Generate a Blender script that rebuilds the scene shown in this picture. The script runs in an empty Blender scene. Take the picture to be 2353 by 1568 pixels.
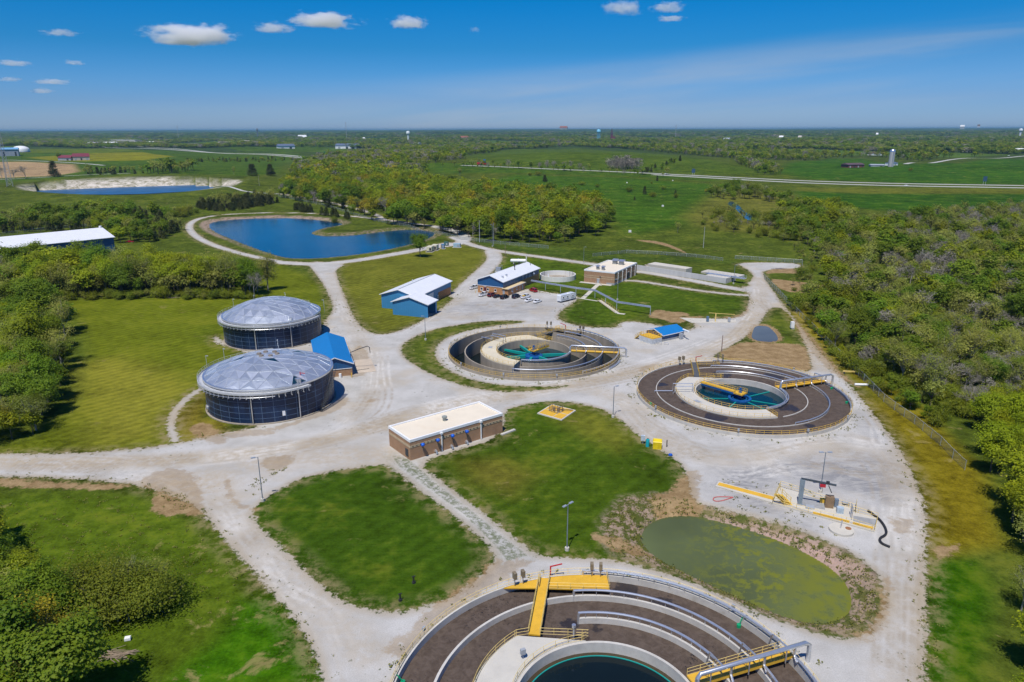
import bpy, math, random
import numpy as np
from mathutils import Vector, Matrix
R_ = math.radians
sc = bpy.context.scene
COL = sc.collection
rng = random.Random(7)
nrg = np.random.RandomState(11)

# ------------------------------------------------------------------ survey
# Drone camera 70 m up.  S() turns a position read off the survey sheet (2353 x 1568)
# into a point on the plane at height z; everything is then built in metres.
CAM_H, FOC = 70.0, 1634.0
PITCH = math.atan((784 - 297) / FOC)
ROLL = R_(0.15)

def ray(px, py):
    u, v = px - 1176.5, py - 784.0
    u, v = u * math.cos(ROLL) - v * math.sin(ROLL), u * math.sin(ROLL) + v * math.cos(ROLL)
    return u / FOC, math.cos(PITCH) - v / FOC * math.sin(PITCH), -math.sin(PITCH) - v / FOC * math.cos(PITCH)

def S(px, py, z=0.0):
    x, y, d = ray(px, py)
    d = min(d, -0.0012)
    t = (z - CAM_H) / d
    return (x * t, y * t)

SHEETS = {1: (0, 239, .33594), 2: (790.5, 239, .33594), 3: (1562.5, 239, .33594), 4: (422.8, 625, .2462),
          5: (864, 569.9, .20313), 6: (992.7, 716.9, .21094), 7: (1433.9, 790.5, .24219), 8: (1323.6, 569.9, .25),
          9: (882.4, 1277.6, .23437), 10: (1378.7, 1277.6, .23437), 11: (1617.7, 1029.4, .21875),
          12: (864, 900.8, .30469), 'A': (0, 588.2, .30475), 'B': (0, 1011, .35526), 'C': (1801.5, 588.2, .35172),
          'D': (1893.4, 1066.2, .32004), 'G': (919.1, 514.7, .11719), 'H': (1084.6, 588.2, .10937)}

def Q(k, x, y, z=0.0):
    o = SHEETS[k]
    return S(o[0] + x * o[2], o[1] + y * o[2], z)

# ------------------------------------------------------------------ naming
def tag(o, label=None, cat=None, group=None, kind=None):
    if label: o['label'] = label
    if cat: o['category'] = cat
    if group: o['group'] = group
    if kind: o['kind'] = kind
    return o

def thing(name, label, cat, loc=(0, 0, 0), rz=0.0, group=None):
    o = bpy.data.objects.new(name, None)
    o.empty_display_size = 0.5
    COL.objects.link(o)
    o.location = loc
    o.rotation_euler = (0, 0, rz)
    return tag(o, label, cat, group)

def kids(o):
    return list(o.children)

def dup(o, parent=None, ch=None):
    c = o.copy()
    COL.objects.link(c)
    if parent is not None:
        c.parent = parent
    for k in (ch[o] if ch and o in ch else list(o.children)):
        dup(k, c, ch)
    return c

# ------------------------------------------------------------------ mesh builder
class MB:
    def __init__(s):
        s.v = []; s.f = []; s.m = []; s.cur = 0
    def add(s, vs, fs):
        b = len(s.v)
        s.v += [tuple(p) for p in vs]
        s.f += [tuple(b + i for i in f) for f in fs]
        s.m += [s.cur] * len(fs)
        return s
    def box(s, c, d, rz=0.0):
        cx, cy, cz = c; dx, dy, dz = d[0] / 2, d[1] / 2, d[2] / 2
        ca, sa = math.cos(rz), math.sin(rz)
        vs = []
        for sz in (-1, 1):
            for sx, sy in ((-1, -1), (1, -1), (1, 1), (-1, 1)):
                x, y = sx * dx, sy * dy
                vs.append((cx + x * ca - y * sa, cy + x * sa + y * ca, cz + sz * dz))
        return s.add(vs, [(3, 2, 1, 0), (4, 5, 6, 7), (0, 1, 5, 4), (1, 2, 6, 5), (2, 3, 7, 6), (3, 0, 4, 7)])
    def prism(s, poly, z0, z1):
        n = len(poly)
        vs = [(x, y, z0) for x, y in poly] + [(x, y, z1) for x, y in poly]
        return s.add(vs, [tuple(range(n - 1, -1, -1)), tuple(range(n, 2 * n))] + [(i, (i + 1) % n, n + (i + 1) % n, n + i) for i in range(n)])
    def hull8(s, a, b):
        # loft between two quads (each 4 points, same winding)
        return s.add(list(a) + list(b), [(3, 2, 1, 0), (4, 5, 6, 7), (0, 1, 5, 4), (1, 2, 6, 5), (2, 3, 7, 6), (3, 0, 4, 7)])
    def bar(s, a, b, w, h=None):
        h = h or w
        a, b = Vector(a), Vector(b)
        d = (b - a)
        if d.length < 1e-6: return s
        d.normalize()
        up = Vector((0, 0, 1)) if abs(d.z) < .95 else Vector((0, 1, 0))
        x = d.cross(up).normalized() * w / 2
        y = x.cross(d).normalized() * h / 2
        q = [-x - y, x - y, x + y, -x + y]
        return s.hull8([a + k for k in q], [b + k for k in q])
    def tube(s, pts, r, n=6, closed=False, r2=None, caps=True):
        pts = [Vector(p) for p in pts]
        m = len(pts)
        vs = []; fs = []
        ref = None
        for i, p in enumerate(pts):
            if closed:
                d = pts[(i + 1) % m] - pts[i - 1]
            else:
                d = pts[min(i + 1, m - 1)] - pts[max(i - 1, 0)]
            if d.length < 1e-9: d = Vector((0, 0, 1))
            d.normalize()
            if ref is None:
                ref = Vector((0, 0, 1)) if abs(d.z) < .9 else Vector((1, 0, 0))
            x = d.cross(ref)
            if x.length < 1e-3: x = d.cross(Vector((0, 1, 0)))
            x.normalize(); y = x.cross(d)
            ref = y
            rr = r if r2 is None else r + (r2 - r) * i / max(1, m - 1)
            for k in range(n):
                a = 2 * math.pi * k / n
                vs.append(p + (x * math.cos(a) + y * math.sin(a)) * rr)
        for i in range(m if closed else m - 1):
            j = (i + 1) % m
            for k in range(n):
                k2 = (k + 1) % n
                fs.append((i * n + k, i * n + k2, j * n + k2, j * n + k))
        if not closed and caps:
            fs.append(tuple(range(n - 1, -1, -1)))
            fs.append(tuple((m - 1) * n + k for k in range(n)))
        return s.add(vs, fs)
    def cyl(s, c, r, z0, z1, n=16, r1=None):
        r1 = r if r1 is None else r1
        vs = [(c[0] + r * math.cos(2 * math.pi * k / n), c[1] + r * math.sin(2 * math.pi * k / n), z0) for k in range(n)]
        vs += [(c[0] + r1 * math.cos(2 * math.pi * k / n), c[1] + r1 * math.sin(2 * math.pi * k / n), z1) for k in range(n)]
        return s.add(vs, [tuple(range(n - 1, -1, -1)), tuple(range(n, 2 * n))] + [(k, (k + 1) % n, n + (k + 1) % n, n + k) for k in range(n)])
    def lathe(s, prof, n=24, c=(0, 0)):
        vs = []; fs = []
        for r, z in prof:
            for k in range(n):
                a = 2 * math.pi * k / n
                vs.append((c[0] + r * math.cos(a), c[1] + r * math.sin(a), z))
        for i in range(len(prof) - 1):
            for k in range(n):
                k2 = (k + 1) % n
                fs.append((i * n + k, i * n + k2, (i + 1) * n + k2, (i + 1) * n + k))
        return s.add(vs, fs)
    def ring(s, r0, r1, z0, z1, a0=0, a1=360, n=96, c=(0, 0)):
        full = abs(a1 - a0) >= 359.9
        m = n if full else n + 1
        vs = []; fs = []
        for i in range(m):
            a = R_(a0 + (a1 - a0) * i / n)
            ca, sa = math.cos(a), math.sin(a)
            for r, z in ((r0, z0), (r1, z0), (r1, z1), (r0, z1)):
                vs.append((c[0] + r * ca, c[1] + r * sa, z))
        for i in range(n):
            j = (i + 1) % m
            for k in range(4):
                k2 = (k + 1) % 4
                fs.append((i * 4 + k, j * 4 + k, j * 4 + k2, i * 4 + k2))
        if not full:
            fs.append((0, 1, 2, 3)); fs.append((n * 4 + 3, n * 4 + 2, n * 4 + 1, n * 4))
        return s.add(vs, fs)
    def quad(s, a, b, c, d):
        return s.add([a, b, c, d], [(0, 1, 2, 3)])
    def build(s, name, mat, parent=None, label=None, smooth=False, loc=None, rz=None):
        me = bpy.data.meshes.new(name)
        me.from_pydata(s.v, [], s.f)
        mats = mat if isinstance(mat, (list, tuple)) else [mat]
        for m in mats: me.materials.append(m)
        if len(mats) > 1: me.polygons.foreach_set('material_index', s.m)
        if smooth:
            me.polygons.foreach_set('use_smooth', [True] * len(me.polygons))
            me.set_sharp_from_angle(angle=R_(40))
        me.update()
        o = bpy.data.objects.new(name, me)
        COL.objects.link(o)
        if parent is not None: o.parent = parent
        if label: o['label'] = label
        if loc is not None: o.location = loc
        if rz is not None: o.rotation_euler = (0, 0, rz)
        return o

# ------------------------------------------------------------------ materials
MATS = {}
class NT:
    def __init__(s, mat):
        s.t = mat.node_tree; s.n = s.t.nodes; s.l = s.t.links
    def node(s, ty, **kw):
        n = s.n.new(ty)
        for k, v in kw.items(): setattr(n, k, v)
        return n
    def link(s, a, b): s.l.new(a, b)
    def val(s, n, k, v):
        if hasattr(v, 'is_output'): s.l.new(v, n.inputs[k])
        else: n.inputs[k].default_value = v
    def math(s, op, a, b=0.0, c=None, clamp=False):
        n = s.node('ShaderNodeMath', operation=op); n.use_clamp = clamp
        s.val(n, 0, a); s.val(n, 1, b)
        if c is not None: s.val(n, 2, c)
        return n.outputs[0]
    def mix(s, f, a, b, mode='MIX'):
        n = s.node('ShaderNodeMix', data_type='RGBA', blend_type=mode)
        s.val(n, 0, f)
        for k, v in ((6, a), (7, b)):
            if hasattr(v, 'is_output'): s.l.new(v, n.inputs[k])
            else: n.inputs[k].default_value = (v[0], v[1], v[2], 1)
        return n.outputs[2]
    def noise(s, scale, detail=3, rough=.55, vec=None, dist=0.0):
        n = s.node('ShaderNodeTexNoise'); n.inputs['Scale'].default_value = scale
        n.inputs['Detail'].default_value = detail; n.inputs['Roughness'].default_value = rough
        n.inputs['Distortion'].default_value = dist
        if vec is not None: s.l.new(vec, n.inputs['Vector'])
        return n.outputs['Fac']
    def ramp(s, f, lo, hi, a=0.0, b=1.0):
        n = s.node('ShaderNodeMapRange'); n.interpolation_type = 'SMOOTHSTEP'
        s.val(n, 0, f); s.val(n, 1, lo); s.val(n, 2, hi); s.val(n, 3, a); s.val(n, 4, b)
        return n.outputs[0]
    def attr(s, name):
        n = s.node('ShaderNodeAttribute'); n.attribute_name = name
        return n
    def pos(s):
        return s.node('ShaderNodeNewGeometry').outputs['Position']
    def obj(s):
        return s.node('ShaderNodeTexCoord').outputs['Object']
    def scaled(s, vec, sx, sy, sz, rz=0.0):
        n = s.node('ShaderNodeMapping'); s.l.new(vec, n.inputs[0])
        n.inputs['Scale'].default_value = (sx, sy, sz); n.inputs['Rotation'].default_value = (0, 0, rz)
        return n.outputs[0]

def new_mat(name):
    m = bpy.data.materials.new(name); m.use_nodes = True
    b = m.node_tree.nodes['Principled BSDF']
    return m, NT(m), b

def plain(name, col, rough=.6, metal=0.0, var=.18, scale=1.2, dirt=None, spec=.5, bump=0.0, streak=False):
    """a surface with grain, blotches and optional dirt"""
    if name in MATS: return MATS[name]
    m, t, b = new_mat(name)
    o = t.pos() if not streak else t.scaled(t.pos(), 1, 1, .12)
    n1 = t.noise(scale, 4, .6, o); n2 = t.noise(scale * .17, 2, .5, o)
    f = t.math('ADD', t.math('MULTIPLY', n1, .6), t.math('MULTIPLY', n2, .4))
    f = t.ramp(f, .3, .7)
    lo = [c * (1 - var) for c in col]; hi = [min(1, c * (1 + var)) for c in col]
    c = t.mix(f, lo, hi)
    if dirt:
        c = t.mix(t.ramp(t.noise(scale * .5, 5, .65, o), .52, .75, 0, .7), c, dirt)
    t.link(c, b.inputs['Base Color'])
    b.inputs['Roughness'].default_value = rough; b.inputs['Metallic'].default_value = metal
    b.inputs['Specular IOR Level'].default_value = spec
    if bump:
        bp = t.node('ShaderNodeBump'); bp.inputs['Strength'].default_value = bump; bp.inputs['Distance'].default_value = .05
        t.link(n1, bp.inputs['Height']); t.link(bp.outputs[0], b.inputs['Normal'])
    MATS[name] = m
    return m
# ------------------------------------------------------------------ terrain
T1 = (7.1, 222.0); T2 = (62.2, 181.8); T3 = (11.8, 72.0); RB = 27.7
DIG_A = (-83.8, 240.8); DIG_B = (-64.6, 179.3); RD = 16.3

def poly(pts, z=0.0):
    return np.array([S(px, py, z) for px, py in pts])
def polyq(k, pts, z=0.0):
    return np.array([Q(k, px, py, z) for px, py in pts])

def sdf_poly(P, pl, margin=10.0):
    """signed distance, + inside; far points get -margin"""
    out = np.full(len(P), -margin)
    lo, hi = pl.min(0) - margin, pl.max(0) + margin
    idx = np.where((P[:, 0] > lo[0]) & (P[:, 0] < hi[0]) & (P[:, 1] > lo[1]) & (P[:, 1] < hi[1]))[0]
    if not len(idx): return out
    q = P[idx]; x, y = q[:, 0], q[:, 1]
    d2 = np.full(len(q), 1e12); ins = np.zeros(len(q), bool)
    n = len(pl)
    for i in range(n):
        a, b = pl[i], pl[(i + 1) % n]
        e = b - a; L = (e * e).sum() + 1e-12
        tt = np.clip(((x - a[0]) * e[0] + (y - a[1]) * e[1]) / L, 0, 1)
        dx, dy = x - a[0] - tt * e[0], y - a[1] - tt * e[1]
        d2 = np.minimum(d2, dx * dx + dy * dy)
        c = (a[1] > y) != (b[1] > y)
        if abs(e[1]) > 1e-12:
            ins ^= c & (x < e[0] * (y - a[1]) / e[1] + a[0])
    out[idx] = np.where(ins, 1, -1) * np.sqrt(d2)
    return out

def sdf_line(P, ln, w, margin=10.0):
    out = np.full(len(P), -margin)
    lo, hi = ln.min(0) - margin - w, ln.max(0) + margin + w
    idx = np.where((P[:, 0] > lo[0]) & (P[:, 0] < hi[0]) & (P[:, 1] > lo[1]) & (P[:, 1] < hi[1]))[0]
    if not len(idx): return out
    q = P[idx]; x, y = q[:, 0], q[:, 1]; d2 = np.full(len(q), 1e12)
    for a, b in zip(ln[:-1], ln[1:]):
        e = b - a; L = (e * e).sum() + 1e-12
        tt = np.clip(((x - a[0]) * e[0] + (y - a[1]) * e[1]) / L, 0, 1)
        dx, dy = x - a[0] - tt * e[0], y - a[1] - tt * e[1]
        d2 = np.minimum(d2, dx * dx + dy * dy)
    out[idx] = w / 2 - np.sqrt(d2)
    return np.maximum(out, -margin)

def smooth_pts(pl, closed=True, it=2):
    p = np.array(pl, float)
    for _ in range(it):
        if closed:
            nx = np.roll(p, -1, 0); p = np.stack([p * .75 + nx * .25, p * .25 + nx * .75], 1).reshape(-1, 2)
        else:
            a, b = p[:-1], p[1:]
            p = np.concatenate([p[:1], np.stack([a * .75 + b * .25, a * .25 + b * .75], 1).reshape(-1, 2)[1:-1], p[-1:]])
    return p

def sstep(x, a, b):
    t = np.clip((x - a) / (b - a), 0, 1)
    return t * t * (3 - 2 * t)

# water bodies: outline of the water at its level
POND_Z, GREEN_Z, LAG_Z, PUD_Z = -1.2, -1.5, -5.0, -.25
POND = smooth_pts(poly([(481, 521), (487, 512), (510, 507), (560, 503), (640, 501), (700, 503), (745, 508), (790, 514), (770, 521), (735, 526), (712, 535), (717, 541), (760, 544), (830, 540), (880, 533), (930, 528), (975, 530), (1000, 535), (985, 548), (940, 563), (880, 576), (820, 586), (760, 593), (690, 596), (655, 592), (620, 582), (575, 566), (530, 548), (498, 535)], POND_Z))
GREEN = smooth_pts(poly([(1482, 1243), (1490, 1220), (1510, 1202), (1545, 1192), (1590, 1191), (1640, 1201), (1720, 1223), (1800, 1253), (1860, 1283), (1905, 1312), (1935, 1345), (1945, 1385), (1930, 1415), (1890, 1428), (1840, 1425), (1780, 1405), (1700, 1370), (1620, 1335), (1550, 1300), (1505, 1273)], GREEN_Z))
PUD = smooth_pts(polyq(8, [(1625, 830), (1640, 770), (1655, 730), (1690, 718), (1750, 722), (1790, 755), (1830, 800), (1845, 850), (1780, 862), (1690, 858)], PUD_Z))
LAG_IN = smooth_pts(poly([(40, 438), (150, 446), (300, 447), (430, 440), (500, 433), (560, 427), (555, 422), (480, 420), (390, 428), (250, 432), (120, 437)], LAG_Z), it=1)
LAG_OUT = smooth_pts(np.vstack([poly([(0, 424), (110, 414), (250, 406), (400, 403.5), (500, 408), (570, 414)], 7.0), poly([(575, 418), (540, 432), (480, 441), (380, 450), (240, 455), (120, 450), (-20, 432)], 2.0)]), it=1)
CREEK = smooth_pts(polyq(3, [(330, 660), (400, 680), (440, 740), (520, 770), (540, 800), (470, 800), (430, 760), (380, 720), (320, 690)], -.6))
POOL = smooth_pts(polyq('C', [(400, 435), (420, 395), (470, 400), (500, 360), (490, 330), (470, 420), (490, 450)], -1.5))

def hills(x, y):
    z = 15.0 * np.exp(-((x - 190) / 330) ** 2 - ((y - 1560) / 280) ** 2)
    z += 9.0 * np.exp(-((x - 900) / 330) ** 2 - ((y - 1250) / 230) ** 2)
    z += 2.4 * np.exp(-((x + 52) / 22) ** 2 - ((y - 352) / 26) ** 2)
    z += 1.6 * np.exp(-((x - 75) / 55) ** 2 - ((y - 560) / 60) ** 2)
    far = sstep(y, 520, 1500)
    z += far * (3.2 * np.sin(x / 170 + 1.3) * np.sin(y / 230 + .4) + 2.0 * np.sin(x / 71 + y / 133) + 3.5 * np.sin(x / 610 + 2) * np.sin(y / 720))
    dist = np.hypot(x, y)
    z += sstep(dist, 6000, 17000) * (46 + 9 * np.sin(x / 2300 + 1) + 6 * np.sin(x / 900 + y / 3000))
    # low creek ground behind the fence on the right
    z += -3.0 * sstep(x - 115 - .16 * (y - 120) * (y > 120), 0, 40) * sstep(y, 60, 110) * (1 - sstep(y, 420, 560))
    return z

def height(P):
    x, y = P[:, 0], P[:, 1]
    z = hills(x, y)
    s = sdf_poly(P, POND, 14); z = np.where(s > -13.9, z * sstep(-s, 2, 13) + (-3.4 * sstep(s, -6, 8)), z)
    s = sdf_poly(P, GREEN, 9); z = z + -3.2 * sstep(s, -4.5, 4.5)
    s = sdf_poly(P, PUD, 4); z = z + -.6 * sstep(s, -1.8, 1.8)
    s = sdf_poly(P, CREEK, 6); z = z + -1.4 * sstep(s, -4, 3)
    s = sdf_poly(P, POOL, 6); z = z + -2.2 * sstep(s, -5, 1)
    so = sdf_poly(P, LAG_OUT, 60); si = sdf_poly(P, LAG_IN, 260)
    k = sstep(so, -40, 0)
    crest = 3.5 + 3.5 * sstep(y, 880, 980)
    inner = np.clip(so / np.maximum(so - si, 1e-3), 0, 1)
    zz = np.where(so > 0, crest + (LAG_Z - 1.2 - crest) * inner, z * (1 - k) + crest * k)
    z = np.where(so > -39.9, zz, z)
    return z

def gz(x, y):
    return float(height(np.array([[x, y]]))[0])

def ground_hit(px, py):
    """where the sight line over a survey point meets the terrain"""
    x, y, d = ray(px, py)
    t = np.geomspace(60, 9000, 1500)
    P = np.stack([x * t, y * t], 1)
    gap = CAM_H + d * t - height(P)
    i = np.where(gap < 0)[0]
    if not len(i): return S(px, py)
    i = max(i[0], 1)
    f = gap[i - 1] / (gap[i - 1] - gap[i])
    tt = t[i - 1] + (t[i] - t[i - 1]) * f
    return (x * tt, y * tt)
def gpoly(pts):
    return np.array([ground_hit(*p) for p in pts])

# ---- grid, finer where the ground is near
ang = np.concatenate([np.arange(-180, -50, 10), np.linspace(-50, -39, 90)[:-1], np.linspace(-39, 39, 1120), np.linspace(39, 50, 90)[1:], np.arange(60, 180, 10)])
dep = np.linspace(58, 3.0, 680)
rad = np.concatenate([[1.0, 12, 24, 36], CAM_H / np.tan(np.radians(dep)), np.geomspace(CAM_H / math.tan(R_(3.0)) * 1.012, 36000, 190)])
A_, D_ = np.meshgrid(np.radians(ang), rad)
GX = (D_ * np.sin(A_)).ravel(); GY = (D_ * np.cos(A_)).ravel()
P = np.stack([GX, GY], 1)
NA, NR = len(ang), len(rad)
ROUND = [(T1, RB + .15), (T2, RB + .15), (T3, RB + .15)]
for c, r in ROUND:   # the grid follows the rims of the sunken tanks
    d = P - np.array(c); rr = np.hypot(d[:, 0], d[:, 1])
    cell = np.maximum(.35, np.hypot(P[:, 0], P[:, 1]) * .006)
    m = np.abs(rr - r) < cell * .6
    P[m] = np.array(c) + d[m] / rr[m, None] * r
Zg = height(P)
N = len(P)
tone = np.empty((N, 3)); tone[:] = (.064, .088, .010)
far = sstep(np.hypot(P[:, 0], P[:, 1]), 1300, 2600)[:, None]
tone[:] = tone * (1 - far) + np.array((.034, .060, .018)) * far

def clearing(q):
    x, y = q[:, 0], q[:, 1]
    n = np.sin(x / 310 + 1.1) * np.sin(y / 520 + .3) + .8 * np.sin(x / 141 + y / 260 + 2) * np.sin(y / 390 - x / 700) + .45 * np.sin(x / 67 + 1) * np.sin(y / 150)
    return sstep(n, .62, .72) * sstep(np.hypot(x, y), 1500, 2000)
kf = clearing(P)[:, None]
tone[:] = tone * (1 - kf) + np.array((.062, .108, .016)) * kf
def paint(pl, col, feather=3.0, amt=1.0):
    s = sdf_poly(P, pl, feather * 1.2 + 1)
    k = (sstep(s, -feather, feather) * amt)[:, None]
    tone[:] = tone * (1 - k) + np.array(col) * k

GD = (.028, .075, .012)
# fields far off
paint(gpoly([(-60, 347), (200, 346), (420, 348), (560, 350), (700, 356), (650, 372), (640, 400), (560, 405), (300, 400), (120, 410), (-60, 425)]), (0.047, 0.090, 0.0072), 20)
paint(gpoly([(220, 352), (330, 350), (400, 360), (330, 369), (130, 371), (60, 362)]), (0.168, 0.165, 0.0081), 12)
paint(gpoly([(-60, 344), (60, 343), (240, 341), (330, 347), (200, 352), (-60, 356)]), (0.084, 0.115, 0.0090), 14)
paint(gpoly([(-60, 374), (60, 372), (170, 378), (182, 395), (130, 404), (-60, 412)]), (0.330, 0.225, 0.1200), 10)
paint(gpoly([(480, 335), (700, 333), (760, 340), (700, 350), (560, 348)]), (0.045, 0.085, 0.0072), 16)
paint(gpoly([(1075, 365), (1110, 349), (1200, 343), (1330, 341), (1420, 348), (1560, 358), (1690, 380), (1800, 395), (1830, 402), (1700, 402), (1500, 396), (1330, 388), (1160, 382)]), (0.056, 0.092, 0.0081), 20)
paint(gpoly([(960, 378), (1010, 374), (1100, 380), (1400, 392), (1640, 407), (1650, 418), (1420, 405), (1180, 398), (1000, 400)]), (0.045, 0.090, 0.0067), 16)
paint(gpoly([(1810, 376), (1900, 366), (1990, 366), (2110, 378), (2240, 370), (2420, 360), (2420, 425), (2100, 423), (1850, 412), (1790, 395)]), (0.031, 0.085, 0.0054), 16)
paint(gpoly([(1830, 440), (2000, 446), (2420, 447), (2420, 490), (2200, 492), (2000, 482), (1850, 460)]), (0.029, 0.080, 0.0045), 10)
paint(gpoly([(1830, 432), (2420, 436), (2420, 446), (2000, 445), (1840, 440)]), (0.095, 0.105, 0.0126), 6)
paint(gpoly([(1180, 402), (1420, 408), (1640, 424), (1700, 440), (1640, 470), (1560, 520), (1450, 540), (1400, 500), (1390, 460), (1250, 430), (1120, 418)]), (0.040, 0.092, 0.0054), 14)
paint(gpoly([(1640, 440), (1800, 440), (1830, 480), (1790, 540), (1640, 530), (1560, 500)]), (0.123, 0.120, 0.0203), 14, .75)
paint(gpoly([(1060, 545), (1200, 558), (1330, 575), (1560, 590), (1700, 600), (1690, 606), (1500, 600), (1340, 600), (1150, 582), (1080, 562)]), (0.050, 0.080, 0.0099), 4)
# lawns of the works
paint(poly([(780, 600), (860, 588), (960, 578), (1060, 566), (1120, 580), (1110, 620), (1030, 680), (960, 740), (880, 770), (830, 740), (790, 680)]), (0.118, 0.125, 0.0135), 4)
paint(polyq('A', [(480, 330), (900, 310), (1300, 320), (1660, 300), (1850, 200), (2100, 60), (2400, 200), (2450, 400), (1640, 900), (1560, 1050), (1300, 1320), (1250, 1440), (700, 1500), (-200, 1500), (300, 1350), (560, 1150), (700, 800), (600, 500)]), (0.103, 0.125, 0.0072), 4)
paint(polyq('A', [(560, 820), (900, 760), (1350, 900), (1450, 1000), (1290, 1200), (1250, 1380), (700, 1450), (620, 1100)]), (0.202, 0.190, 0.0225), 9, .8)
paint(polyq('A', [(1480, 540), (1640, 500), (1700, 620), (1560, 720), (1480, 640)]), (0.084, 0.110, 0.0063), 3)
paint(polyq('A', [(1560, 1000), (1480, 1080), (1320, 1200), (1330, 1340), (1400, 1440), (1700, 1420), (1700, 1250), (1540, 1220)]), (0.157, 0.130, 0.0153), 2.5)
paint(poly([(-80, 1150), (120, 1130), (320, 1140), (430, 1190), (520, 1260), (680, 1440), (740, 1580), (-80, 1600)]), (0.067, 0.105, 0.0063), 4)
paint(polyq('B', [(1560, 1050), (1750, 1020), (1900, 1130), (2040, 1350), (2080, 1600), (1050, 1620), (1200, 1450), (1400, 1300)]), (0.037, 0.112, 0.0018), 3)
PLOT1 = poly([(575, 1172), (650, 1118), (720, 1090), (880, 1065), (910, 1083), (960, 1122), (1040, 1182), (1120, 1250), (1138, 1282), (1125, 1305), (1080, 1345), (1020, 1382), (940, 1405), (880, 1408), (800, 1390), (740, 1348), (650, 1262), (590, 1205)])
PLOT2 = poly([(958, 1066), (1050, 1035), (1152, 1005), (1160, 942), (1200, 931), (1262, 922), (1332, 926), (1400, 946), (1440, 976), (1480, 1012), (1540, 1047), (1572, 1076), (1582, 1108), (1590, 1150), (1640, 1165), (1760, 1192), (1900, 1242), (1990, 1292), (2036, 1350), (2030, 1410), (1990, 1462), (1940, 1470), (1850, 1446), (1700, 1388), (1600, 1340), (1500, 1308), (1400, 1286), (1300, 1283), (1232, 1276), (1180, 1236), (1100, 1172), (1010, 1102)])
paint(PLOT1, (0.038, 0.078, 0.0045), 1.5)
paint(PLOT2, (0.045, 0.080, 0.0049), 1.5)
paint(poly([(1330, 930), (1400, 950), (1470, 1010), (1420, 1040), (1330, 1000), (1270, 960)]), (0.118, 0.120, 0.0135), 5, .8)
paint(poly([(1050, 1060), (1150, 1050), (1230, 1090), (1180, 1140), (1080, 1110)]), (0.123, 0.105, 0.0158), 5, .7)
paint(polyq(8, [(480, 310), (700, 330), (1000, 390), (1300, 430), (1500, 460), (1585, 510), (1560, 590), (1300, 610), (1000, 600), (700, 560), (400, 700), (0, 700), (-200, 560), (0, 480), (220, 370)]), (0.054, 0.092, 0.0063), 2)
paint(poly([(1140, 602), (1190, 588), (1280, 592), (1350, 605), (1340, 650), (1260, 670), (1110, 640)]), (0.062, 0.098, 0.0072), 2)
paint(poly([(1810, 720), (1900, 825), (2000, 900), (2080, 985), (2140, 1100), (2160, 1200), (2140, 1290), (2260, 1250), (2240, 1080), (2120, 940), (1960, 830), (1840, 700)]), (0.179, 0.145, 0.0081), 4)
paint(poly([(1960, 900), (2060, 1010), (2110, 1110), (2135, 1240), (2300, 1250), (2250, 1090), (2100, 950)]), (0.157, 0.125, 0.0072), 5)
paint(polyq('D', [(740, 700), (900, 680), (1100, 690), (1200, 850), (1200, 1100), (1150, 1300), (1100, 1600), (700, 1600), (735, 1200)]), (0.027, 0.080, 0.0014), 2.5)
paint(poly([(1690, 625), (1745, 640), (1700, 700), (1650, 660)]), (0.058, 0.095, 0.0072), 2)

# gravel (signed distance in metres, + inside)
g = np.full(N, -10.0)
def g_add(pl, sm=1): 
    global g; g = np.maximum(g, sdf_poly(P, smooth_pts(pl, True, sm) if sm else pl))
def g_sub(pl, sm=1):
    global g; g = np.minimum(g, -sdf_poly(P, smooth_pts(pl, True, sm) if sm else pl))
def g_line(pts, w):
    global g; g = np.maximum(g, sdf_line(P, smooth_pts(pts, False, 2), w))
MAIN = poly([(700, 600), (735, 640), (757, 680), (768, 712), (752, 730), (743, 745), (730, 790), (560, 800), (505, 795), (488, 782), (496, 770), (520, 790), (600, 830), (640, 900), (600, 980), (540, 990), (480, 1003), (400, 1020), (330, 1030), (150, 1044), (-160, 1042), (-160, 1096), (80, 1096), (200, 1102), (330, 1116), (395, 1140), (455, 1165), (520, 1245), (600, 1335), (680, 1425), (725, 1500), (742, 1568), (746, 1700), (2130, 1700), (2122, 1568), (2128, 1450), (2125, 1350), (2130, 1200), (2122, 1150), (2097, 1090), (2060, 1018), (2010, 955), (1960, 892), (1912, 840), (1868, 790), (1828, 735), (1788, 685), (1756, 640), (1752, 620), (1838, 618), (1842, 606), (1760, 603), (1694, 605), (1700, 610), (1728, 626), (1732, 642), (1700, 660), (1722, 672), (1722, 695), (1709, 724), (1674, 733), (1600, 732), (1590, 740), (1600, 752), (1570, 762), (1552, 757), (1500, 745), (1482, 742), (1440, 738), (1418, 745), (1422, 754), (1340, 752), (1288, 738), (1280, 722), (1305, 703), (1330, 688), (1322, 678), (1236, 672), (1216, 662), (1174, 676), (1100, 668), (1090, 650), (1060, 672), (1000, 720), (950, 748), (900, 767), (857, 769), (822, 745), (800, 702), (776, 642), (770, 620), (800, 606)])
g_add(MAIN)
for pts, w in [([(1005, 521), (940, 513), (880, 505), (790, 495), (700, 490), (600, 489.5), (520, 493), (465, 500), (438, 511), (433, 525), (448, 543), (480, 560), (530, 577), (590, 592), (655, 604)], 5.5),
               ([(655, 604), (720, 608), (800, 602), (880, 589), (960, 575), (1030, 560)], 9),
               ([(885, 506), (862, 492), (805, 476), (740, 463), (690, 455), (640, 447)], 5),
               ([(1000, 521), (1050, 531), (1072, 545), (1060, 560), (1000, 568)], 9),
               ([(1040, 545), (1080, 563), (1140, 577), (1250, 592), (1360, 607), (1420, 616)], 6.5),
               ([(1130, 577), (1140, 595), (1115, 622), (1082, 652), (1055, 680)], 9)]:
    g_line(poly(pts), w)
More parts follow.
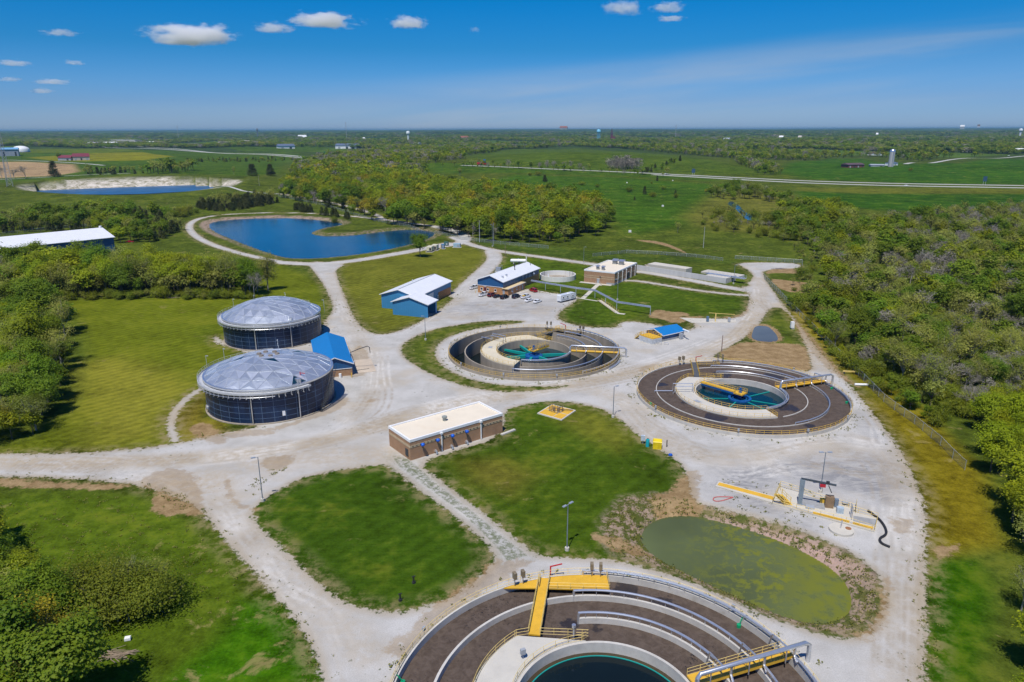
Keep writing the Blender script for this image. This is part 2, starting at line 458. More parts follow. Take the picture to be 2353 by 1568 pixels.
g_line(polyq(8, [(420, 300), (560, 302), (800, 340), (1100, 390), (1400, 425), (1640, 440)]), 3.6)
g_line(polyq(8, [(530, 215), (650, 225), (900, 270), (1150, 315), (1350, 355), (1620, 400)]), 6.5)
g_line(polyq('A', [(1600, 960), (1500, 1010), (1400, 1080), (1310, 1180), (1280, 1280), (1320, 1390)]), 2.0)
g_sub(PLOT1); g_sub(PLOT2)
TONGUE = poly([(885, 1040), (945, 1050), (1012, 1108), (1102, 1178), (1182, 1242), (1232, 1280), (1160, 1300), (1135, 1268), (1055, 1185), (960, 1114), (905, 1072)])
g_add(TONGUE, 0)
g_sub(poly([(1205, 737), (1120, 737), (1050, 747), (990, 758), (940, 780), (918, 800), (930, 825), (980, 855), (1040, 880), (1110, 897), (1180, 902), (1280, 893), (1320, 885), (1250, 889), (1170, 888), (1090, 876), (1030, 852), (1003, 826), (998, 802), (1018, 780), (1068, 761), (1140, 748), (1200, 743)]))
g_sub(poly([(1636, 818), (1690, 790), (1738, 755), (1755, 728), (1770, 706), (1800, 708), (1824, 735), (1850, 790), (1862, 830), (1868, 856), (1800, 846), (1700, 832), (1650, 824)]))
g_sub(polyq(8, [(1380, 300), (1400, 288), (1500, 300), (1600, 335), (1590, 355), (1520, 358), (1380, 325)]))
# bare earth
d = np.full(N, -10.0)
def d_add(pl, sm=1):
    global d; d = np.maximum(d, sdf_poly(P, smooth_pts(pl, True, sm)))
d_add(poly([(1640, 818), (1700, 785), (1760, 788), (1830, 790), (1856, 800), (1862, 832), (1866, 856), (1800, 846), (1700, 832)]))
d = np.maximum(d, sdf_poly(P, PUD, 8) + 1.6)
d_add(polyq(8, [(640, 640), (740, 560), (860, 590), (1000, 590), (1060, 625), (900, 640), (1220, 625), (1060, 660), (900, 700), (780, 650)]))
d_add(polyq(8, [(1760, 280), (1950, 300), (2120, 320), (2352, 350), (2400, 400), (2100, 420), (1900, 400)]))
d_add(polyq(8, [(1720, 240), (1800, 190), (1950, 180), (2120, 215), (2080, 240), (1850, 230)]))
d_add(polyq(2, [(2330, 1010), (2250, 970), (2150, 940), (2000, 930), (2000, 938), (2150, 958), (2250, 990), (2350, 1030)]))
d_add(poly([(1575, 1085), (1612, 1080), (1600, 1150), (1625, 1165), (1560, 1190), (1535, 1200), (1500, 1170), (1490, 1140), (1540, 1130)]))
d_add(poly([(1360, 1225), (1420, 1235), (1500, 1262), (1510, 1282), (1440, 1275), (1370, 1245)]))
d_add(poly([(1120, 1300), (1150, 1290), (1230, 1285), (1200, 1310), (1090, 1370), (1010, 1440), (960, 1500), (930, 1540), (900, 1490), (960, 1420), (1040, 1380)]))
d_add(poly([(2035, 1320), (2050, 1360), (2040, 1420), (2000, 1470), (1960, 1474), (2010, 1430), (2025, 1370)]))
d_add(poly([(1848, 790), (1900, 850), (1950, 880), (1985, 895), (1960, 880), (1915, 838), (1880, 790), (1830, 735), (1822, 735)]))
d_add(polyq('A', [(1420, 1280), (1560, 1250), (1700, 1360), (1720, 1420), (1600, 1420), (1450, 1360)]))
d_add(poly([(540, 990), (620, 985), (640, 998), (560, 1004), (500, 1008)]))
d_add(poly([(820, 790), (850, 810), (850, 860), (800, 870), (795, 840)]))
d_add(polyq('D', [(790, 600), (860, 560), (900, 600), (1000, 570), (860, 690), (800, 700)]))
d_add(polyq('B', [(900, 250), (1080, 180), (1250, 200), (1300, 330), (1330, 500), (1180, 480), (1050, 500), (960, 440), (1030, 330), (930, 310)]))
d_add(polyq('B', [(1690, 150), (1720, 110), (1900, 90), (1900, 160), (1760, 210), (1700, 190)])); d_add(polyq('B', [(1460, 240), (1500, 330), (1540, 420), (1700, 440), (1640, 460), (1520, 440), (1455, 330)]))
d_add(polyq('B', [(-60, 240), (300, 270), (600, 285), (900, 290), (700, 330), (300, 310), (-60, 300)])); d_add(polyq(9, [(0, 900), (150, 800), (330, 620), (560, 430), (800, 280), (1000, 160), (1100, 60), (1200, 20), (1150, 100), (950, 300), (640, 520), (400, 640), (230, 820), (60, 960)]))
d_add(polyq(8, [(1560, 520), (1600, 600), (1480, 650), (1200, 640), (1480, 630), (1560, 580)])); d_add(polyq('D', [(470, 380), (540, 400), (660, 400), (640, 470), (560, 510), (490, 480)])); d_add(polyq(7, [(130, 240), (260, 190), (340, 190), (200, 250), (150, 270)]))
d_add(polyq(4, [(1290, 1290), (1520, 1150), (1560, 1200), (1400, 1320), (1100, 1400), (900, 1480), (560, 1500), (900, 1440)])); d_add(polyq(4, [(1680, 1210), (1800, 1170), (1820, 1200), (1720, 1230)]))
# tan wheel tracks on the gravel
t_ = np.zeros(N)
def track(pts, w, amt=.8, q=None):
    global t_
    ln = smooth_pts(poly(pts) if q is None else polyq(q, pts), False, 2)
    t_ = np.maximum(t_, sstep(sdf_line(P, ln, w, w * 1.2), -w * .45, w * .35) * amt)
track([(-100, 1062), (150, 1065), (330, 1062), (500, 1050), (700, 1025), (850, 985), (1000, 935), (1200, 905), (1400, 868), (1500, 845), (1560, 830), (1640, 800), (1700, 770), (1735, 720)], 6, .85)
track([(470, 1090), (500, 1150), (560, 1230), (650, 1320), (760, 1420), (840, 1500)], 6, .45)
track([(1735, 720), (1752, 680), (1745, 640)], 7, .6)
track([(1790, 700), (1850, 790), (1900, 850)], 5, .6)
track([(760, 640), (790, 700), (825, 770), (860, 830), (870, 900), (800, 960)], 6, .4)
track([(1300, 885), (1420, 905), (1480, 980), (1560, 1030), (1640, 1060), (1740, 1050), (1900, 1020)], 6, .5)
track([(2050, 1040), (2085, 1130), (2100, 1230), (2080, 1330), (2085, 1450), (2070, 1568)], 7, .35)
track([(480, 1110), (420, 1130), (350, 1120)], 12, .7)
track([(600, 1060), (720, 1050), (880, 1045)], 10, .6)
track([(1010, 700), (950, 730), (1060, 690)], 6, .4)
rt = np.zeros(N)
def ruts(pts, n, spread, seed, amt=.9, wd=.55):
    global rt
    rs = np.random.RandomState(seed); ln = smooth_pts(poly(pts), False, 2)
    dd = np.gradient(ln, axis=0); dd /= np.linalg.norm(dd, axis=1)[:, None] + 1e-9; nn = np.stack([-dd[:, 1], dd[:, 0]], 1)
    u = np.linspace(0, 1, len(ln))
    for i in range(n):
        o = rs.normal() * spread * .5; wob = np.interp(u, np.linspace(0, 1, 6), rs.normal(size=6) * spread * .35); a0 = rs.uniform(0, .5); a1 = a0 + rs.uniform(.35, .7); a = rs.uniform(.35, 1) * amt
        m = (u >= a0) & (u <= a1)
        if m.sum() < 3: continue
        for sd_ in (-.9, .9):
            q = (ln + nn * (o + wob + sd_)[:, None])[m]
            rt = np.maximum(rt, sstep(sdf_line(P, q, wd, 1.2), -.45, .3) * a)
ruts([(-100, 1065), (150, 1067), (330, 1064), (500, 1052), (700, 1028), (850, 988), (1000, 938), (1200, 906), (1400, 870), (1500, 846), (1560, 830), (1640, 800), (1700, 770), (1735, 720)], 16, 4.5, 1)
ruts([(440, 1100), (490, 1150), (560, 1235), (650, 1330), (750, 1430), (800, 1580)], 10, 3.0, 2)
ruts([(-100, 1070), (200, 1078), (380, 1095), (470, 1150), (540, 1220)], 6, 2.5, 3)
ruts([(760, 640), (790, 700), (825, 770), (860, 830), (870, 900), (820, 970), (700, 1020)], 9, 4, 4)
ruts([(1300, 890), (1420, 915), (1480, 985), (1560, 1030), (1640, 1060), (1760, 1060), (1900, 1030), (2020, 1040), (2080, 1120), (2090, 1230), (2075, 1350), (2070, 1580)], 16, 4.5, 5)
ruts([(1960, 900), (2020, 970), (2070, 1060), (2090, 1180), (2085, 1300)], 8, 3, 6)
ruts([(1745, 640), (1750, 690), (1790, 730), (1850, 800), (1910, 860)], 7, 2, 7)
ruts([(1000, 720), (1080, 700), (1180, 705), (1270, 700)], 8, 6, 8); ruts([(870, 800), (960, 740), (1050, 690), (1090, 640)], 7, 4, 9)
ruts([(870, 900), (920, 1000), (960, 1090), (1080, 1190), (1190, 1260)], 5, 1.2, 10)
ruts([(1560, 1050), (1700, 1110), (1800, 1080), (1950, 1090), (2060, 1120)], 7, 5, 11)
# coarser, greyer stone and rubble; rough scrub on banks
rk = np.zeros(N)
def rough(pl, f=2.0, amt=1.0):
    global rk; rk = np.maximum(rk, sstep(sdf_poly(P, pl, f * 1.3), -f, f) * amt)
rough(poly([(1375, 1200), (1425, 1142), (1500, 1132), (1575, 1142), (1650, 1162), (1750, 1192), (1900, 1242), (1990, 1292), (2038, 1350), (2032, 1415), (1990, 1466), (1940, 1470), (1850, 1446), (1700, 1386), (1600, 1338), (1500, 1306), (1430, 1286), (1385, 1255)]), 1.5)
rough(poly([(1545, 1190), (1480, 1235), (1420, 1250), (1400, 1210), (1440, 1160), (1500, 1140)]), 1.5, 1)
s_p = sdf_poly(P, POND, 14); rk = np.maximum(rk, sstep(s_p, -9, -5) * .75)
so = sdf_poly(P, LAG_OUT, 10); lag = sstep(so, -1, 6) * sstep(P[:, 1], 880, 930)
pink = sstep(sdf_poly(P, poly([(1560, 1170), (1700, 1180), (1900, 1240), (2010, 1310), (1960, 1330), (1800, 1245), (1650, 1195)]), 6), -2, 3)
pink = np.maximum(pink, sstep(sdf_poly(P, poly([(440, 505), (560, 492), (760, 492), (800, 505), (700, 503), (540, 503), (490, 510), (480, 530), (520, 550), (470, 545)]), 8), -3, 2))
grey = sstep(sdf_poly(P, smooth_pts(poly([(1610, 1090), (1700, 1060), (1900, 1040), (2060, 1050), (2100, 1120), (2090, 1180), (1980, 1150), (1860, 1110), (1780, 1110), (1800, 1170), (1900, 1220), (1840, 1215), (1640, 1150)])), 8), -3, 6)
grey = np.maximum(grey, .8 * sstep(sdf_poly(P, smooth_pts(poly([(1960, 940), (2020, 980), (2080, 1080), (2060, 1090), (1990, 1000)])), 8), -3, 4))
grey = np.maximum(grey, .6 * sstep(sdf_poly(P, smooth_pts(poly([(1010, 700), (1100, 690), (1320, 690), (1290, 720), (1150, 730), (1000, 740)])), 12), -8, 8))
# mowing stripes
mw = np.zeros(N)
def mown(pl, amt=1.0):
    global mw; mw = np.maximum(mw, sstep(sdf_poly(P, pl, 3), -1, 2) * amt)
mown(PLOT1, .8); mown(PLOT2, .6)
mown(polyq('A', [(480, 330), (900, 310), (1300, 320), (1660, 300), (1850, 200), (2100, 60), (2400, 200), (2450, 400), (1640, 900), (1560, 1050), (1300, 1320), (1250, 1440), (700, 1500), (300, 1350), (560, 1150), (700, 800), (600, 500)]), 1.0)
mown(poly([(780, 600), (860, 588), (960, 578), (1060, 566), (1120, 580), (1110, 620), (1030, 680), (960, 740), (880, 770), (830, 740), (790, 680)]), 1.0)
mown(polyq(8, [(480, 310), (1000, 390), (1500, 460), (1585, 510), (1560, 590), (1000, 600), (400, 700), (0, 480)]), .5)
# highways and lanes far off
h = np.full(N, -10.0)
HW = []; HWW = []
for pts, w in [([(1060, 381), (1180, 385.5), (1420, 395), (1620, 405.5), (1760, 413), (1900, 419), (2120, 425), (2450, 429.5)], 12),
               ([(1500, 402.5), (1640, 410.5), (1760, 417.5), (1900, 424), (2120, 430), (2450, 435)], 12),
               ([(100, 333.5), (230, 337.5), (330, 342), (430, 347), (560, 353), (700, 361)], 16),
               ([(-60, 368.5), (100, 371), (190, 376), (240, 381)], 8), ([(-60, 416), (60, 411), (180, 403), (300, 399)], 5),
               ([(240, 331.5), (330, 339), (450, 347), (560, 354.5), (700, 364)], 12),
               ([(2080, 378), (2140, 374), (2240, 364), (2450, 358)], 9), ([(480, 431), (545, 440), (640, 447)], 4)]:
    ln = gpoly(pts); HW.append(ln)
    HWW.append(w)

# ---- meshes: one sheet, cut along the edges of the surfaces
I = np.arange(NR * NA).reshape(NR, NA)
F = np.stack([I[:-1, :-1], I[:-1, 1:], I[1:, 1:], I[1:, :-1]], -1).reshape(-1, 4)
wrap = np.stack([I[:-1, -1], I[:-1, 0], I[1:, 0], I[1:, -1]], -1)
F = np.concatenate([F, wrap])
cen = P[F].mean(1)
keep = np.ones(len(F), bool)
for c, r in ROUND:
    keep &= np.hypot(cen[:, 0] - c[0], cen[:, 1] - c[1]) > r
F = F[keep]
fm = lambda a: a[F].mean(1)
cls = np.zeros(len(F), int)
cls[fm(d) > 0] = 2
cls[fm(g) > 0] = 1

def ground_material():
    m, t, b = new_mat('ground_cover')
    p = t.pos()
    A = lambda n: t.attr(n).outputs['Fac']
    fine = t.noise(2.2, 5, .7, p); mid = t.noise(.35, 4, .65, p); big = t.noise(.055, 4, .6, p); huge = t.noise(.009, 3, .55, p)
    ton = t.attr('tone').outputs['Color']
    # grass: blades, patches, dry spots
    k = t.math('ADD', t.math('MULTIPLY', t.math('SUBTRACT', fine, .5), 1.5), t.math('MULTIPLY', t.math('SUBTRACT', mid, .5), 2.2))
    k = t.math('ADD', k, t.math('MULTIPLY', t.math('SUBTRACT', big, .5), 1.9))
    k = t.math('ADD', k, t.math('MULTIPLY', t.math('SUBTRACT', huge, .5), 1.0))
    k = t.math('MULTIPLY', k, t.math('SUBTRACT', 1.0, t.math('MULTIPLY', A('mown'), .42)))
    k = t.math('ADD', k, 1.02)
    k = t.math('MAXIMUM', k, .35)
    grass = t.mix(1.0, ton, (1, 1, 1), 'MULTIPLY')
    sc_ = t.node('ShaderNodeVectorMath', operation='SCALE'); t.link(grass, sc_.inputs[0]); t.link(k, sc_.inputs['Scale'])
    grass = sc_.outputs[0]
    yel = t.mix(.55, ton, (.20, .175, .020))
    grass = t.mix(t.ramp(t.math('ADD', t.math('MULTIPLY', big, .6), t.math('MULTIPLY', mid, .4)), .50, .66, 0, .55), grass, yel)
    dry = t.ramp(t.math('ADD', t.math('MULTIPLY', t.noise(.16, 6, .7, p, .4), .75), t.math('MULTIPLY', t.noise(.03, 2, .5, p), .25)), .585, .66, 0, .8)
    grass = t.mix(t.math('MULTIPLY', dry, t.ramp(A('mown'), .3, .9, .75, .45)), grass, (.30, .235, .095))
    # mowing swaths
    wv = t.node('ShaderNodeTexWave', wave_type='BANDS', bands_direction='X'); wv.inputs['Scale'].default_value = .11; wv.inputs['Distortion'].default_value = 5
    wv.inputs['Detail'].default_value = 2; wv.inputs['Detail Scale'].default_value = .25
    t.link(t.scaled(p, 1, 1, 1, R_(38)), wv.inputs['Vector'])
    sw = t.math('MULTIPLY', t.math('SUBTRACT', wv.outputs['Fac'], .5), t.math('MULTIPLY', A('mown'), .22))
    stv = t.noise(1.0, 3, .6, t.scaled(p, .18, 1.6, 1, R_(28)))
    sw = t.math('ADD', sw, t.math('MULTIPLY', t.math('SUBTRACT', stv, .5), t.math('MULTIPLY', A('mown'), .7)))
    sc2 = t.node('ShaderNodeVectorMath', operation='SCALE'); t.link(grass, sc2.inputs[0]); t.link(t.math('ADD', sw, 1.0), sc2.inputs['Scale'])
    grass = sc2.outputs[0]
    # scrub banks: stones, dead stalks, green tufts
    vo = t.node('ShaderNodeTexVoronoi'); vo.inputs['Scale'].default_value = 1.1; t.link(p, vo.inputs['Vector'])
    stone = t.mix(t.noise(1.4, 4, .7, p), (.17, .125, .085), (.40, .30, .23))
    stone = t.mix(t.math('MULTIPLY', A('pink'), .65), stone, t.mix(t.noise(2.2, 4, .7, p), (.30, .19, .155), (.56, .40, .35)))
    bush = t.mix(fine, (.035, .055, .012), (.12, .125, .03))
    scrub = t.mix(t.ramp(t.math('ADD', t.noise(.45, 5, .7, p), t.math('MULTIPLY', A('pink'), -.08)), .44, .54), stone, bush)
    col = t.mix(A('rough'), grass, scrub)
    lagc = t.mix(t.ramp(t.noise(.12, 5, .75, p), .35, .62), (.22, .20, .12), (.62, .56, .48))
    col = t.mix(A('lagoon'), col, lagc)
    vg = t.math('MULTIPLY', t.ramp(A('gravel'), -4.5, -.3), t.ramp(t.noise(.35, 5, .7, p), .42, .62))
    col = t.mix(t.math('MULTIPLY', vg, .8), col, (.235, .185, .095))
    # gravel
    edge2 = t.math('ADD', t.math('MULTIPLY', t.math('SUBTRACT', t.noise(.7, 5, .7, p), .5), 4.6), t.math('MULTIPLY', t.math('SUBTRACT', fine, .5), 1.6))
    gg = t.math('ADD', A('gravel'), edge2)
    gk = t.ramp(gg, -.35, .35)
    gr = t.mix(t.ramp(t.noise(.11, 5, .65, p), .3, .7), (.40, .385, .355), (.53, .515, .49))
    gr = t.mix(t.ramp(t.noise(5.0, 3, .8, p), .3, .75, 0, .5), gr, (.27, .255, .235))
    streak = t.noise(.5, 4, .7, t.scaled(p, .35, 1.0, 1, R_(-30)), 1.2)
    gr = t.mix(t.math('MULTIPLY', A('grey'), t.ramp(streak, .35, .62, .25, .95)), gr, (.225, .222, .225))
    tn = t.math('MULTIPLY', A('track'), t.ramp(t.noise(.6, 5, .7, t.scaled(p, 1, 1, 1)), .3, .6, .15, 1.0))
    gr = t.mix(tn, gr, (.385, .315, .22))
    gr = t.mix(t.ramp(t.noise(.05, 4, .6, p), .52, .68, 0, .5), gr, (.41, .345, .255))
    gr = t.mix(t.math('MULTIPLY', A('rut'), t.ramp(t.noise(.45, 4, .7, p), .35, .6, .1, .85)), gr, t.mix(t.ramp(t.noise(.04, 2, .5, p), .42, .58), (.30, .25, .185), (.60, .575, .53)))
    rim = t.math('SUBTRACT', 1.0, t.ramp(A('gravel'), .1, 2.2))
    gr = t.mix(t.math('MULTIPLY', rim, .55), gr, (.33, .265, .175))
    weed = t.math('MULTIPLY', t.ramp(t.noise(1.1, 3, .6, p), .63, .68), t.ramp(t.noise(.07, 3, .6, p), .50, .60))
    gr = t.mix(t.math('MULTIPLY', weed, .75), gr, (.07, .085, .03))
    tong = t.math('MULTIPLY', A('tongue'), t.ramp(t.noise(.8, 5, .75, p), .42, .56, .1, .85))
    gr = t.mix(tong, gr, (.10, .12, .05))
    col = t.mix(gk, col, gr)
    # earth
    edge = t.math('ADD', t.math('MULTIPLY', t.math('SUBTRACT', t.noise(.5, 5, .7, p), .5), 5.5), t.math('MULTIPLY', t.math('SUBTRACT', fine, .5), 1.5))
    ek = t.ramp(t.math('ADD', A('dirt'), edge), -.5, .6)
    earth = t.mix(t.ramp(t.math('ADD', t.math('MULTIPLY', mid, .6), t.math('MULTIPLY', fine, .4)), .3, .7), (.17, .108, .048), (.36, .255, .135))
    col = t.mix(t.math('MULTIPLY', ek, t.math('SUBTRACT', 1.0, t.math('MULTIPLY', gk, .5))), col, earth)
    t.link(col, b.inputs['Base Color'])
    b.inputs['Roughness'].default_value = .95; b.inputs['Specular IOR Level'].default_value = .02
    bp = t.node('ShaderNodeBump'); bp.inputs['Strength'].default_value = .45; bp.inputs['Distance'].default_value = .15
    hgt = t.math('ADD', t.math('MULTIPLY', fine, .8), t.math('MULTIPLY', mid, 1.4))
    t.link(t.math('MULTIPLY', hgt, t.math('SUBTRACT', 1.0, t.math('MULTIPLY', gk, .8))), bp.inputs['Height'])
    t.link(bp.outputs[0], b.inputs['Normal'])
    return m
GM = ground_material()
tng = sstep(sdf_poly(P, TONGUE, 3), -.5, 1.5)
ATT = dict(gravel=g, dirt=d, track=t_, rough=rk, lagoon=lag, pink=pink, grey=grey, mown=mw, tongue=tng, rut=rt)
P3 = np.column_stack([P, Zg])
for ci, (nm, lb) in enumerate([('ground', 'grassy ground of lawns, meadows and fields'), ('gravel_road', 'pale crushed stone roads and yard'), ('bare_earth', 'patches of bare brown earth'), ]):
    ff = F[cls == ci]
    if not len(ff): continue
    u, inv = np.unique(ff, return_inverse=True)
    me = bpy.data.meshes.new(nm)
    me.vertices.add(len(u)); me.vertices.foreach_set('co', P3[u].astype('f4').ravel())
    me.loops.add(ff.size); me.loops.foreach_set('vertex_index', inv.reshape(-1).astype('i4'))
    me.polygons.add(len(ff)); me.polygons.foreach_set('loop_start', (np.arange(len(ff)) * 4).astype('i4'))
    me.polygons.foreach_set('use_smooth', np.ones(len(ff), bool))
    me.update(calc_edges=True)
    for k, v in ATT.items():
        a = me.attributes.new(k, 'FLOAT', 'POINT'); a.data.foreach_set('value', v[u].astype('f4'))
    a = me.attributes.new('tone', 'FLOAT_COLOR', 'POINT')
    a.data.foreach_set('color', np.column_stack([tone[u], np.ones(len(u))]).astype('f4').ravel())
    me.materials.append(GM)
    o = bpy.data.objects.new(nm, me); COL.objects.link(o); tag(o, lb, None, None, 'structure')

# ---- highways and far lanes: concrete ribbons laid on the terrain
mh, th_, bh = new_mat('carriageway'); ph_ = th_.pos()
th_.link(th_.mix(th_.noise(.02, 4, .6, ph_), (.36, .35, .32), (.50, .49, .46)), bh.inputs['Base Color']); bh.inputs['Roughness'].default_value = .9
for ln, wd, lb in zip(HW, HWW, ['pale highway across the meadows, far carriageway', 'pale highway across the meadows, near carriageway', 'pale highway on the left, near carriageway', 'pale lane along the brown field', 'narrow lane below the brown field', 'pale highway on the left, far carriageway', 'pale farm road by the silo', 'pale lane on the lagoon bank']):
    q = smooth_pts(ln, False, 2); seg = np.hypot(*np.diff(q, axis=0).T); tt = np.concatenate([[0], np.cumsum(seg)]); m_ = max(8, int(tt[-1] / 12)); u = np.linspace(0, tt[-1], m_)
    q = np.stack([np.interp(u, tt, q[:, 0]), np.interp(u, tt, q[:, 1])], 1)
    dd = np.gradient(q, axis=0); dd /= np.linalg.norm(dd, axis=1)[:, None]; nn = np.stack([-dd[:, 1], dd[:, 0]], 1)
    L_, R2 = q + nn * wd / 2, q - nn * wd / 2; zc = np.maximum.reduce([height(q), height(L_), height(R2)]) + .45
    mb = MB(); v = [(*p, z) for p, z in zip(L_, zc)] + [(*p, z) for p, z in zip(R2, zc)] + [(p[0] + n[0] * 3, p[1] + n[1] * 3, z - 2) for p, n, z in zip(L_, nn, zc)] + [(p[0] - n[0] * 3, p[1] - n[1] * 3, z - 2) for p, n, z in zip(R2, nn, zc)]
    mb.add(v, [(i, m_ + i, m_ + i + 1, i + 1) for i in range(m_ - 1)])
    mb.cur = 1; mb.add(v, [(i + 1, 2 * m_ + i + 1, 2 * m_ + i, i) for i in range(m_ - 1)] + [(m_ + i, 3 * m_ + i, 3 * m_ + i + 1, m_ + i + 1) for i in range(m_ - 1)])
    tag(mb.build('highway' if wd > 9 else 'road', [mh, plain('verge_grass', (.060, .085, .012), .95)]), lb, None, None, 'structure')

# ---- water sheets
def water(name, deep, rough=.07, algae=None, bump=.05, scale=1.5):
    m, t, b = new_mat(name)
    p = t.pos()
    c = t.mix(t.ramp(t.noise(.05, 3, .5, p), .3, .7), [k * .8 for k in deep], [k * 1.2 for k in deep])
    r = rough
    if algae:
        f = t.math('MULTIPLY', t.ramp(t.noise(.55, 6, .75, p, .5), .47, .58), t.ramp(t.noise(.06, 3, .5, p), .38, .56))
        sx = t.node('ShaderNodeSeparateXYZ'); t.link(p, sx.inputs[0])
        east = t.ramp(t.math('SUBTRACT', sx.outputs[0], t.math('MULTIPLY', sx.outputs[1], .35)), -15, 8)
        f = t.math('MULTIPLY', f, t.math('ADD', .04, t.math('MULTIPLY', east, .96)))
        f = t.math('MAXIMUM', f, t.math('MULTIPLY', t.ramp(t.math('SUBTRACT', sx.outputs[0], t.math('MULTIPLY', sx.outputs[1], .35)), 5, 15), t.ramp(t.noise(.5, 5, .7, p), .36, .54, .25, .9)))
        c = t.mix(f, c, algae)
        r = t.math('ADD', rough, t.math('MULTIPLY', f, .5))
        t.link(r, b.inputs['Roughness'])
    else:
        b.inputs['Roughness'].default_value = rough
    t.link(c, b.inputs['Base Color'])
    b.inputs['IOR'].default_value = 1.33
    bp = t.node('ShaderNodeBump'); bp.inputs['Strength'].default_value = bump; bp.inputs['Distance'].default_value = .12
    t.link(t.noise(scale, 3, .6, p), bp.inputs['Height']); t.link(bp.outputs[0], b.inputs['Normal'])
    return m
def sheet(name, pl, z, mat, label, grow=3.0):
    c = pl.mean(0); n = len(pl)
    e = np.roll(pl, -1, 0) - np.roll(pl, 1, 0); nr = np.stack([e[:, 1], -e[:, 0]], 1); nr /= np.linalg.norm(nr, axis=1)[:, None] + 1e-9
    area = .5 * np.sum(pl[:, 0] * np.roll(pl[:, 1], -1) - np.roll(pl[:, 0], -1) * pl[:, 1])
    q = pl + nr * grow * (1 if area > 0 else -1)
    mb = MB(); mb.add([(x, y, z) for x, y in q], [tuple(range(n)) if area > 0 else tuple(range(n - 1, -1, -1))])
    o = mb.build(name, mat); tag(o, label, None, None, 'structure'); return o
W_BLUE = water('pond_water', (.003, .050, .115), .06, None, .35, 1.1)
W_GREEN = water('algae_water', (.092, .112, .042), .10, (.150, .162, .014), .1, 2)
W_PUD = water('puddle_water', (.115, .125, .118), .08, None, .1)
sheet('pond_water', POND, POND_Z, W_BLUE, 'deep blue pond ringed by a gravel lane', 1.5)
sheet('settling_pond_water', GREEN, GREEN_Z, W_GREEN, 'olive green pond with floating algae beside the aeration tank', .9)
sheet('puddle_water', PUD, PUD_Z, W_PUD, 'small grey pool in the grass beside the bend of the gravel road', .6)
W_LAG = water('lagoon_water', (.020, .095, .215), .3, None, .1, .5); W_LAG.node_tree.nodes['Principled BSDF'].inputs['IOR'].default_value = 1.08  # sky reflection put into the blue base colour, real reflection kept weak
sheet('lagoon_water', LAG_IN, LAG_Z, W_LAG, 'blue lagoon below a pale stone bank in the distance', 4)
sheet('creek_water', CREEK, -.7, W_BLUE, 'narrow blue creek in the scrubby meadow', 2)
sheet('creek_pool_water', POOL, -3.4, W_BLUE, 'small blue creek pool among the trees past the fence', 2)
# ------------------------------------------------------------------ camera, sun, sky, haze, clouds
cam = bpy.data.cameras.new('camera'); co = bpy.data.objects.new('camera', cam); COL.objects.link(co)
cam.sensor_fit = 'HORIZONTAL'; cam.sensor_width = 36; cam.lens = 36 * FOC / 2353; cam.clip_start = .5; cam.clip_end = 120000
co.location = (0, 0, CAM_H)
right = Vector((1, 0, 0)); fwd = Vector((0, math.cos(PITCH), -math.sin(PITCH))); up = right.cross(fwd)
r2 = right * math.cos(ROLL) + up * math.sin(ROLL) * -1 * -1; u2 = up * math.cos(ROLL) - right * math.sin(ROLL)
def _dir(px, py): return Vector(ray(px, py))
c0 = _dir(1176.5, 784); ex = (_dir(1177.5, 784) - c0).normalized(); ey = (c0 - _dir(1176.5, 785)).normalized()
co.matrix_world = Matrix(((ex.x, ey.x, -c0.x, 0), (ex.y, ey.y, -c0.y, 0), (ex.z, ey.z, -c0.z, CAM_H), (0, 0, 0, 1)))
sc.camera = co
SUN_EL, SUN_AZ = R_(63), R_(200)          # azimuth from +Y towards +X: behind the camera, a little to the left
sun = bpy.data.lights.new('sun', 'SUN'); so_ = bpy.data.objects.new('sun', sun); COL.objects.link(so_)
sun.energy = 4.2; sun.angle = R_(.53); sun.color = (1.0, .955, .88)
sd = Vector((math.sin(SUN_AZ) * math.cos(SUN_EL), math.cos(SUN_AZ) * math.cos(SUN_EL), math.sin(SUN_EL)))
so_.rotation_euler = (-sd).to_track_quat('-Z', 'Y').to_euler()
w = bpy.data.worlds.new('World'); sc.world = w; w.use_nodes = True
t = NT(w); bg = t.n['Background']
sky = t.node('ShaderNodeTexSky', sky_type='NISHITA'); sky.sun_disc = False
sky.sun_elevation = SUN_EL; sky.sun_rotation = SUN_AZ; sky.altitude = 300; sky.air_density = 1.0; sky.dust_density = .6; sky.ozone_density = 2.2
hs = t.node('ShaderNodeHueSaturation'); hs.inputs['Saturation'].default_value = 1.3; hs.inputs['Value'].default_value = 1.0
t.link(sky.outputs[0], hs.inputs['Color'])
# deep polarised blue, paler towards the horizon
tc = t.node('ShaderNodeTexCoord').outputs['Generated']
sp = t.node('ShaderNodeSeparateXYZ'); t.link(tc, sp.inputs[0])
cr = t.node('ShaderNodeValToRGB'); el = cr.color_ramp.elements
for pos, c in ((0.0, (.42, .64, 1.28, 1)), (.035, (.29, .505, 1.03, 1)), (.10, (.09, .45, .82, 1)), (.165, (.012, .50, .86, 1)), (.5, (.10, .48, .86, 1)), (1.0, (.35, .60, 1.0, 1))):
    e = el[0] if pos == 0.0 else (el[len(el) - 1] if pos == 1.0 else el.new(pos)); e.position = pos; e.color = c
t.link(sp.outputs[2], cr.inputs[0])
mxn = t.node('ShaderNodeVectorMath', operation='MULTIPLY'); t.link(hs.outputs[0], mxn.inputs[0]); t.link(cr.outputs[0], mxn.inputs[1])
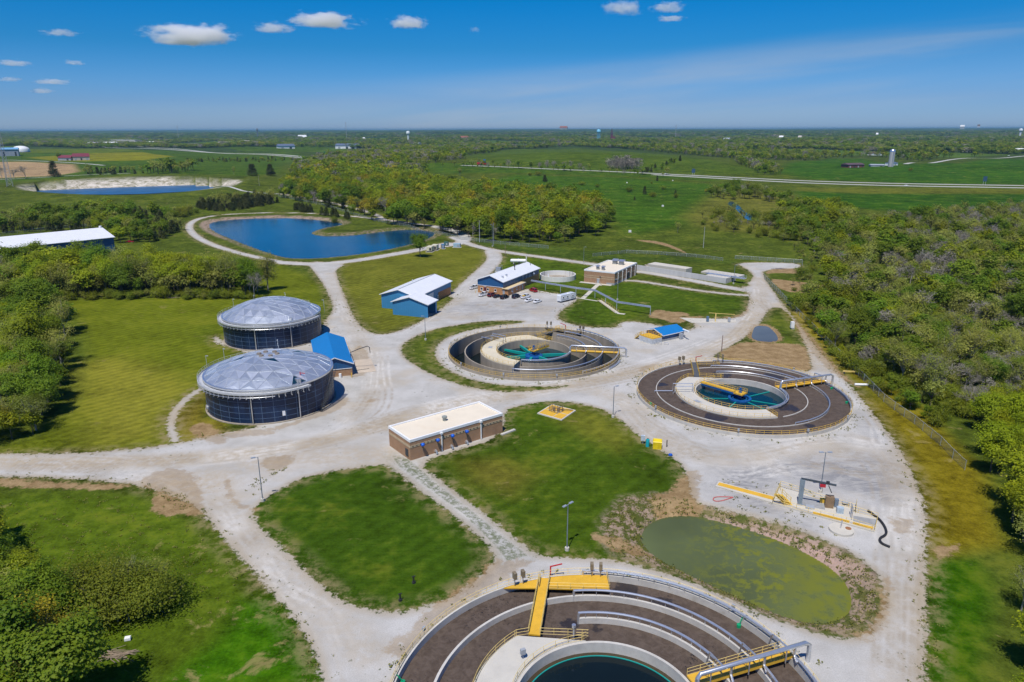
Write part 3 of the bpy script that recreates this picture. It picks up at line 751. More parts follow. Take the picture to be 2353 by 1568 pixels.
# thin cirrus veil
cb = t.node('ShaderNodeCombineXYZ')
wz = t.math('SUBTRACT', sp.outputs[2], t.math('MULTIPLY', sp.outputs[0], .085))
t.link(t.math('MULTIPLY', sp.outputs[0], 2.2), cb.inputs[0]); t.link(t.math('MULTIPLY', wz, 22.0), cb.inputs[1]); t.link(t.math('MULTIPLY', sp.outputs[1], 1.1), cb.inputs[2])
f = t.ramp(t.noise(1.0, 6, .55, cb.outputs[0], .35), .36, .70, .14, 1.0)
f = t.math('MULTIPLY', f, t.ramp(wz, -.03, .02))
f = t.math('MULTIPLY', f, t.ramp(wz, .085, .045))
east = t.ramp(sp.outputs[0], -.40, .10, .30, 1.0)
f = t.math('MULTIPLY', t.math('MULTIPLY', f, east), .42)
col = t.mix(f, mxn.outputs[0], (4.2, 4.5, 5.0))
t.link(col, bg.inputs['Color']); bg.inputs['Strength'].default_value = .105
sc.view_settings.view_transform = 'Standard'; sc.view_settings.look = 'None'; sc.view_settings.exposure = 0.12; sc.view_settings.gamma = 1.0
# air
HAZE = True
if HAZE:
    hm = bpy.data.materials.new('haze_air'); hm.use_nodes = True; n = NT(hm)
    for nd in list(n.n):
        if nd.type == 'BSDF_PRINCIPLED': n.n.remove(nd)
    pv = n.node('ShaderNodeVolumePrincipled'); pv.inputs['Color'].default_value = (.30, .56, .80, 1); pv.inputs['Density'].default_value = 4.5e-5
    pv.inputs['Anisotropy'].default_value = .2
    n.link(pv.outputs[0], n.n['Material Output'].inputs['Volume'])
    mb = MB(); mb.box((0, 0, 36), (76000, 76000, 108))
    tag(mb.build('haze', hm), 'pale blue air over the land', None, None, 'stuff')
sc.cycles.max_bounces = 6; sc.cycles.diffuse_bounces = 2; sc.cycles.glossy_bounces = 3; sc.cycles.transmission_bounces = 3; sc.cycles.volume_bounces = 4
sc.cycles.transparent_max_bounces = 6; sc.cycles.use_adaptive_sampling = True; sc.cycles.adaptive_threshold = .02
sc.cycles.use_denoising = True
try: sc.cycles.denoiser = 'OPENIMAGEDENOISE'
except Exception: pass
# ------------------------------------------------------------------ shared materials
CONC = plain('concrete', (.50, .475, .43), .85, 0, .14, .8, (.30, .27, .22), .3, .15)
CONC_L = plain('pale_concrete', (.52, .485, .415), .85, 0, .08, .5, (.50, .46, .38), .3)
CONC_T = plain('stained_concrete', (.33, .285, .225), .9, 0, .22, .7, (.20, .17, .13), .3, .1, True)
YEL = plain('safety_yellow', (.68, .43, .045), .5, 0, .10, 2)
YEL_G = plain('yellow_grating', (.64, .37, .03), .6, 0, .10, 1.0)
YEL_P = plain('faded_yellow', (.70, .52, .17), .55, 0, .10, 2)
STEEL = plain('galvanised_pipe', (.66, .67, .69), .32, .75, .08, 2)
ALU = plain('aluminium', (.72, .74, .77), .30, .85, .06, 2)
GREY = plain('grey_paint', (.36, .38, .40), .55, .1, .1, 2)
DARK = plain('dark_steel', (.045, .05, .055), .6, .2, .2, 2)
GRATE = plain('dark_grating', (.10, .105, .11), .7, .3, .2, 3)
TEAL = plain('teal_paint', (.005, .28, .245), .45, 0, .1, 1)
BLUE_P = plain('blue_paint', (.008, .085, .27), .4, 0, .15, 1)
WHITE = plain('white_paint', (.80, .80, .79), .5, 0, .04, 1)
RED = plain('red_paint', (.45, .018, .03), .4, 0, .1, 1)
BLK = plain('black_rubber', (.02, .02, .022), .6, 0, .2, 2)
GREEN_P = plain('green_motor', (.005, .30, .13), .4, 0, .1, 1)
def scum():
    m, t, b = new_mat('brown_scum')
    p = t.pos()
    c = t.mix(t.ramp(t.noise(.9, 6, .7, p, .6), .3, .7), (.062, .043, .031), (.108, .080, .062))
    f = t.ramp(t.math('ADD', t.math('MULTIPLY', t.noise(1.8, 5, .7, t.scaled(p, 1, 1, 1, .6), 1.2), .7), t.math('MULTIPLY', t.noise(.06, 2, .5, p), .3)), .36, .43)
    c = t.mix(t.math('SUBTRACT', 1.0, f), c, (.016, .013, .014))
    vo = t.node('ShaderNodeTexVoronoi'); vo.inputs['Scale'].default_value = .085; t.link(p, vo.inputs['Vector'])
    e = t.math('ADD', vo.outputs['Distance'], t.math('MULTIPLY', t.math('SUBTRACT', t.noise(.35, 4, .6, p), .5), .30))
    pool = t.ramp(e, .27, .24)
    c = t.mix(t.math('MULTIPLY', pool, .8), c, (.022, .019, .021))
    t.link(c, b.inputs['Base Color'])
    t.link(t.math('SUBTRACT', .85, t.math('MULTIPLY', pool, .50)), b.inputs['Roughness'])
    b.inputs['Specular IOR Level'].default_value = .35
    bp = t.node('ShaderNodeBump'); bp.inputs['Strength'].default_value = .5; bp.inputs['Distance'].default_value = .08
    t.link(t.noise(1.8, 5, .7, p, 1.0), bp.inputs['Height']); t.link(bp.outputs[0], b.inputs['Normal'])
    return m
SCUM = scum()
W_CLAR = water('clarifier_water', (.003, .028, .042), .06, None, .06, 2)
W_DARK = water('dark_water', (.006, .012, .014), .08, None, .05, 1)

def rail(mb, pts, closed=False, h=1.07, step=2.0, r=.035, z=None):
    """tube handrail: posts and two rails along a 3-D path"""
    pts = [Vector(p) for p in pts]
    seq = pts + [pts[0]] if closed else pts
    for zz in (h, h * .52): mb.tube([p + Vector((0, 0, zz)) for p in pts], r, 4, closed, caps=False)
    mb.tube([p + Vector((0, 0, .06)) for p in pts], r * .8, 4, closed, caps=False)
    acc = 0.0; nxt = 0.0
    for a, b in zip(seq[:-1], seq[1:]):
        L = (b - a).length
        while nxt <= acc + L + 1e-6:
            q = a.lerp(b, min(1, max(0, (nxt - acc) / max(L, 1e-6))))
            mb.bar(q, q + Vector((0, 0, h)), r * 1.7)
            nxt += step
        acc += L
    return mb

def arc(r, a0, a1, z, n=48):
    return [(r * math.cos(R_(a0 + (a1 - a0) * i / n)), r * math.sin(R_(a0 + (a1 - a0) * i / n)), z) for i in range(n + 1)]

def pipe_arc(mb, r, a0, a1, zt, zw, rad=.20, n=40, drop0=True, drop1=False, legs=True):
    """air main that follows a wall top, held on short legs, dropping over the wall at its ends"""
    p = arc(r, a0, a1, zt, n)
    def off(q, dr, z): 
        L = math.hypot(q[0], q[1]); return (q[0] * (L + dr) / L, q[1] * (L + dr) / L, z)
    if drop0: p = [(p[0][0], p[0][1], zw - 1.0), (p[0][0], p[0][1], zt - .25)] + p
    if drop1: p = p + [(p[-1][0], p[-1][1], zt - .25), (p[-1][0], p[-1][1], zw - 1.0)]
    mb.tube(p, rad, 8)
    if legs:
        for i in range(2, n, 3):
            q = arc(r, a0, a1, zw, n)[i]
            mb.bar(q, (q[0], q[1], zt), .10)

def basin(label, c, rot, kind):
    R = RB; low = kind == 'low'
    t = thing('treatment_tank', label, 'treatment tank', (c[0], c[1], 0), rot, 'round treatment tanks')
    ro, rm, ri, rc = R, .81 * R, .62 * R, .43 * R
    zt = .85; bot = -6.0
    lv = -4.2 if low else (.5 if kind == 'brown' else -.25)
    wall = CONC_T if low else CONC
    ow = MB().ring(ro - .25, ro + .2, bot, zt, n=160).build('outer_wall', wall if low else CONC, t, smooth=True)
    ww = .18 if kind != 'brown' else .11
    MB().ring(rm - ww, rm + ww, bot, zt - .15, n=140).build('channel_wall', wall, t, smooth=True)
    # inner channel wall: right side only, the deck takes the other side
    MB().ring(ri - ww, ri + ww, bot, zt - .15, -70, 96, 90).build('channel_wall', wall, t, smooth=True)
    MB().ring(rc - .2, rc + .2, bot, zt - .1, n=110).build('clarifier_wall', wall if low else CONC, t, smooth=True)
    # curved deck: outer arc, then straight to the clarifier wall
    outer = [(p[0], p[1]) for p in arc(ri + .2, 284, 130, 0, 60)]
    inner = [(p[0], p[1]) for p in arc(rc + .2, 96, 284, 0, 60)]
    MB().prism(outer + inner, bot if low else -1.2, zt).build('deck', plain('deck_concrete', (.58, .52, .39) if low else (.50, .475, .42), .85, 0, .08, .5, (.52, .47, .38), .3) if low else plain('deck_concrete_grey', (.50, .475, .42), .85, 0, .08, .5, (.5, .46, .38), .3), t)
    if low:
        MB().ring(ri - .05, ri + .26, bot, zt - .25, 130, 284, 70).build('deck_wall', CONC_T, t, smooth=True)
    # liquid
    liq = MB()
    liq.ring(rc + .1, ro - .1, bot + .1, lv, n=160)
    liq.build('channel_water', W_DARK if low else SCUM, t, 'dark low water' if low else 'brown scum covered liquid')
    cl = -1.9 if low else -.9
    MB().cyl((0, 0), rc - .05, bot + .1, cl, 96).build('clarifier_water', W_CLAR if kind != 'near' else W_DARK, t)
    # handrails
    mb = MB(); ym = YEL if kind != 'near' else YEL_P
    rail(mb, arc(ro + .08, 0, 360, zt, 160)[:-1], True); mb.build('handrail', ym, t)
    mb = MB(); rail(mb, arc(ri + .05, 284, 130, zt, 60)); rail(mb, arc(rc + .3, 99, 284, zt, 60))
    rail(mb, [arc(ri + .05, 130, 131, zt, 1)[0], (-.336 * R, .49 * R, zt)])
    rail(mb, [(-.278 * R, .488 * R, zt), (-.03 * R, .468 * R, zt), arc(rc + .3, 99, 100, zt, 1)[0]])
    e0, e1 = arc(ri, 284, 285, zt, 1)[0], arc(rc + .3, 284, 285, zt, 1)[0]
    rail(mb, [e0, e1]); mb.build('handrail', ym, t)
    # entry bridge across the channels to the deck
    b0 = Vector((-.225 * R, .965 * R, zt + .02)); b1 = Vector((-.307 * R, .486 * R, zt + .02))
    dd = (b1 - b0).normalized(); sd_ = Vector((dd.y, -dd.x, 0)) * .85
    br = MB().hull8([b0 - sd_ + Vector((0, 0, -.25)), b0 + sd_ + Vector((0, 0, -.25)), b0 + sd_, b0 - sd_], [b1 - sd_ + Vector((0, 0, -.25)), b1 + sd_ + Vector((0, 0, -.25)), b1 + sd_, b1 - sd_]).build('entry_bridge', YEL_G if kind == 'near' else GRATE, t)
    mb = MB(); rail(mb, [b0 - sd_, b1 - sd_]); rail(mb, [b0 + sd_, b1 + sd_]); mb.build('handrail', ym, br)
    # platforms beside the bridge, between rim and a straight edge
    aL, aR = (118, 82) if kind == 'near' else (120, 88) if kind == 'brown' else (116, 86)
    def plat(a0, a1, q):
        return [(p[0], p[1]) for p in arc(ro - .2, a0, a1, 0, 14)] + q
    pl = plat(aL, 104.5, [(-.262 * R, .872 * R)])
    pr = plat(101.5, aR, [(math.cos(R_(aR)) * R * .99, .845 * R), (-.205 * R, .868 * R)])
    pm = YEL_G if kind == 'near' else (GRATE if low else None)
    for q in (pl, pr):
        if pm or q is pr:
            pf = MB().prism(q[::-1], zt - .2, zt).build('platform', pm or plain('brown_grating', (.085, .07, .055), .8, 0, .2, 3), t)
            mb = MB(); k = 15
            rail(mb, [(x, y, zt) for x, y in q[14:]] ); mb.build('handrail', ym, pf)
    # stop gates and winches beside the entry
    for a in (114, 111, 87, 84):
        mb = MB()
        q = arc(ro - .6, a, a + 1, zt, 1)[0]
        mb.bar(q, (q[0], q[1], zt + 1.5), .12); mb.box((q[0], q[1], zt + 1.9), (.8, .5, 1.1), R_(a))
        mb.build('gate_operator', plain('bronze_box', (.20, .16, .10), .6, 0, .2, 2), t)
    q = arc(ro + .7, 100.5, 101, 0, 1)[0]
    mb = MB(); mb.bar(q, (q[0], q[1], 2.2), .22); mb.bar((q[0], q[1], 2.15), (q[0] + (1.9 if not low else -2.4), q[1] + .2, 2.5), .16); mb.build('davit_crane', RED, t)
    # service bridge with the big air main
    sa = 19 if not low else 27
    d_ = Vector((math.cos(R_(sa)), math.sin(R_(sa)), 0)); n_ = Vector((-d_.y, d_.x, 0))
    r0, r1 = rc + .2, ro + .2
    A = lambda r, o, z: d_ * r + n_ * o + Vector((0, 0, z))
    sb = MB().hull8([A(r0, -.9, zt + .05), A(r0, .9, zt + .05), A(r0, .9, zt + .3), A(r0, -.9, zt + .3)], [A(r1, -.9, zt + .05), A(r1, .9, zt + .05), A(r1, .9, zt + .3), A(r1, -.9, zt + .3)]).build('service_bridge', YEL_G, t)
    mb = MB()
    if kind == 'near': mb.bar(A(r0, -.95, zt + .1), A(r1, -.95, zt + .1), .12, .45)
    else: mb.tube([A(r0 + .2, -1.1, zt + .55), A(r1 - .6, -1.1, zt + .55)], .36, 10)
    mb.build('beam', YEL_G, sb)
    mb = MB()
    for o in (-.9, .9): rail(mb, [A(r0, o, zt + .3), A(r1, o, zt + .3)])
    mb.build('handrail', ym, sb)
    mb = MB(); po = -1.5; zp = zt + 2.4
    mb.tube([A(r0 - .1, po, zt - .1), A(r0 - .1, po, zp - .5), A(r0 + .3, po, zp), A(r1 + 1.2, po, zp), A(r1 + 1.9, po, zp - .5), A(r1 + 2.0, po, -.1)], .30, 10)
    for k in (.12, .5, .88):
        q = r0 + (r1 - r0) * k; mb.bar(A(q, po, zt), A(q, po, zp), .14); mb.bar(A(q, .9, zt + .3), A(q, po, zp), .08)
    mb.build('air_main', STEEL, t, smooth=True)
    for q in (ri, rm, ro - .3):
        mb = MB()
        mb.tube([A(q, po, zp - .1), A(q, po, zt + .9), A(q - .3, po - .9, zt + .5)], .19, 8)
        mb.tube([A(q - 1.2, po, zp), A(q - 1.2, 1.6, zp - .2), A(q - 1.2, 2.1, zt + .2)], .13, 6)
        mb.build('branch_pipe', STEEL, t, smooth=True)
    # air mains on the wall tops
    for (r, a0, a1) in ((rm, 95, sa + 4), (ri, 96, sa + 6), (ro - .25, 90, sa + 3), (rm, -72, sa - 4), (ro - .25, -24, sa - 3)):
        mb = MB(); pipe_arc(mb, r, a0, a1, zt + (.75 if kind != 'brown' else .35), zt - .1, .20 if kind != 'brown' else .16); mb.build('wall_pipe', STEEL, t, smooth=True)
    for r in (rc, rc + .45):
        mb = MB(); pipe_arc(mb, r, -74, sa - 6, zt + .35, zt - .1, .15); mb.build('wall_pipe', STEEL, t, smooth=True)
    # pipe that crosses the left channel and the deck
    mb = MB()
    for dy, dz in ((0, 0), (-1.2, -.4)):
        y = 1.6 + dy
        mb.tube([(-rm - .6, y, zt - .3 + dz * .3), (-rm - .6, y, zt + .1), (-ri - .9 + dy * .3, y, zt + .1)] if dy == 0 else [(-ri - 1.0, y, zt - .5), (-ri - 1.0, y, zt + .2)], .15, 6)
        mb.tube([(-ri - .9 - dy * .2, y, zt + .0), (-ri - .9 - dy * .2, y, zt + 2.2 + dz), (-rc - .8, y, zt + 2.2 + dz), (-rc - .8, y, zt + .1)], .13, 6)
    mb.build('cross_pipe', STEEL, t, smooth=True)
    # floating mixer motors and small signs along the rim
    for a in ((168, 36) if kind == 'near' else (196, 345, 8)):
        q = arc(ro - .9, a, a + 1, lv + .1, 1)[0]
        if low: continue
        mb = MB(); mb.cyl((q[0], q[1]), .32, lv, lv + .5, 10); mb.bar((q[0], q[1], lv + .4), (q[0] * 1.03, q[1] * 1.03, zt + .3), .12); mb.build('mixer_motor', GREEN_P, t)
    for a in (150, 205, 252, 286, 318, 40):
        mb = MB()
        q = arc(ro + .3, a, a + 1, 0, 1)[0]; mb.bar((q[0], q[1], 0), (q[0], q[1], 2.0), .08); mb.box((q[0], q[1], 1.7), (.35, .45, .6), R_(a))
        mb.build('control_box', GREY, t)
    # outfall pipe down to the ground at the right
    mb = MB(); mb.tube(arc(ro + .9, sa - 30, sa - 12, .35, 10), .3, 8); mb.build('ground_pipe', STEEL, t, smooth=True)
    # hatch and lamp-like meter on the deck
    q = arc((ri + rc) / 2, 205, 206, zt, 1)[0]
    MB().box((q[0], q[1], zt + .03), (1.9, 1.3, .06), R_(115)).build('hatch', GREY, t)
    # clarifier gear
    ang_arms = {'brown': (178, 28, -27, -62, -126), 'low': (), 'near': ()}[kind]
    if kind == 'brown':
        mb = MB()
        for a in ang_arms:
            d2 = Vector((math.cos(R_(a)), math.sin(R_(a)), 0)); mb.bar(d2 * 2.6 + Vector((0, 0, cl + .05)), d2 * (rc - .6) + Vector((0, 0, cl + .05)), .32, .22)
        mb.build('skimmer_arm', TEAL, t)
    mech = None
    if kind in ('brown', 'low'):
        mech = MB().ring(2.4, 3.1, cl - .1, cl + .45, n=40).ring(1.7, 1.95, cl - .1, cl + .3, n=32).build('centre_well', BLUE_P, t)
        if kind == 'low':
            MB().ring(1.2, 3.0, cl + .45, cl + .9, n=40).cyl((0, 0), 1.3, cl, cl + 1.3, 24).build('drive_drum', BLUE_P, mech, smooth=False)
            for a in (148, 183, 232, 292, 346, 42):
                d2 = Vector((math.cos(R_(a)), math.sin(R_(a)), 0)); mb = MB()
                mb.hull8([d2 * 2.9 + n * .38 + Vector((0, 0, z)) for n, z in ((Vector((-d2.y, d2.x, 0)), cl + .2), (Vector((d2.y, -d2.x, 0)), cl + .2), (Vector((d2.y, -d2.x, 0)), cl + 1.2), (Vector((-d2.y, d2.x, 0)), cl + 1.2))],
                         [d2 * (rc - .5) + n * .30 + Vector((0, 0, z)) for n, z in ((Vector((-d2.y, d2.x, 0)), cl + .5), (Vector((d2.y, -d2.x, 0)), cl + .5), (Vector((d2.y, -d2.x, 0)), cl + 1.1), (Vector((-d2.y, d2.x, 0)), cl + 1.1))])
                mb.build('skimmer_arm', TEAL, t)
        a = 133 if kind == 'brown' else 86
        d2 = Vector((math.cos(R_(a)), math.sin(R_(a)), 0)); s2 = Vector((-d2.y, d2.x, 0))
        z = zt + .1
        cat = MB(); B = lambda r, o, zz: d2 * r + s2 * o + Vector((0, 0, zz))
        rb = rc + .3 if kind == 'brown' else rc * .62
        cat.hull8([B(-1.2, -.7, z - .2), B(-1.2, .7, z - .2), B(-1.2, .7, z), B(-1.2, -.7, z)], [B(rb, -.7, z - .2), B(rb, .7, z - .2), B(rb, .7, z), B(rb, -.7, z)])
        cw = cat.build('catwalk', GRATE if kind == 'low' else YEL_G, t)
        mb = MB()
        for o in (-.7, .7): mb.bar(B(-1, o, z - .45), B(rb, o, z - .45), .14, .5)
        mb.build('beam', BLUE_P if kind == 'brown' else YEL, cw)
        mb = MB()
        for o in (-.7, .7): rail(mb, [B(1.2, o, z), B(rb, o, z)], step=1.5)
        rail(mb, [B(1.2, .7, z), B(1.2, 1.4, z), B(-1.4, 1.4, z), B(-1.4, -1.4, z), B(1.2, -1.4, z), B(1.2, -.7, z)], step=1.2)
        mb.build('handrail', YEL, cw)
        MB().prism([tuple(B(1.25, 1.4, 0)[:2]), tuple(B(-1.4, 1.4, 0)[:2]), tuple(B(-1.4, -1.4, 0)[:2]), tuple(B(1.25, -1.4, 0)[:2])], z - .26, z - .01).build('drive_platform', YEL_G, cw)
        MB().cyl((0, 0), .45, cl, z + .9, 12).cyl((0, 0), .3, z + .9, z + 1.4, 10).build('drive_motor', BLUE_P, cw)
    if kind == 'near':
        MB().ring(rc - 1.0, rc - .85, cl - .3, cl + .1, n=110).build('launder', TEAL, t)
        MB().ring(rc - .84, rc - .2, cl - .3, cl + .02, n=110).build('launder_water', plain('rusty_water', (.05, .035, .015), .5, 0, .2, 2), t)
        # pipe and catwalk start at the bottom of the frame
        mb = MB(); mb.hull8([(-rc - .2, -3.4, .7), (-rc - .2, -2.2, .7), (-rc - .2, -2.2, .9), (-rc - .2, -3.4, .9)], [(0, -1.2, .7), (0, .2, .7), (0, .2, .9), (0, -1.2, .9)])
        mb.build('catwalk', GREY, t)
        q = arc(rc + 1.5, 140, 141, zt, 1)[0]
        mb = MB(); mb.bar(q, (q[0], q[1], zt + 1.0), .1); mb.box((q[0], q[1], zt + 1.2), (.7, .45, .8), .4); mb.build('control_box', GREY, t)
        q = arc(rc + 1.2, 103, 104, zt, 1)[0]
        MB().cyl((q[0], q[1]), .13, zt, zt + 1.7, 8).cyl((q[0], q[1]), .3, zt + 1.7, zt + 2.1, 10).build('sample_pump', STEEL, t)
    return t

basin('drained round concrete tank with teal skimmer arms and a low dark water level', T1, R_(-36), 'low')
basin('full round tank of brown scum with yellow catwalk over a dark blue clarifier', T2, 0, 'brown')
basin('nearest round tank with a solid yellow grating bridge, cut by the bottom of the photo', T3, R_(1), 'near')

# ------------------------------------------------------------------ domed digesters
def shell_mat():
    m, t, b = new_mat('navy_glass_steel')
    o = t.obj()
    c = t.mix(t.ramp(t.noise(.35, 4, .6, t.scaled(o, 1, 1, .3)), .3, .7), (.004, .012, .036), (.008, .026, .075))
    t.link(c, b.inputs['Base Color']); b.inputs['Roughness'].default_value = .38; b.inputs['Specular IOR Level'].default_value = .35
    b.inputs['Coat Weight'].default_value = .08; b.inputs['Coat Roughness'].default_value = .08
    return m
SHELL = shell_mat()
def dome_mat():
    m, t, b = new_mat('dome_aluminium')
    g = t.node('ShaderNodeNewGeometry'); o = t.pos()
    c = t.mix(g.outputs['Random Per Island'], (.50, .55, .61), (.80, .83, .86))
    c = t.mix(t.ramp(t.noise(.5, 4, .6, o), .45, .8, 0, .35), c, (.42, .44, .46))
    t.link(c, b.inputs['Base Color']); b.inputs['Metallic'].default_value = .72
    t.link(t.math('ADD', .28, t.math('MULTIPLY', t.noise(.6, 3, .6, o), .22)), b.inputs['Roughness'])
    return m
DOME = dome_mat()
OPENING_SHADE = plain('opening_shade', (.006, .03, .055), .15, 0, .3, 1)  # dark colour painted for the shade inside the missing dome triangles
def digester(label, c, gal, open_panels, rise, seed, sun_side, lamps):
    t = thing('digester_tank', label, 'digester', (c[0], c[1], 0), 0, 'domed digester tanks')
    H = 8.7; r = RD
    MB().cyl((0, 0), r + .45, -.3, .25, 96).build('footing', CONC_T, t)
    MB().cyl((0, 0), r, 0, H, 96).build('shell', SHELL, t, smooth=True)
    seam = MB()
    for k in range(1, 6):
        z = H * k / 6; seam.ring(r - .05, r + .03, z - .045, z + .045, n=96)
    for k in range(36):
        a = 2 * math.pi * k / 36; seam.box((r * math.cos(a), r * math.sin(a), H / 2), (.08, .10, H - .1), a)
    seam.build('seam', plain('shell_seam', (.085, .14, .23), .5, .1, .1, 2), t)
    # geodesic dome
    rr = random.Random(seed)
    nr = 5; rd = r - .25; Rs = (rd * rd + rise * rise) / (2 * rise)
    ringp = [[Vector((0, 0, H + .35 + rise))]]
    cnt = [1, 6, 12, 18, 24, 24]
    for k in range(1, nr + 1):
        th = math.asin(min(1, rd / Rs)) * k / nr
        rad = Rs * math.sin(th); z = H + .35 + rise - Rs * (1 - math.cos(th))
        n = cnt[k]; off = math.pi / n if k > 4 else 0
        ringp.append([Vector((rad * math.cos(2 * math.pi * i / n + off + .13 * seed), rad * math.sin(2 * math.pi * i / n + off + .13 * seed), z)) for i in range(n)])
    tris = []
    for k in range(1, nr + 1):
        A_, B_ = ringp[k - 1], ringp[k]
        if len(A_) == 1:
            for i in range(len(B_)): tris.append((A_[0], B_[i], B_[(i + 1) % len(B_)]))
            continue
        i = j = 0; na, nb = len(A_), len(B_)
        aa = lambda q: math.atan2(q.y, q.x)
        def rel(q, ref):
            d = (aa(q) - ref) % (2 * math.pi); return d
        ref = aa(A_[0]) - 1e-4
        js = min(range(nb), key=lambda x: min(rel(B_[x], ref), 2 * math.pi - rel(B_[x], ref)))
        while i < na or j < nb:
            a0, b0 = A_[i % na], B_[(js + j) % nb]
            a1, b1 = A_[(i + 1) % na], B_[(js + j + 1) % nb]
            if j >= nb or (i < na and (i + 1) / na < (j + 1) / nb):
                tris.append((a0, b0, a1)); i += 1
            else:
                tris.append((a0, b0, b1)); j += 1
    mb = MB(); st = MB(); seen = set()
    cen_open = [Vector(p) for p in open_panels]
    def mid(q): return (q[0] + q[1] + q[2]) / 3
    opened = set()
    for p in cen_open:
        opened.add(min(range(len(tris)), key=lambda i: (mid(tris[i]).xy - p.xy).length))
    for i, q in enumerate(tris):
        m_ = mid(q); nrm = (q[1] - q[0]).cross(q[2] - q[0]).normalized()
        if nrm.z < 0: nrm = -nrm; q = (q[0], q[2], q[1])
        hmp = m_ + nrm * (rr.uniform(-.02, .12))
        mb.cur = 1 if i in opened else 0
        if i in opened:
            mb.add(q, [(0, 1, 2)])
        else:
            mb.add([q[0], q[1], q[2], hmp], [(0, 1, 3), (1, 2, 3), (2, 0, 3)])
        for a, b in ((0, 1), (1, 2), (2, 0)):
            key = tuple(sorted([tuple(round(x, 2) for x in q[a]), tuple(round(x, 2) for x in q[b])]))
            if key not in seen:
                seen.add(key); st.bar(q[a] + nrm * .04, q[b] + nrm * .04, .10, .08)
    dm = mb.build('dome', [DOME, OPENING_SHADE], t)
    st.build('dome_rib', plain('rib_aluminium', (.55, .58, .63), .45, .6, .05, 2), dm)
    MB().ring(r - .35, r + .22, H - .05, H + .42, n=96).build('rim_beam', ALU, t)
    # walkway round part of the rim on brackets
    g0, g1 = gal
    gw = MB().ring(r + .2, r + 1.45, H - .45, H - .3, g0, g1, 90).ring(r + 1.4, r + 1.5, H - .55, H - .1, g0, g1, 90).build('gallery', plain('gallery_grey', (.50, .51, .52), .6, .2, .1, 2), t)
    mb = MB(); rail(mb, arc(r + 1.42, g0, g1, H - .3, 90), r=.03); mb.build('handrail', plain('galvanised_rail', (.55, .57, .58), .5, .4, .05, 2), gw)
    a = g0
    while a <= g1:
        mb = MB()
        ca, sa = math.cos(R_(a)), math.sin(R_(a))
        P_ = lambda q, z: (q * ca, q * sa, z)
        mb.bar(P_(r, H - .5), P_(r + 1.4, H - .5), .12); mb.bar(P_(r + 1.3, H - .5), P_(r + 1.3, H - 1.5), .12); mb.bar(P_(r, H - 1.6), P_(r + 1.3, H - .6), .10); mb.bar(P_(r + 1.0, H - 1.5), P_(r + 1.6, H - 1.5), .14)
        mb.build('bracket', STEEL, gw)
        a += 5
    mb = MB(); mb.tube(arc(r + 1.3, g0 + 3, g1 - 30, H - 1.2, 60), .07, 5); mb.tube(arc(r + .5, g0 + 3, g1 - 20, H - 1.0, 60), .09, 5); mb.build('conduit', STEEL, gw)
    for a in lamps:
        ca, sa = math.cos(R_(a)), math.sin(R_(a)); q = r + 1.5
        lp = MB().tube([(q * ca, q * sa, H - 1.4), (q * ca, q * sa, H + 3.2)], .055, 5).build('lamp_post', STEEL, t)
        MB().box((q * ca - .3 * ca, q * sa - .3 * sa, H + 3.2), (.75, .28, .12), R_(a)).build('lamp_head', GREY, lp)
    # tall riser pipes on the front
    for a, z1 in ((sun_side, H + 1.8), (sun_side - 40, H + .5)):
        mb = MB(); ca, sa = math.cos(R_(a)), math.sin(R_(a)); mb.tube([((r + .3) * ca, (r + .3) * sa, .1), ((r + .3) * ca, (r + .3) * sa, z1)], .14, 6)
        mb.build('riser_pipe', STEEL, t)
    mb = MB(); ca, sa = math.cos(R_(sun_side + 3)), math.sin(R_(sun_side + 3)); mb.box(((r - 1.2) * ca, (r - 1.2) * sa, H + .9), (1.2, .9, 1.0), R_(sun_side)); mb.cyl(((r - .2) * ca, (r - .2) * sa), .35, H + .2, H + 1.5, 10); mb.build('relief_valve', STEEL, t)
    return t, H, r
tA, HD, rd_ = digester('rear domed digester tank with bright triangular aluminium panels', DIG_A, (60, 352), [], 4.9, 1, -52, (92, 128, 155, 20))
tB, HD, rd_ = digester('front domed digester tank with several dark missing dome panels', DIG_B, (105, 322), [(-7, -1), (3, -3.2), (6, 6.0), (9.3, -9.6), (-6, 8)], 3.9, 2, -48, (100, 150, 172))
# parts only the front tank has
for k in range(6):
    a = k * math.pi / 3; mb = MB().cyl((2.4 * math.cos(a) - .3, 2.0 * math.sin(a) + 1.0), .62, HD + 3.95, HD + 4.45, 12)
    mb.build('roof_vent', plain('vent_brown', (.20, .17, .14), .7, 0, .2, 2), tB)
mb = MB(); a = R_(-38); mb.bar((13.6 * math.cos(a), 13.6 * math.sin(a), HD + 1.0), (13.6 * math.cos(a), 13.6 * math.sin(a), HD + 2.4), .16); mb.bar((13.6 * math.cos(a), 13.6 * math.sin(a), HD + 2.0), (13.6 * math.cos(a) + 1.3, 13.6 * math.sin(a) - .2, HD + 2.0), .16); mb.build('valve_handle', RED, tB)
mb = MB()
for k in range(26):
    a = R_(2 - k * 1.2); z = HD * (1 - k / 26); q = rd_ + .8; mb.box((q * math.cos(a), q * math.sin(a), z), (1.1, .35, .06), a)
for q in (rd_ + .3, rd_ + 1.35): mb.tube([(q * math.cos(R_(2 - k * 1.2)), q * math.sin(R_(2 - k * 1.2)), HD * (1 - k / 26) + (.9 if q > rd_ + 1 else 0)) for k in range(27)], .05, 4)
mb.build('stair', DARK, tB)
mb = MB()
a = R_(-148); n_ = Vector((math.cos(a), math.sin(a), 0)); mb.tube([n_ * (rd_ - .1) + Vector((0, 0, 1.5)), n_ * (rd_ + .35) + Vector((0, 0, 1.5))], .75, 14)
mb.build('manway', STEEL, tB)
a = R_(-62); MB().box(((rd_ + .05) * math.cos(a), (rd_ + .05) * math.sin(a), 2.2), (.1, .7, 1.2), a).build('notice', WHITE, tB)
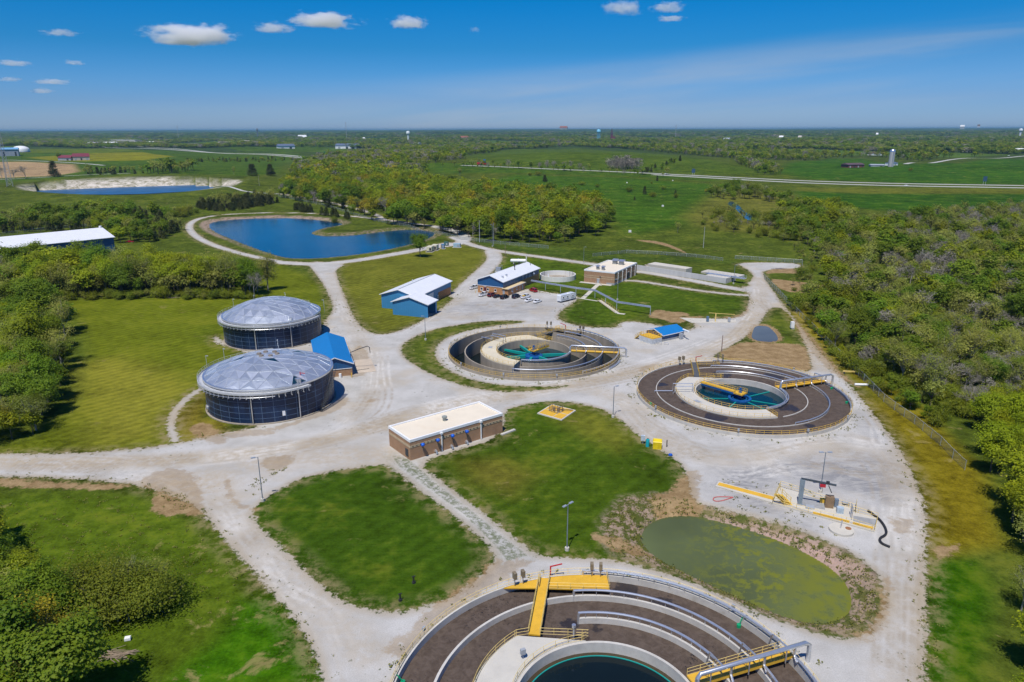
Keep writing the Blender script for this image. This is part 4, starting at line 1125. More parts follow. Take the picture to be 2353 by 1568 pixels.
# ------------------------------------------------------------------ building materials
def brick_mat(name, c1, c2, mortar, sc_=1.6):
    m, t, b = new_mat(name)
    o = t.obj()
    sx = t.node('ShaderNodeSeparateXYZ'); t.link(o, sx.inputs[0])
    cb = t.node('ShaderNodeCombineXYZ'); t.link(t.math('ADD', sx.outputs[0], sx.outputs[1]), cb.inputs[0]); t.link(sx.outputs[2], cb.inputs[1])
    br = t.node('ShaderNodeTexBrick'); br.inputs['Scale'].default_value = sc_; br.inputs['Mortar Size'].default_value = .02
    for k, v in (('Color1', c1), ('Color2', c2), ('Mortar', mortar)): br.inputs[k].default_value = (*v, 1)
    t.link(cb.outputs[0], br.inputs['Vector'])
    c = t.mix(t.ramp(t.noise(.8, 4, .6, o), .35, .75, 0, .35), br.outputs['Color'], [k * .6 for k in c1])
    t.link(c, b.inputs['Base Color']); b.inputs['Roughness'].default_value = .85; b.inputs['Specular IOR Level'].default_value = .25
    return m
BRICK = brick_mat('tan_brick', (.38, .215, .115), (.33, .18, .10), (.42, .31, .21))
BRICK_O = brick_mat('orange_brick', (.46, .22, .085), (.40, .18, .07), (.48, .31, .17))
BAND = brick_mat('pale_split_stone', (.56, .44, .28), (.48, .37, .24), (.40, .31, .2), 1.2)
BLOCK = brick_mat('grey_block', (.33, .34, .35), (.29, .30, .31), (.38, .38, .38), .9)
def ribbed(name, col, rough=.45, rib=.35, metal=0.0, amp=.08):
    m, t, b = new_mat(name)
    o = t.obj(); sx = t.node('ShaderNodeSeparateXYZ'); t.link(o, sx.inputs[0])
    s_ = t.math('ADD', sx.outputs[0], sx.outputs[1])
    fr = t.math('FRACT', t.math('DIVIDE', s_, rib * 2.4))
    line = t.ramp(t.math('ABSOLUTE', t.math('SUBTRACT', fr, .5)), .40, .48)
    c = t.mix(t.math('MULTIPLY', line, .45), col, [k * .6 for k in col])
    c = t.mix(t.ramp(t.noise(.4, 4, .6, o), .3, .8, 0, .3), c, [k * .75 for k in col])
    t.link(c, b.inputs['Base Color']); b.inputs['Roughness'].default_value = rough; b.inputs['Metallic'].default_value = metal
    return m
BLUE_W = ribbed('blue_siding', (.045, .225, .44)); BLUE_D = ribbed('deep_blue_siding', (.012, .085, .22))
ROOF_W = ribbed('white_metal_roof', (.74, .75, .77), .45, .3, 0, .03)
ROOF_B = ribbed('blue_metal_roof', (.012, .185, .48), .4, .25)
ROOF_C = plain('cream_membrane', (.70, .62, .49), .8, 0, .06, .25, (.60, .50, .37), .3)
GLASS = plain('window_glass', (.012, .016, .022), .08, 0, .2, 1)
TRIM = plain('white_trim', (.78, .78, .77), .5, 0, .03, 1)
TAN = plain('tan_roof', (.60, .47, .27), .8, 0, .08, .6)

def gable(t, x0, x1, y0, y1, ze, zr, wall, roof, over=.5, zb=-.4, gmat=None, thick=.18, fascia=TRIM, wname='wall'):
    """walls with gable ends and a two-slope roof; ridge along local y"""
    xm = (x0 + x1) / 2
    mb = MB(); mb.prism([(x0, y0), (x1, y0), (x1, y1), (x0, y1)], zb, ze)
    w_ = mb.build(wname, wall, t)
    sl = (zr - ze) / (xm - x0)
    for y, s in ((y0, 1), (y1, -1)):
        g_ = MB(); g_.add([(x0, y, ze), (x1, y, ze), (xm, y, zr - .06), (x0, y + .2 * s, ze), (x1, y + .2 * s, ze), (xm, y + .2 * s, zr - .06)], [(0, 1, 2), (5, 4, 3), (0, 3, 4, 1), (1, 4, 5, 2), (2, 5, 3, 0)])
        g_.build('gable_wall', gmat or wall, t)
    e = ze - sl * over
    mb = MB()
    prof = [(x0 - over, e), (xm, zr), (x1 + over, e), (x1 + over, e - thick), (xm, zr - thick), (x0 - over, e - thick)]
    vs = [(x, y0 - over, z + .1) for x, z in prof] + [(x, y1 + over, z + .1) for x, z in prof]
    mb.add(vs, [(5, 4, 1, 0), (4, 3, 2, 1), (6, 7, 10, 11), (7, 8, 9, 10), (0, 1, 7, 6), (1, 2, 8, 7), (2, 3, 9, 8), (3, 4, 10, 9), (4, 5, 11, 10), (5, 0, 6, 11)])
    r = mb.build('roof', roof, t)
    f = MB(); y = y0 - over - .03
    f.bar((x0 - over, y, e), (xm, y, zr), .07, .28); f.bar((xm, y, zr), (x1 + over, y, e), .07, .28); f.bar((x1 + over + .03, y0 - over, e), (x1 + over + .03, y1 + over, e), .07, .24)
    f.build('fascia', fascia, r)
    return r
def window(t, c, w, h, ax, out, sill=True):
    """pane with frame and sill on a wall; ax = unit vector along the wall, out = outward normal"""
    c = Vector(c); ax = Vector((*ax, 0)); out = Vector((*out, 0)); rz = math.atan2(ax.y, ax.x)
    fr = MB()
    for s in (-1, 1):
        q = c + ax * s * w / 2 + out * .04; fr.box(q, (.1, .1, h + .1), rz)
        q = c + out * .04 + Vector((0, 0, s * h / 2)); fr.box(q, (w - .1, .1, .1), rz)
    f = fr.build('window', TRIM, t)
    MB().box(c + out * .02, (w - .1, .06, h - .1), rz).build('pane', GLASS, f)
    if sill: MB().box(c + out * .1 + Vector((0, 0, -h / 2 - .16)), (w + .3, .25, .14), rz).build('sill', TRIM, f)
def door(t, c, w, h, ax, out, mat, name='door'):
    c = Vector(c); ax = Vector((*ax, 0)); out = Vector((*out, 0)); rz = math.atan2(ax.y, ax.x)
    d_ = MB().box(c + out * .04 + Vector((0, 0, h / 2)), (w, .1, h), rz).build(name, mat, t)
    MB().box(c + out * .03 + Vector((0, 0, h + .06)), (w + .2, .14, .12), rz).build('door_frame', TRIM, d_)
def flat_roof(t, x0, x1, y0, y1, z, par=.35):
    r = MB().prism([(x0 + .3, y0 + .3), (x1 - .3, y0 + .3), (x1 - .3, y1 - .3), (x0 + .3, y1 - .3)], z - .3, z).build('roof', ROOF_C, t)
    mb = MB(); o = .08
    mb.box(((x0 + x1) / 2, y0 + .15, z + par / 2 - .15), (x1 - x0 + 2 * o, .42, par + .3)); mb.box(((x0 + x1) / 2, y1 - .15, z + par / 2 - .15), (x1 - x0 + 2 * o, .42, par + .3))
    mb.box((x0 + .15, (y0 + y1) / 2, z + par / 2 - .15), (.42, y1 - y0 - .72, par + .3)); mb.box((x1 - .15, (y0 + y1) / 2, z + par / 2 - .15), (.42, y1 - y0 - .72, par + .3))
    mb.build('parapet', TRIM, t)
    return r
def downspout(t, x, y, z0, z1):
    MB().box((x, y, (z0 + z1) / 2), (.22, .22, z1 - z0)).box((x, y, z1 + .2), (.55, .5, .45)).build('downspout', TRIM, t)

# blue metal garage with a lower front wing
t = thing('garage', 'light blue metal garage with white roof and a smaller gabled wing in front', 'garage', (-32.5, 266.6, 0), R_(-20))
gable(t, -25, -9, 8.2, 41, 5.9, 8.3, BLUE_W, ROOF_W, .6)
wl = MB(); wl.prism([(-15.3, 0), (0, 0), (0, .2), (-15.1, .2), (-15.1, 8), (-15.3, 8)], -.4, 5.4).prism([(-.2, 6.9), (0, 6.9), (0, 8), (-9, 8), (-9, 7.8), (-.2, 7.8)], -.4, 5.4).box((-.1, 3.5, 5.0), (.2, 6.7, .8)).build('wing_wall', BLUE_W, t)
r = gable(t, -15.3, 0, .02, 8.0, 5.4, 7.7, TRIM, ROOF_W, .55, 5.3, BLUE_W, wname='ceiling')
MB().box((-6, 4, .05), (11, 7, .1)).build('floor_slab', CONC, t)
for y in (15, 21): door(t, (-9, y, 0), 4.6, 4.4, (0, 1), (1, 0), TRIM, 'roller_door')
MB().box((-8.96, 34.2, 1.7), (.1, 12.6, 3.4)).build('brick_base', BRICK_O, t)
door(t, (-8.9, 27.3, 0), 1.1, 2.2, (0, 1), (1, 0), GREY)
MB().box((-17, 24.6, 8.42), (.35, 33, .12)).build('ridge_cap', GREY, t)
MB().cyl((-20, 26), .15, 7.4, 8.8, 8).build('vent_pipe', STEEL, t)

# office: orange brick below, blue above, white roof
t = thing('office_building', 'long orange brick and blue office with white roof behind the parked cars', 'building', (-15.2, 311.1, 0), R_(-28))
MB().prism([(0, 0), (12.8, 0), (12.8, 36), (0, 36)], -1, 3.5).build('brick_wall', BRICK_O, t)
MB().prism([(12.8, -.02), (15.4, -.02), (15.4, 16), (12.8, 16)], -1, 3.0).build('porch_wall', BRICK_O, t)
MB().box((14.1, 7.9, 3.1), (3.2, 17, .22)).build('porch_roof', TAN, t)
MB().box((15.75, 7.9, 3.08), (.08, 17.1, .32)).build('gutter', TRIM, t)
gable(t, -.05, 12.85, -.05, 36, 6.1, 8.4, BLUE_D, ROOF_W, .55, 3.5)
MB().box((6.4, -.09, 3.5), (12.9, .12, .16)).build('band', TRIM, t)
for x in (2.0, 5.2, 9.0): window(t, (x, 0, 1.9), 1.0, 1.1, (1, 0), (0, -1))
door(t, (3.8, 0, 0), 1.2, 2.9, (1, 0), (0, -1), plain('maroon_door', (.10, .012, .015), .5))
door(t, (13.2, -.02, 0), 1.0, 2.1, (1, 0), (0, -1), GREY)
for y in (3.5, 8): window(t, (15.4, y, 1.8), 1.1, .8, (0, 1), (1, 0))
door(t, (15.4, 13.6, 0), 1.2, 2.2, (0, 1), (1, 0), GREY)
for y in (4.2, 11): MB().box((15.5, y, 1.5), (.14, .14, 3.0)).build('downspout', TRIM, t)
for y in (19, 22.5, 26, 30): MB().box((12.9, y, 4.8), (.14, .14, 2.6)).build('downspout', TRIM, t)
for x, y, z, s in ((10.6, 3.5, 7.2, .7), (10.4, 7.5, 7.25, .7)):
    MB().box((x, y, z), (s, s, .9)).box((x, y, z + .5), (s * 1.3, s * 1.3, .18)).build('roof_vent', STEEL, t)
for x, y, z, h_, r_ in ((8.6, 19, 7.9, 1.5, .18), (5.4, 25, 8.3, 1.1, .35), (5.2, 30, 8.2, 1.3, .3), (9.2, 34, 7.4, 1.0, .12), (2.8, 10, 7.2, .9, .12)):
    MB().cyl((x, y), r_, z - .6, z + h_ - .3, 8).cyl((x, y), r_ * 1.5, z + h_ - .3, z + h_, 8).build('vent_pipe', DARK, t)
MB().tube([(12.95, 29, 4.8), (13.5, 29, 4.8), (13.9, 29, 4.4)], .5, 8).build('exhaust_hood', STEEL, t)
for x in (-.4, 4.4, 7, 9.6, 13.4): MB().cyl((x, -1.4), .09, 0, 1.1, 8).build('bollard', YEL, t)

# open round concrete tank beside the office
t = thing('round_basin', 'open white round concrete tank right of the blue office', 'tank', (22.4, 341.4, 0))
MB().ring(8.3, 8.75, -1.5, 2.35, n=64).build('wall', plain('white_concrete', (.68, .67, .63), .8, 0, .06, .8, (.52, .48, .42), .3, 0, True), t, smooth=True)
MB().cyl((0, 0), 8.3, -.6, .06, 64).build('floor', CONC_T, t)
MB().cyl((.2, -2), 1.4, 0, .55, 20).build('hatch', WHITE, t)
MB().tube([(-4.5, 1, -.4), (-4.5, 1, 2.0)], .38, 10).build('standpipe', WHITE, t)
for x, y in ((-6.6, -1.5), (6, 1.5), (7.2, -1)): MB().tube([(x, y, -.4), (x, y, 4.6)], .07, 5).build('post', DARK, t)
for x in (2.6, 3.3): MB().tube([(x, -.5, -.4), (x + .2, -.6, 1.2)], .14, 6).build('pump', DARK, t)

t = thing('propane_tank', 'white horizontal gas tank behind the office roof', 'tank', (Q('H', 975, 170)[0], Q('H', 975, 170)[1], 0), R_(-4))
MB().lathe([(0, -4.4), (.6, -4.3), (.95, -3.9), (1.0, -3.4), (1.0, 3.4), (.95, 3.9), (.6, 4.3), (0, 4.4)], 18).build('vessel', WHITE, t, smooth=True).matrix_local = Matrix.Translation((0, 0, 1.7)) @ Matrix.Rotation(R_(90), 4, 'Y')
for x in (-2.6, 2.6): MB().box((x, 0, .5), (.5, 1.6, 1.0)).build('saddle', CONC, t)
MB().cyl((0, 0), .35, 2.6, 3.0, 10).build('dome_lid', GREY, t)
q = Q('H', 1143, 195); t = thing('vent_stack', 'thin cream vent stack standing beside the white gas tank', 'pipe', (q[0], q[1], 0)); MB().tube([(0, 0, 0), (0, 0, 5.5)], .3, 8).build('pipe', plain('cream_paint', (.75, .72, .62), .6), t); MB().cyl((0, 0), .45, -.1, .25, 10).build('footing', CONC, t)
q = Q('H', 560, 330); t = thing('transformer', 'grey transformer frame behind the left end of the office', 'transformer', (q[0], q[1], 0), R_(-20))
MB().box((0, 0, 1.2), (2.6, 1.6, 2.2)).build('case', plain('case_grey', (.28, .31, .36), .5), t); MB().box((0, 0, .05), (3.6, 2.6, .1)).build('slab', CONC, t)
for x in (-1.9, 1.9): MB().bar((x, 0, 0), (x, 0, 3.4), .14).build('post', STEEL, t)
MB().bar((-1.9, 0, 3.3), (1.9, 0, 3.3), .12).build('crossbar', STEEL, t)

# brick works building with roof hoods
t = thing('brick_building', 'tan brick works building with four metal hoods on its cream roof', 'building', (47.8, 325.3, 0), R_(-30))
MB().prism([(-15.5, 0), (0, 0), (0, 29), (-15.5, 29)], -.6, 5.45).build('wall', BRICK, t)
MB().prism([(-4, -.06), (.06, -.06), (.06, 20), (-.1, 20), (-.1, .1), (-4, .1)], -1.5, .9).build('block_base', BLOCK, t)
MB().box((-7.75, -.02, 2.6), (15.52, .06, .3)).box((0.02, 14.5, 2.6), (.06, 29, .3)).box((-7.75, -.02, 3.5), (15.52, .06, .3)).build('stone_band', BAND, t)
flat_roof(t, -15.5, 0, 0, 29, 5.8)
for x, y, s, h_ in ((-10.5, 4.6, 1.2, 1.5), (-7.6, 4.2, 1.2, 1.5), (-8.8, 22, 2.0, 1.9), (-5.2, 21.4, 2.0, 1.9)):
    q = MB().box((x, y, 5.8 + h_ / 2), (s, s, h_)).build('hood', plain('hood_metal', (.30, .31, .30), .5, .4), t)
    MB().add([(x - s * .7, y - s * .8, 5.8 + h_), (x + s * .7, y - s * .8, 5.8 + h_), (x + s * .7, y + s * .8, 5.8 + h_ + .5), (x - s * .7, y + s * .8, 5.8 + h_ + .5), (x - s * .7, y + s * .8, 5.7 + h_), (x + s * .7, y + s * .8, 5.7 + h_)], [(0, 1, 2, 3), (0, 4, 5, 1), (3, 2, 5, 4), (0, 3, 4), (1, 5, 2)]).build('hood_cap', STEEL, q)
door(t, (-8.2, 0, 0), 1.3, 2.3, (1, 0), (0, -1), GREY)
MB().box((-7.2, -.12, 3.3), (.6, .25, .5)).build('wall_lamp', DARK, t)
for y in (4, 9.5, 14.5, 21, 26.5): downspout(t, .18, y, -.4, 4.9)
door(t, (0, 17.6, 0), 2.6, 3.4, (0, 1), (1, 0), DARK, 'roller_door')
MB().box((-9, -1.1, .06), (16, 2.2, .2)).build('apron', CONC_L, t)
mb = MB()
for k in range(5): mb.box((-8.2 + 1.2 + k * .35, -2.6 - k * .3, .1 - k * .05), (2.6, .4, .2))
mb.build('step', CONC_L, t)
mb = MB(); rail(mb, [(-6.8, -.6, .15), (-5.2, -3.4, 0)]); rail(mb, [(-9.2, -.6, .15), (-7.6, -3.6, 0)]); mb.build('handrail', STEEL, t)

# concrete channels beside it
q0 = Q(8, 535, 200); q1 = Q(8, 1375, 330)
ux = Vector((q1[0] - q0[0], q1[1] - q0[1], 0)); LW = ux.length; rzw = math.atan2(ux.y, ux.x)
t = thing('concrete_channel', 'long grey concrete channel wall with flat slabs running right from the brick works', 'channel', (q0[0], q0[1], 0), rzw)
mb = MB(); mb.prism([(0, 0), (LW, 0), (LW, .5), (0, .5)], -.5, 2.6); w1 = mb.build('wall', plain('grey_wall_concrete', (.47, .47, .46), .85, 0, .12, .6, (.34, .33, .31), .3, .1, True), t)
MB().prism([(LW - .5, .5), (LW, .5), (LW, 10), (LW - .5, 10)], -.5, 2.5).build('end_wall', CONC, t)
MB().prism([(LW - 12, .5), (LW - .5, .5), (LW - .5, 9), (LW - 12, 9)], 1.6, 2.2).build('cover_slab', CONC_L, t)
MB().prism([(4, 6), (26, 7), (26, 13), (4, 13)], -.2, 2.7).build('vault', CONC_L, t)
MB().prism([(30, 15), (50, 15), (50, 22), (30, 22)], -.2, .9).build('covered_basin', CONC_L, t)
MB().prism([(38, 5), (58, 5), (58, 7.6), (38, 7.6)], 2.2, 2.5).build('grating_walk', STEEL, t)
mb = MB(); rail(mb, [(38, 5, 2.5), (58, 5, 2.5)]); rail(mb, [(38, 7.6, 2.5), (58, 7.6, 2.5)]); mb.build('handrail', STEEL, t)
MB().bar((4, 4, 2.5), (11, 2, .4), 1.2, .3).build('stair', CONC_T, t)

# foreground pump house
t = thing('pump_house', 'foreground brick pump house with cream flat roof and four blue gooseneck caps', 'building', (-22.4, 142.7, 0), R_(37.2))
MB().prism([(0, 0), (25.2, 0), (25.2, 9.8), (0, 9.8)], -.3, 4.3).build('wall', BRICK, t)
mb = MB(); mb.box((12.6, -.015, 3.25), (25.26, .07, .55)); mb.box((-.015, 4.9, 3.25), (.07, 9.86, .55)); bd = mb.build('stone_band', BAND, t)
for k in range(26):
    MB().box((.7 + k * .95, -.06, 3.25), (.24, .05, .24)).build('accent_tile', plain('dark_tile', (.05, .045, .04), .6), bd)
flat_roof(t, 0, 25.2, 0, 9.8, 4.65, .3)
MB().cyl((12.2, 5.2), .45, 4.65, 5.4, 12).cyl((12.2, 5.2), .62, 5.4, 5.75, 12).build('roof_vent', plain('vent_grey', (.25, .27, .25), .6), t)
for x in (8.0, 18.8): downspout(t, x, -.2, .1, 4.3)
for x in (2.8, 6.7, 10.6, 14.5):
    c_ = MB().lathe([(0, .42), (.25, .38), (.42, .2), (.46, 0), (.40, -.2), (0, -.2)], 14).build('vent_cap', plain('bright_blue', (.005, .10, .55), .4), t, smooth=True); c_.location = (x, -.75, 3.3)
    MB().tube([(0, .75, -.05), (0, .2, -.05), (0, 0, -.2)], .2, 8).build('vent_neck', BLUE_P, c_)
for x in (6.2, 10.4, 14.5):
    MB().tube([(x, -.02, .45), (x, -.45, .9), (x, -.85, .75), (x, -1.0, .2)], .24, 8).build('elbow_pipe', STEEL, t, smooth=True)
MB().box((-.05, 1.5, 1.5), (.12, 1.2, 1.7)).build('louvre', DARK, t)
MB().box((26.1, -1.0, .15), (4.4, .7, .3), .1).build('splash_block', CONC, t)
MB().box((25.6, 1.0, .4), (.5, .9, .8)).build('utility_box', DARK, t)

# small blue-roofed building between the digesters
ax = math.atan2(197.8 - 225.3, -51.9 + 60.9)
t = thing('blue_roof_building', 'low brick building with bright blue roof tucked beside the domed tanks', 'building', (-51.9, 197.8, 0), ax + R_(90))
gable(t, -4.9, 4.9, .5, 28.5, 3.9, 6.0, BRICK, ROOF_B, .5, -.3, BLUE_D)
MB().prism([(-4.92, .42), (4.92, .42), (4.92, .52), (-4.92, .52)], 2.3, 3.9).build('blue_panel', BLUE_D, t)
MB().bar((-4.9, .38, 2.3), (4.9, .38, 2.3), .1, .14).build('band', TRIM, t)
for x in (5.6,):
    mb = MB(); rail(mb, [(x, 10, 2.2), (x, 26, 2.2)], h=1.5, step=2); mb.build('pipe_guard', YEL, t)
MB().cyl((4.4, -1.6), .12, 0, 1.5, 8).build('bollard', YEL, t)
MB().cyl((1.2, -.6), .4, 0, 1.2, 12).build('drum', WHITE, t)
MB().tube([(5.2, 6, 2.5), (5.2, 6, 5.4), (7.5, 5.4, 6.4), (10.2, 5, 7.2), (10.8, 5, 6.8), (10.9, 4.9, 5.0)], .12, 6).build('loading_arm', DARK, t)
MB().tube([(5.0, 3.0, 3.0), (6.2, 2.8, 3.6)], .12, 6).build('pipe', STEEL, t)
q = Q(4, 1650, 890); t = thing('loading_pad', 'stained concrete loading slab beside the blue roofed building', 'slab', (q[0], q[1], .02), ax + R_(90)); MB().box((0, 1, .03), (8, 13, .08)).build('slab', plain('tan_slab', (.50, .42, .33), .9, 0, .12, .4, (.38, .30, .22), .2), t); MB().bar((-2, -3, .12), (2.2, -2.6, .12), .1).build('drain_grate', DARK, t)

# long blue shed at the far left
q = Q(1, 775, 910, 8.5); q0 = Q(1, 0, 990, 8.5); a_ = math.atan2(q[1] - q0[1], q[0] - q0[0])
t = thing('long_shed', 'long blue metal shed with white roof behind the trees at the far left', 'shed', (q[0], q[1], 0), a_ - R_(90))
gable(t, -36, 0, -95, 0, 8.5, 12.5, BLUE_D, ROOF_W, .8)
MB().box((.06, -30, 3), (.1, 8, 5)).build('roller_door', BLUE_W, t)
MB().cyl((-18, -.3), .8, 12.6, 13.6, 10).build('roof_vent', WHITE, t)

# shelter with blue roof and a yellow stair platform next to it
bq = Q(8, 790, 862); ang_s = math.atan2(*(np.array(Q(8, 940, 797, 2.5)) - np.array(Q(8, 790, 830, 2.5)))[::-1])
t = thing('valve_shelter', 'small low shelter with bright blue roof beside the yellow stair platform', 'shelter', (bq[0], bq[1], 0), ang_s - R_(90))
gable(t, -8.0, 0, .4, 10.5, 2.3, 3.6, BLUE_D, ROOF_B, .5, -.3, BLUE_D)
MB().prism([(-8.2, .2), (.2, .2), (.2, 10.7), (-8.2, 10.7)], -.3, .7).build('block_base', BLOCK, t)
MB().tube([(.6, 9.5, 3.0), (4.2, 8.2, 3.3)], .3, 8).build('exhaust_pipe', WHITE, t); MB().box((1.4, 7.8, 1.0), (1.0, 1.2, 1.8)).build('generator', GREY, t)
bq = Q(8, 640, 868); t = thing('stair_platform', 'yellow railed stair platform on a grey concrete box left of the blue shelter', 'platform', (bq[0], bq[1], 0), ang_s - R_(90))
MB().box((0, 2.2, .9), (6.4, 4.6, 1.8)).build('box', plain('pale_box_concrete', (.50, .52, .53), .8), t); MB().box((0, 2.2, 1.87), (6.4, 4.6, .12)).build('deck', YEL_G, t)
mb = MB(); rail(mb, [(3.1, 0, 1.9), (3.1, 4.4, 1.9), (-3.1, 4.4, 1.9), (-3.1, 0, 1.9), (3.1, 0, 1.9)], step=1.2, r=.05); mb.build('handrail', YEL, t)
for k in range(7): MB().box((-3.5 - k * .32, .6, 1.7 - k * .26), (.34, 1.3, .08)).build('tread', YEL, t)
mb = MB(); rail(mb, [(-3.3, 0, 1.8), (-5.6, 0, 0)], step=1, r=.05); rail(mb, [(-3.3, 1.3, 1.8), (-5.6, 1.3, 0)], step=1, r=.05); mb.build('stair_rail', YEL, t)
bq = Q(8, 770, 885); t = thing('pipe_manifold', 'low grey pipes lying in front of the blue shelter', 'pipes', (bq[0], bq[1], 0), R_(-10))
for k in range(3): MB().tube([(-3 + k * 2.2, 0, .1), (-3 + k * 2.2, 0, .7), (-1.6 + k * 2.2, -.3, .7), (-1.6 + k * 2.2, -.3, .1)], .12, 6).build('pipe', STEEL, t)
# ------------------------------------------------------------------ vehicles
CARM = {}
def paint_mat(n, c, met=.2):
    if n not in CARM:
        m, t, b = new_mat(n); b.inputs['Base Color'].default_value = (*c, 1); b.inputs['Roughness'].default_value = .3; b.inputs['Metallic'].default_value = met
        b.inputs['Coat Weight'].default_value = .7; b.inputs['Coat Roughness'].default_value = .05
        CARM[n] = m
    return CARM[n]
P_WH = paint_mat('car_white', (.74, .75, .76), 0); P_BK = paint_mat('car_black', (.012, .012, .014)); P_MR = paint_mat('car_maroon', (.13, .008, .016)); P_RD = paint_mat('car_red', (.36, .008, .014)); P_NV = paint_mat('car_navy', (.010, .014, .03))
LAMP_R = plain('tail_lens', (.30, .01, .01), .3); LAMP_W = plain('head_lens', (.75, .75, .72), .15)
def vehicle(kind, label, cat, paint, x, y, rz, name=None, group='cars parked by the office', z=0.0):
    """faces local +x"""
    name = name or ('pickup_truck' if kind == 'pickup' else 'parked_car')
    t = thing(name, label, cat, (x, y, z), rz, group)
    L = {'pickup': 5.9, 'suv': 4.9, 'sedan': 4.8}[kind]; W = .95 if kind != 'sedan' else .89
    zs = {'pickup': 1.08, 'suv': 1.05, 'sedan': .86}[kind]; zt = {'pickup': 1.88, 'suv': 1.80, 'sedan': 1.43}[kind]
    h = L / 2
    # lower body lofted along its length
    st = [(-h, W * .86, .48, zs - .10), (-h + .15, W * .97, .36, zs), (-h * .4, W, .32, zs), (h * .35, W, .32, zs), (h * .42, W, .32, zs - .02), (h - .45, W * .97, .34, zs - .12), (h - .1, W * .90, .40, zs - .22), (h, W * .82, .48, zs - .32)]
    mb = MB(); vs = []
    for q in st:
        X, w_, z0, z1 = q; vs += [(X, -w_, z0), (X, w_, z0), (X, w_, z1 - .12), (X, w_ * .93, z1), (X, -w_ * .93, z1), (X, -w_, z1 - .12)]
    fs = []
    for i in range(len(st) - 1):
        for k in range(6):
            fs.append((i * 6 + k, i * 6 + (k + 1) % 6, i * 6 + 6 + (k + 1) % 6, i * 6 + 6 + k))
    fs += [(5, 4, 3, 2, 1, 0), tuple(len(vs) - 6 + k for k in range(6))]
    mb.add(vs, fs); body = mb.build('body', paint, t, smooth=True)
    c0, c1, d0, d1 = {'pickup': (-.55, 1.55, -.35, .75), 'suv': (-h + .12, 1.35, -h + .55, .55), 'sedan': (-1.75, 1.15, -.95, .30)}[kind]
    w0, w1 = W * .90, W * .72
    MB().hull8([(c0, -w0, zs - .02), (c1, -w0, zs - .02), (c1, w0, zs - .02), (c0, w0, zs - .02)], [(d0, -w1, zt - .07), (d1, -w1, zt - .07), (d1, w1, zt - .07), (d0, w1, zt - .07)]).build('window', GLASS, t)
    rf = MB(); rf.hull8([(d0 - .08, -w1 - .03, zt - .1), (d1 + .1, -w1 - .03, zt - .1), (d1 + .1, w1 + .03, zt - .1), (d0 - .08, w1 + .03, zt - .1)], [(d0 + .05, -w1 + .08, zt), (d1 - .05, -w1 + .08, zt), (d1 - .05, w1 - .08, zt), (d0 + .05, w1 - .08, zt)])
    for s in (-1, 1):
        rf.bar((c0, s * w0, zs - .02), (d0, s * w1, zt - .07), .12); rf.bar((c1, s * w0, zs - .02), (d1, s * w1, zt - .07), .09); xm = (c0 + c1) / 2; rf.bar((xm, s * (w0 + .01), zs - .02), ((d0 + d1) / 2, s * (w1 + .01), zt - .07), .10)
    rf.build('roof', paint, t)
    if kind == 'pickup':
        bed = MB(); bed.box((-1.75, 0, zs - .02), (2.05, 1.55, .06)).build('bed', DARK, t)
        tg = MB().box((-1.75, W * .9, zs + .03), (2.2, .1, .12)).build('bed_rail', paint, t); MB().box((-1.75, -W * .9, zs + .03), (2.2, .1, .12)).build('bed_rail', paint, t)
        MB().box((-h + .06, 0, zs + .02), (.1, 1.6, .12)).build('tailgate', paint, t)
    r = .40 if kind != 'sedan' else .33
    for sx in (-1, 1):
        for s in (-1, 1):
            X = sx * h * .62; w_ = MB().tube([(X, s * (W - .22), r), (X, s * (W + .02), r)], r, 14).build('wheel', BLK, t)
            MB().tube([(X, s * (W - .02), r), (X, s * (W + .035), r)], r * .58, 10).build('rim', STEEL, w_)
            MB().box((-h + .04, s * W * .72, zs - .28), (.1, .25, .3)).build('tail_lamp', LAMP_R, t) if sx < 0 else MB().box((h - .1, s * W * .68, zs - .42), (.2, .36, .16)).build('headlamp', LAMP_W, t)
    MB().box((-h - .03, 0, .48), (.14, W * 1.75, .2)).build('bumper', STEEL if kind == 'pickup' else paint, t); MB().box((h + .0, 0, .44), (.14, W * 1.6, .22)).build('bumper', DARK, t)
    return t
def HC(x, y): return Q('H', x, y)
hd = R_(54)
vehicle('pickup', 'white pickup truck first in the row in front of the brick gable', 'pickup truck', P_WH, *HC(245, 838), hd)
vehicle('suv', 'maroon car parked between the white pickup and the black cars', 'car', P_MR, *HC(420, 850), hd)
vehicle('sedan', 'black car parked right next to the maroon one', 'car', P_BK, *HC(535, 872), hd)
vehicle('suv', 'long black car nearest the brick corner of the office', 'car', P_BK, *HC(685, 896), hd)
vehicle('suv', 'dark navy van parked right of the office corner beside a loaded pickup', 'van', P_NV, *HC(930, 882), hd)
tk = vehicle('pickup', 'white pickup with yellow load in its open bed', 'pickup truck', P_WH, *HC(1130, 885), hd)
MB().box((-1.6, 0, 1.25), (1.2, 1.0, .4)).build('load', YEL, tk)
vehicle('sedan', 'white sedan parked behind the loaded pickup', 'car', P_WH, *HC(1198, 958), hd)
vehicle('sedan', 'white sedan at the right end of the parked cars', 'car', P_WH, *HC(1378, 980), hd)
vehicle('suv', 'bright red car parked at the porch by the lawn', 'car', P_RD, *HC(1285, 752), R_(120))
vehicle('pickup', 'white pickup standing alone left of the office', 'pickup truck', P_WH, *HC(50, 690), hd)
q = ground_hit(0 + 890 * .33594, 239 + 948 * .33594)
vehicle('sedan', 'small red car beside the end of the long blue shed', 'car', P_RD, *q, R_(5), group='lone cars', z=gz(*q))
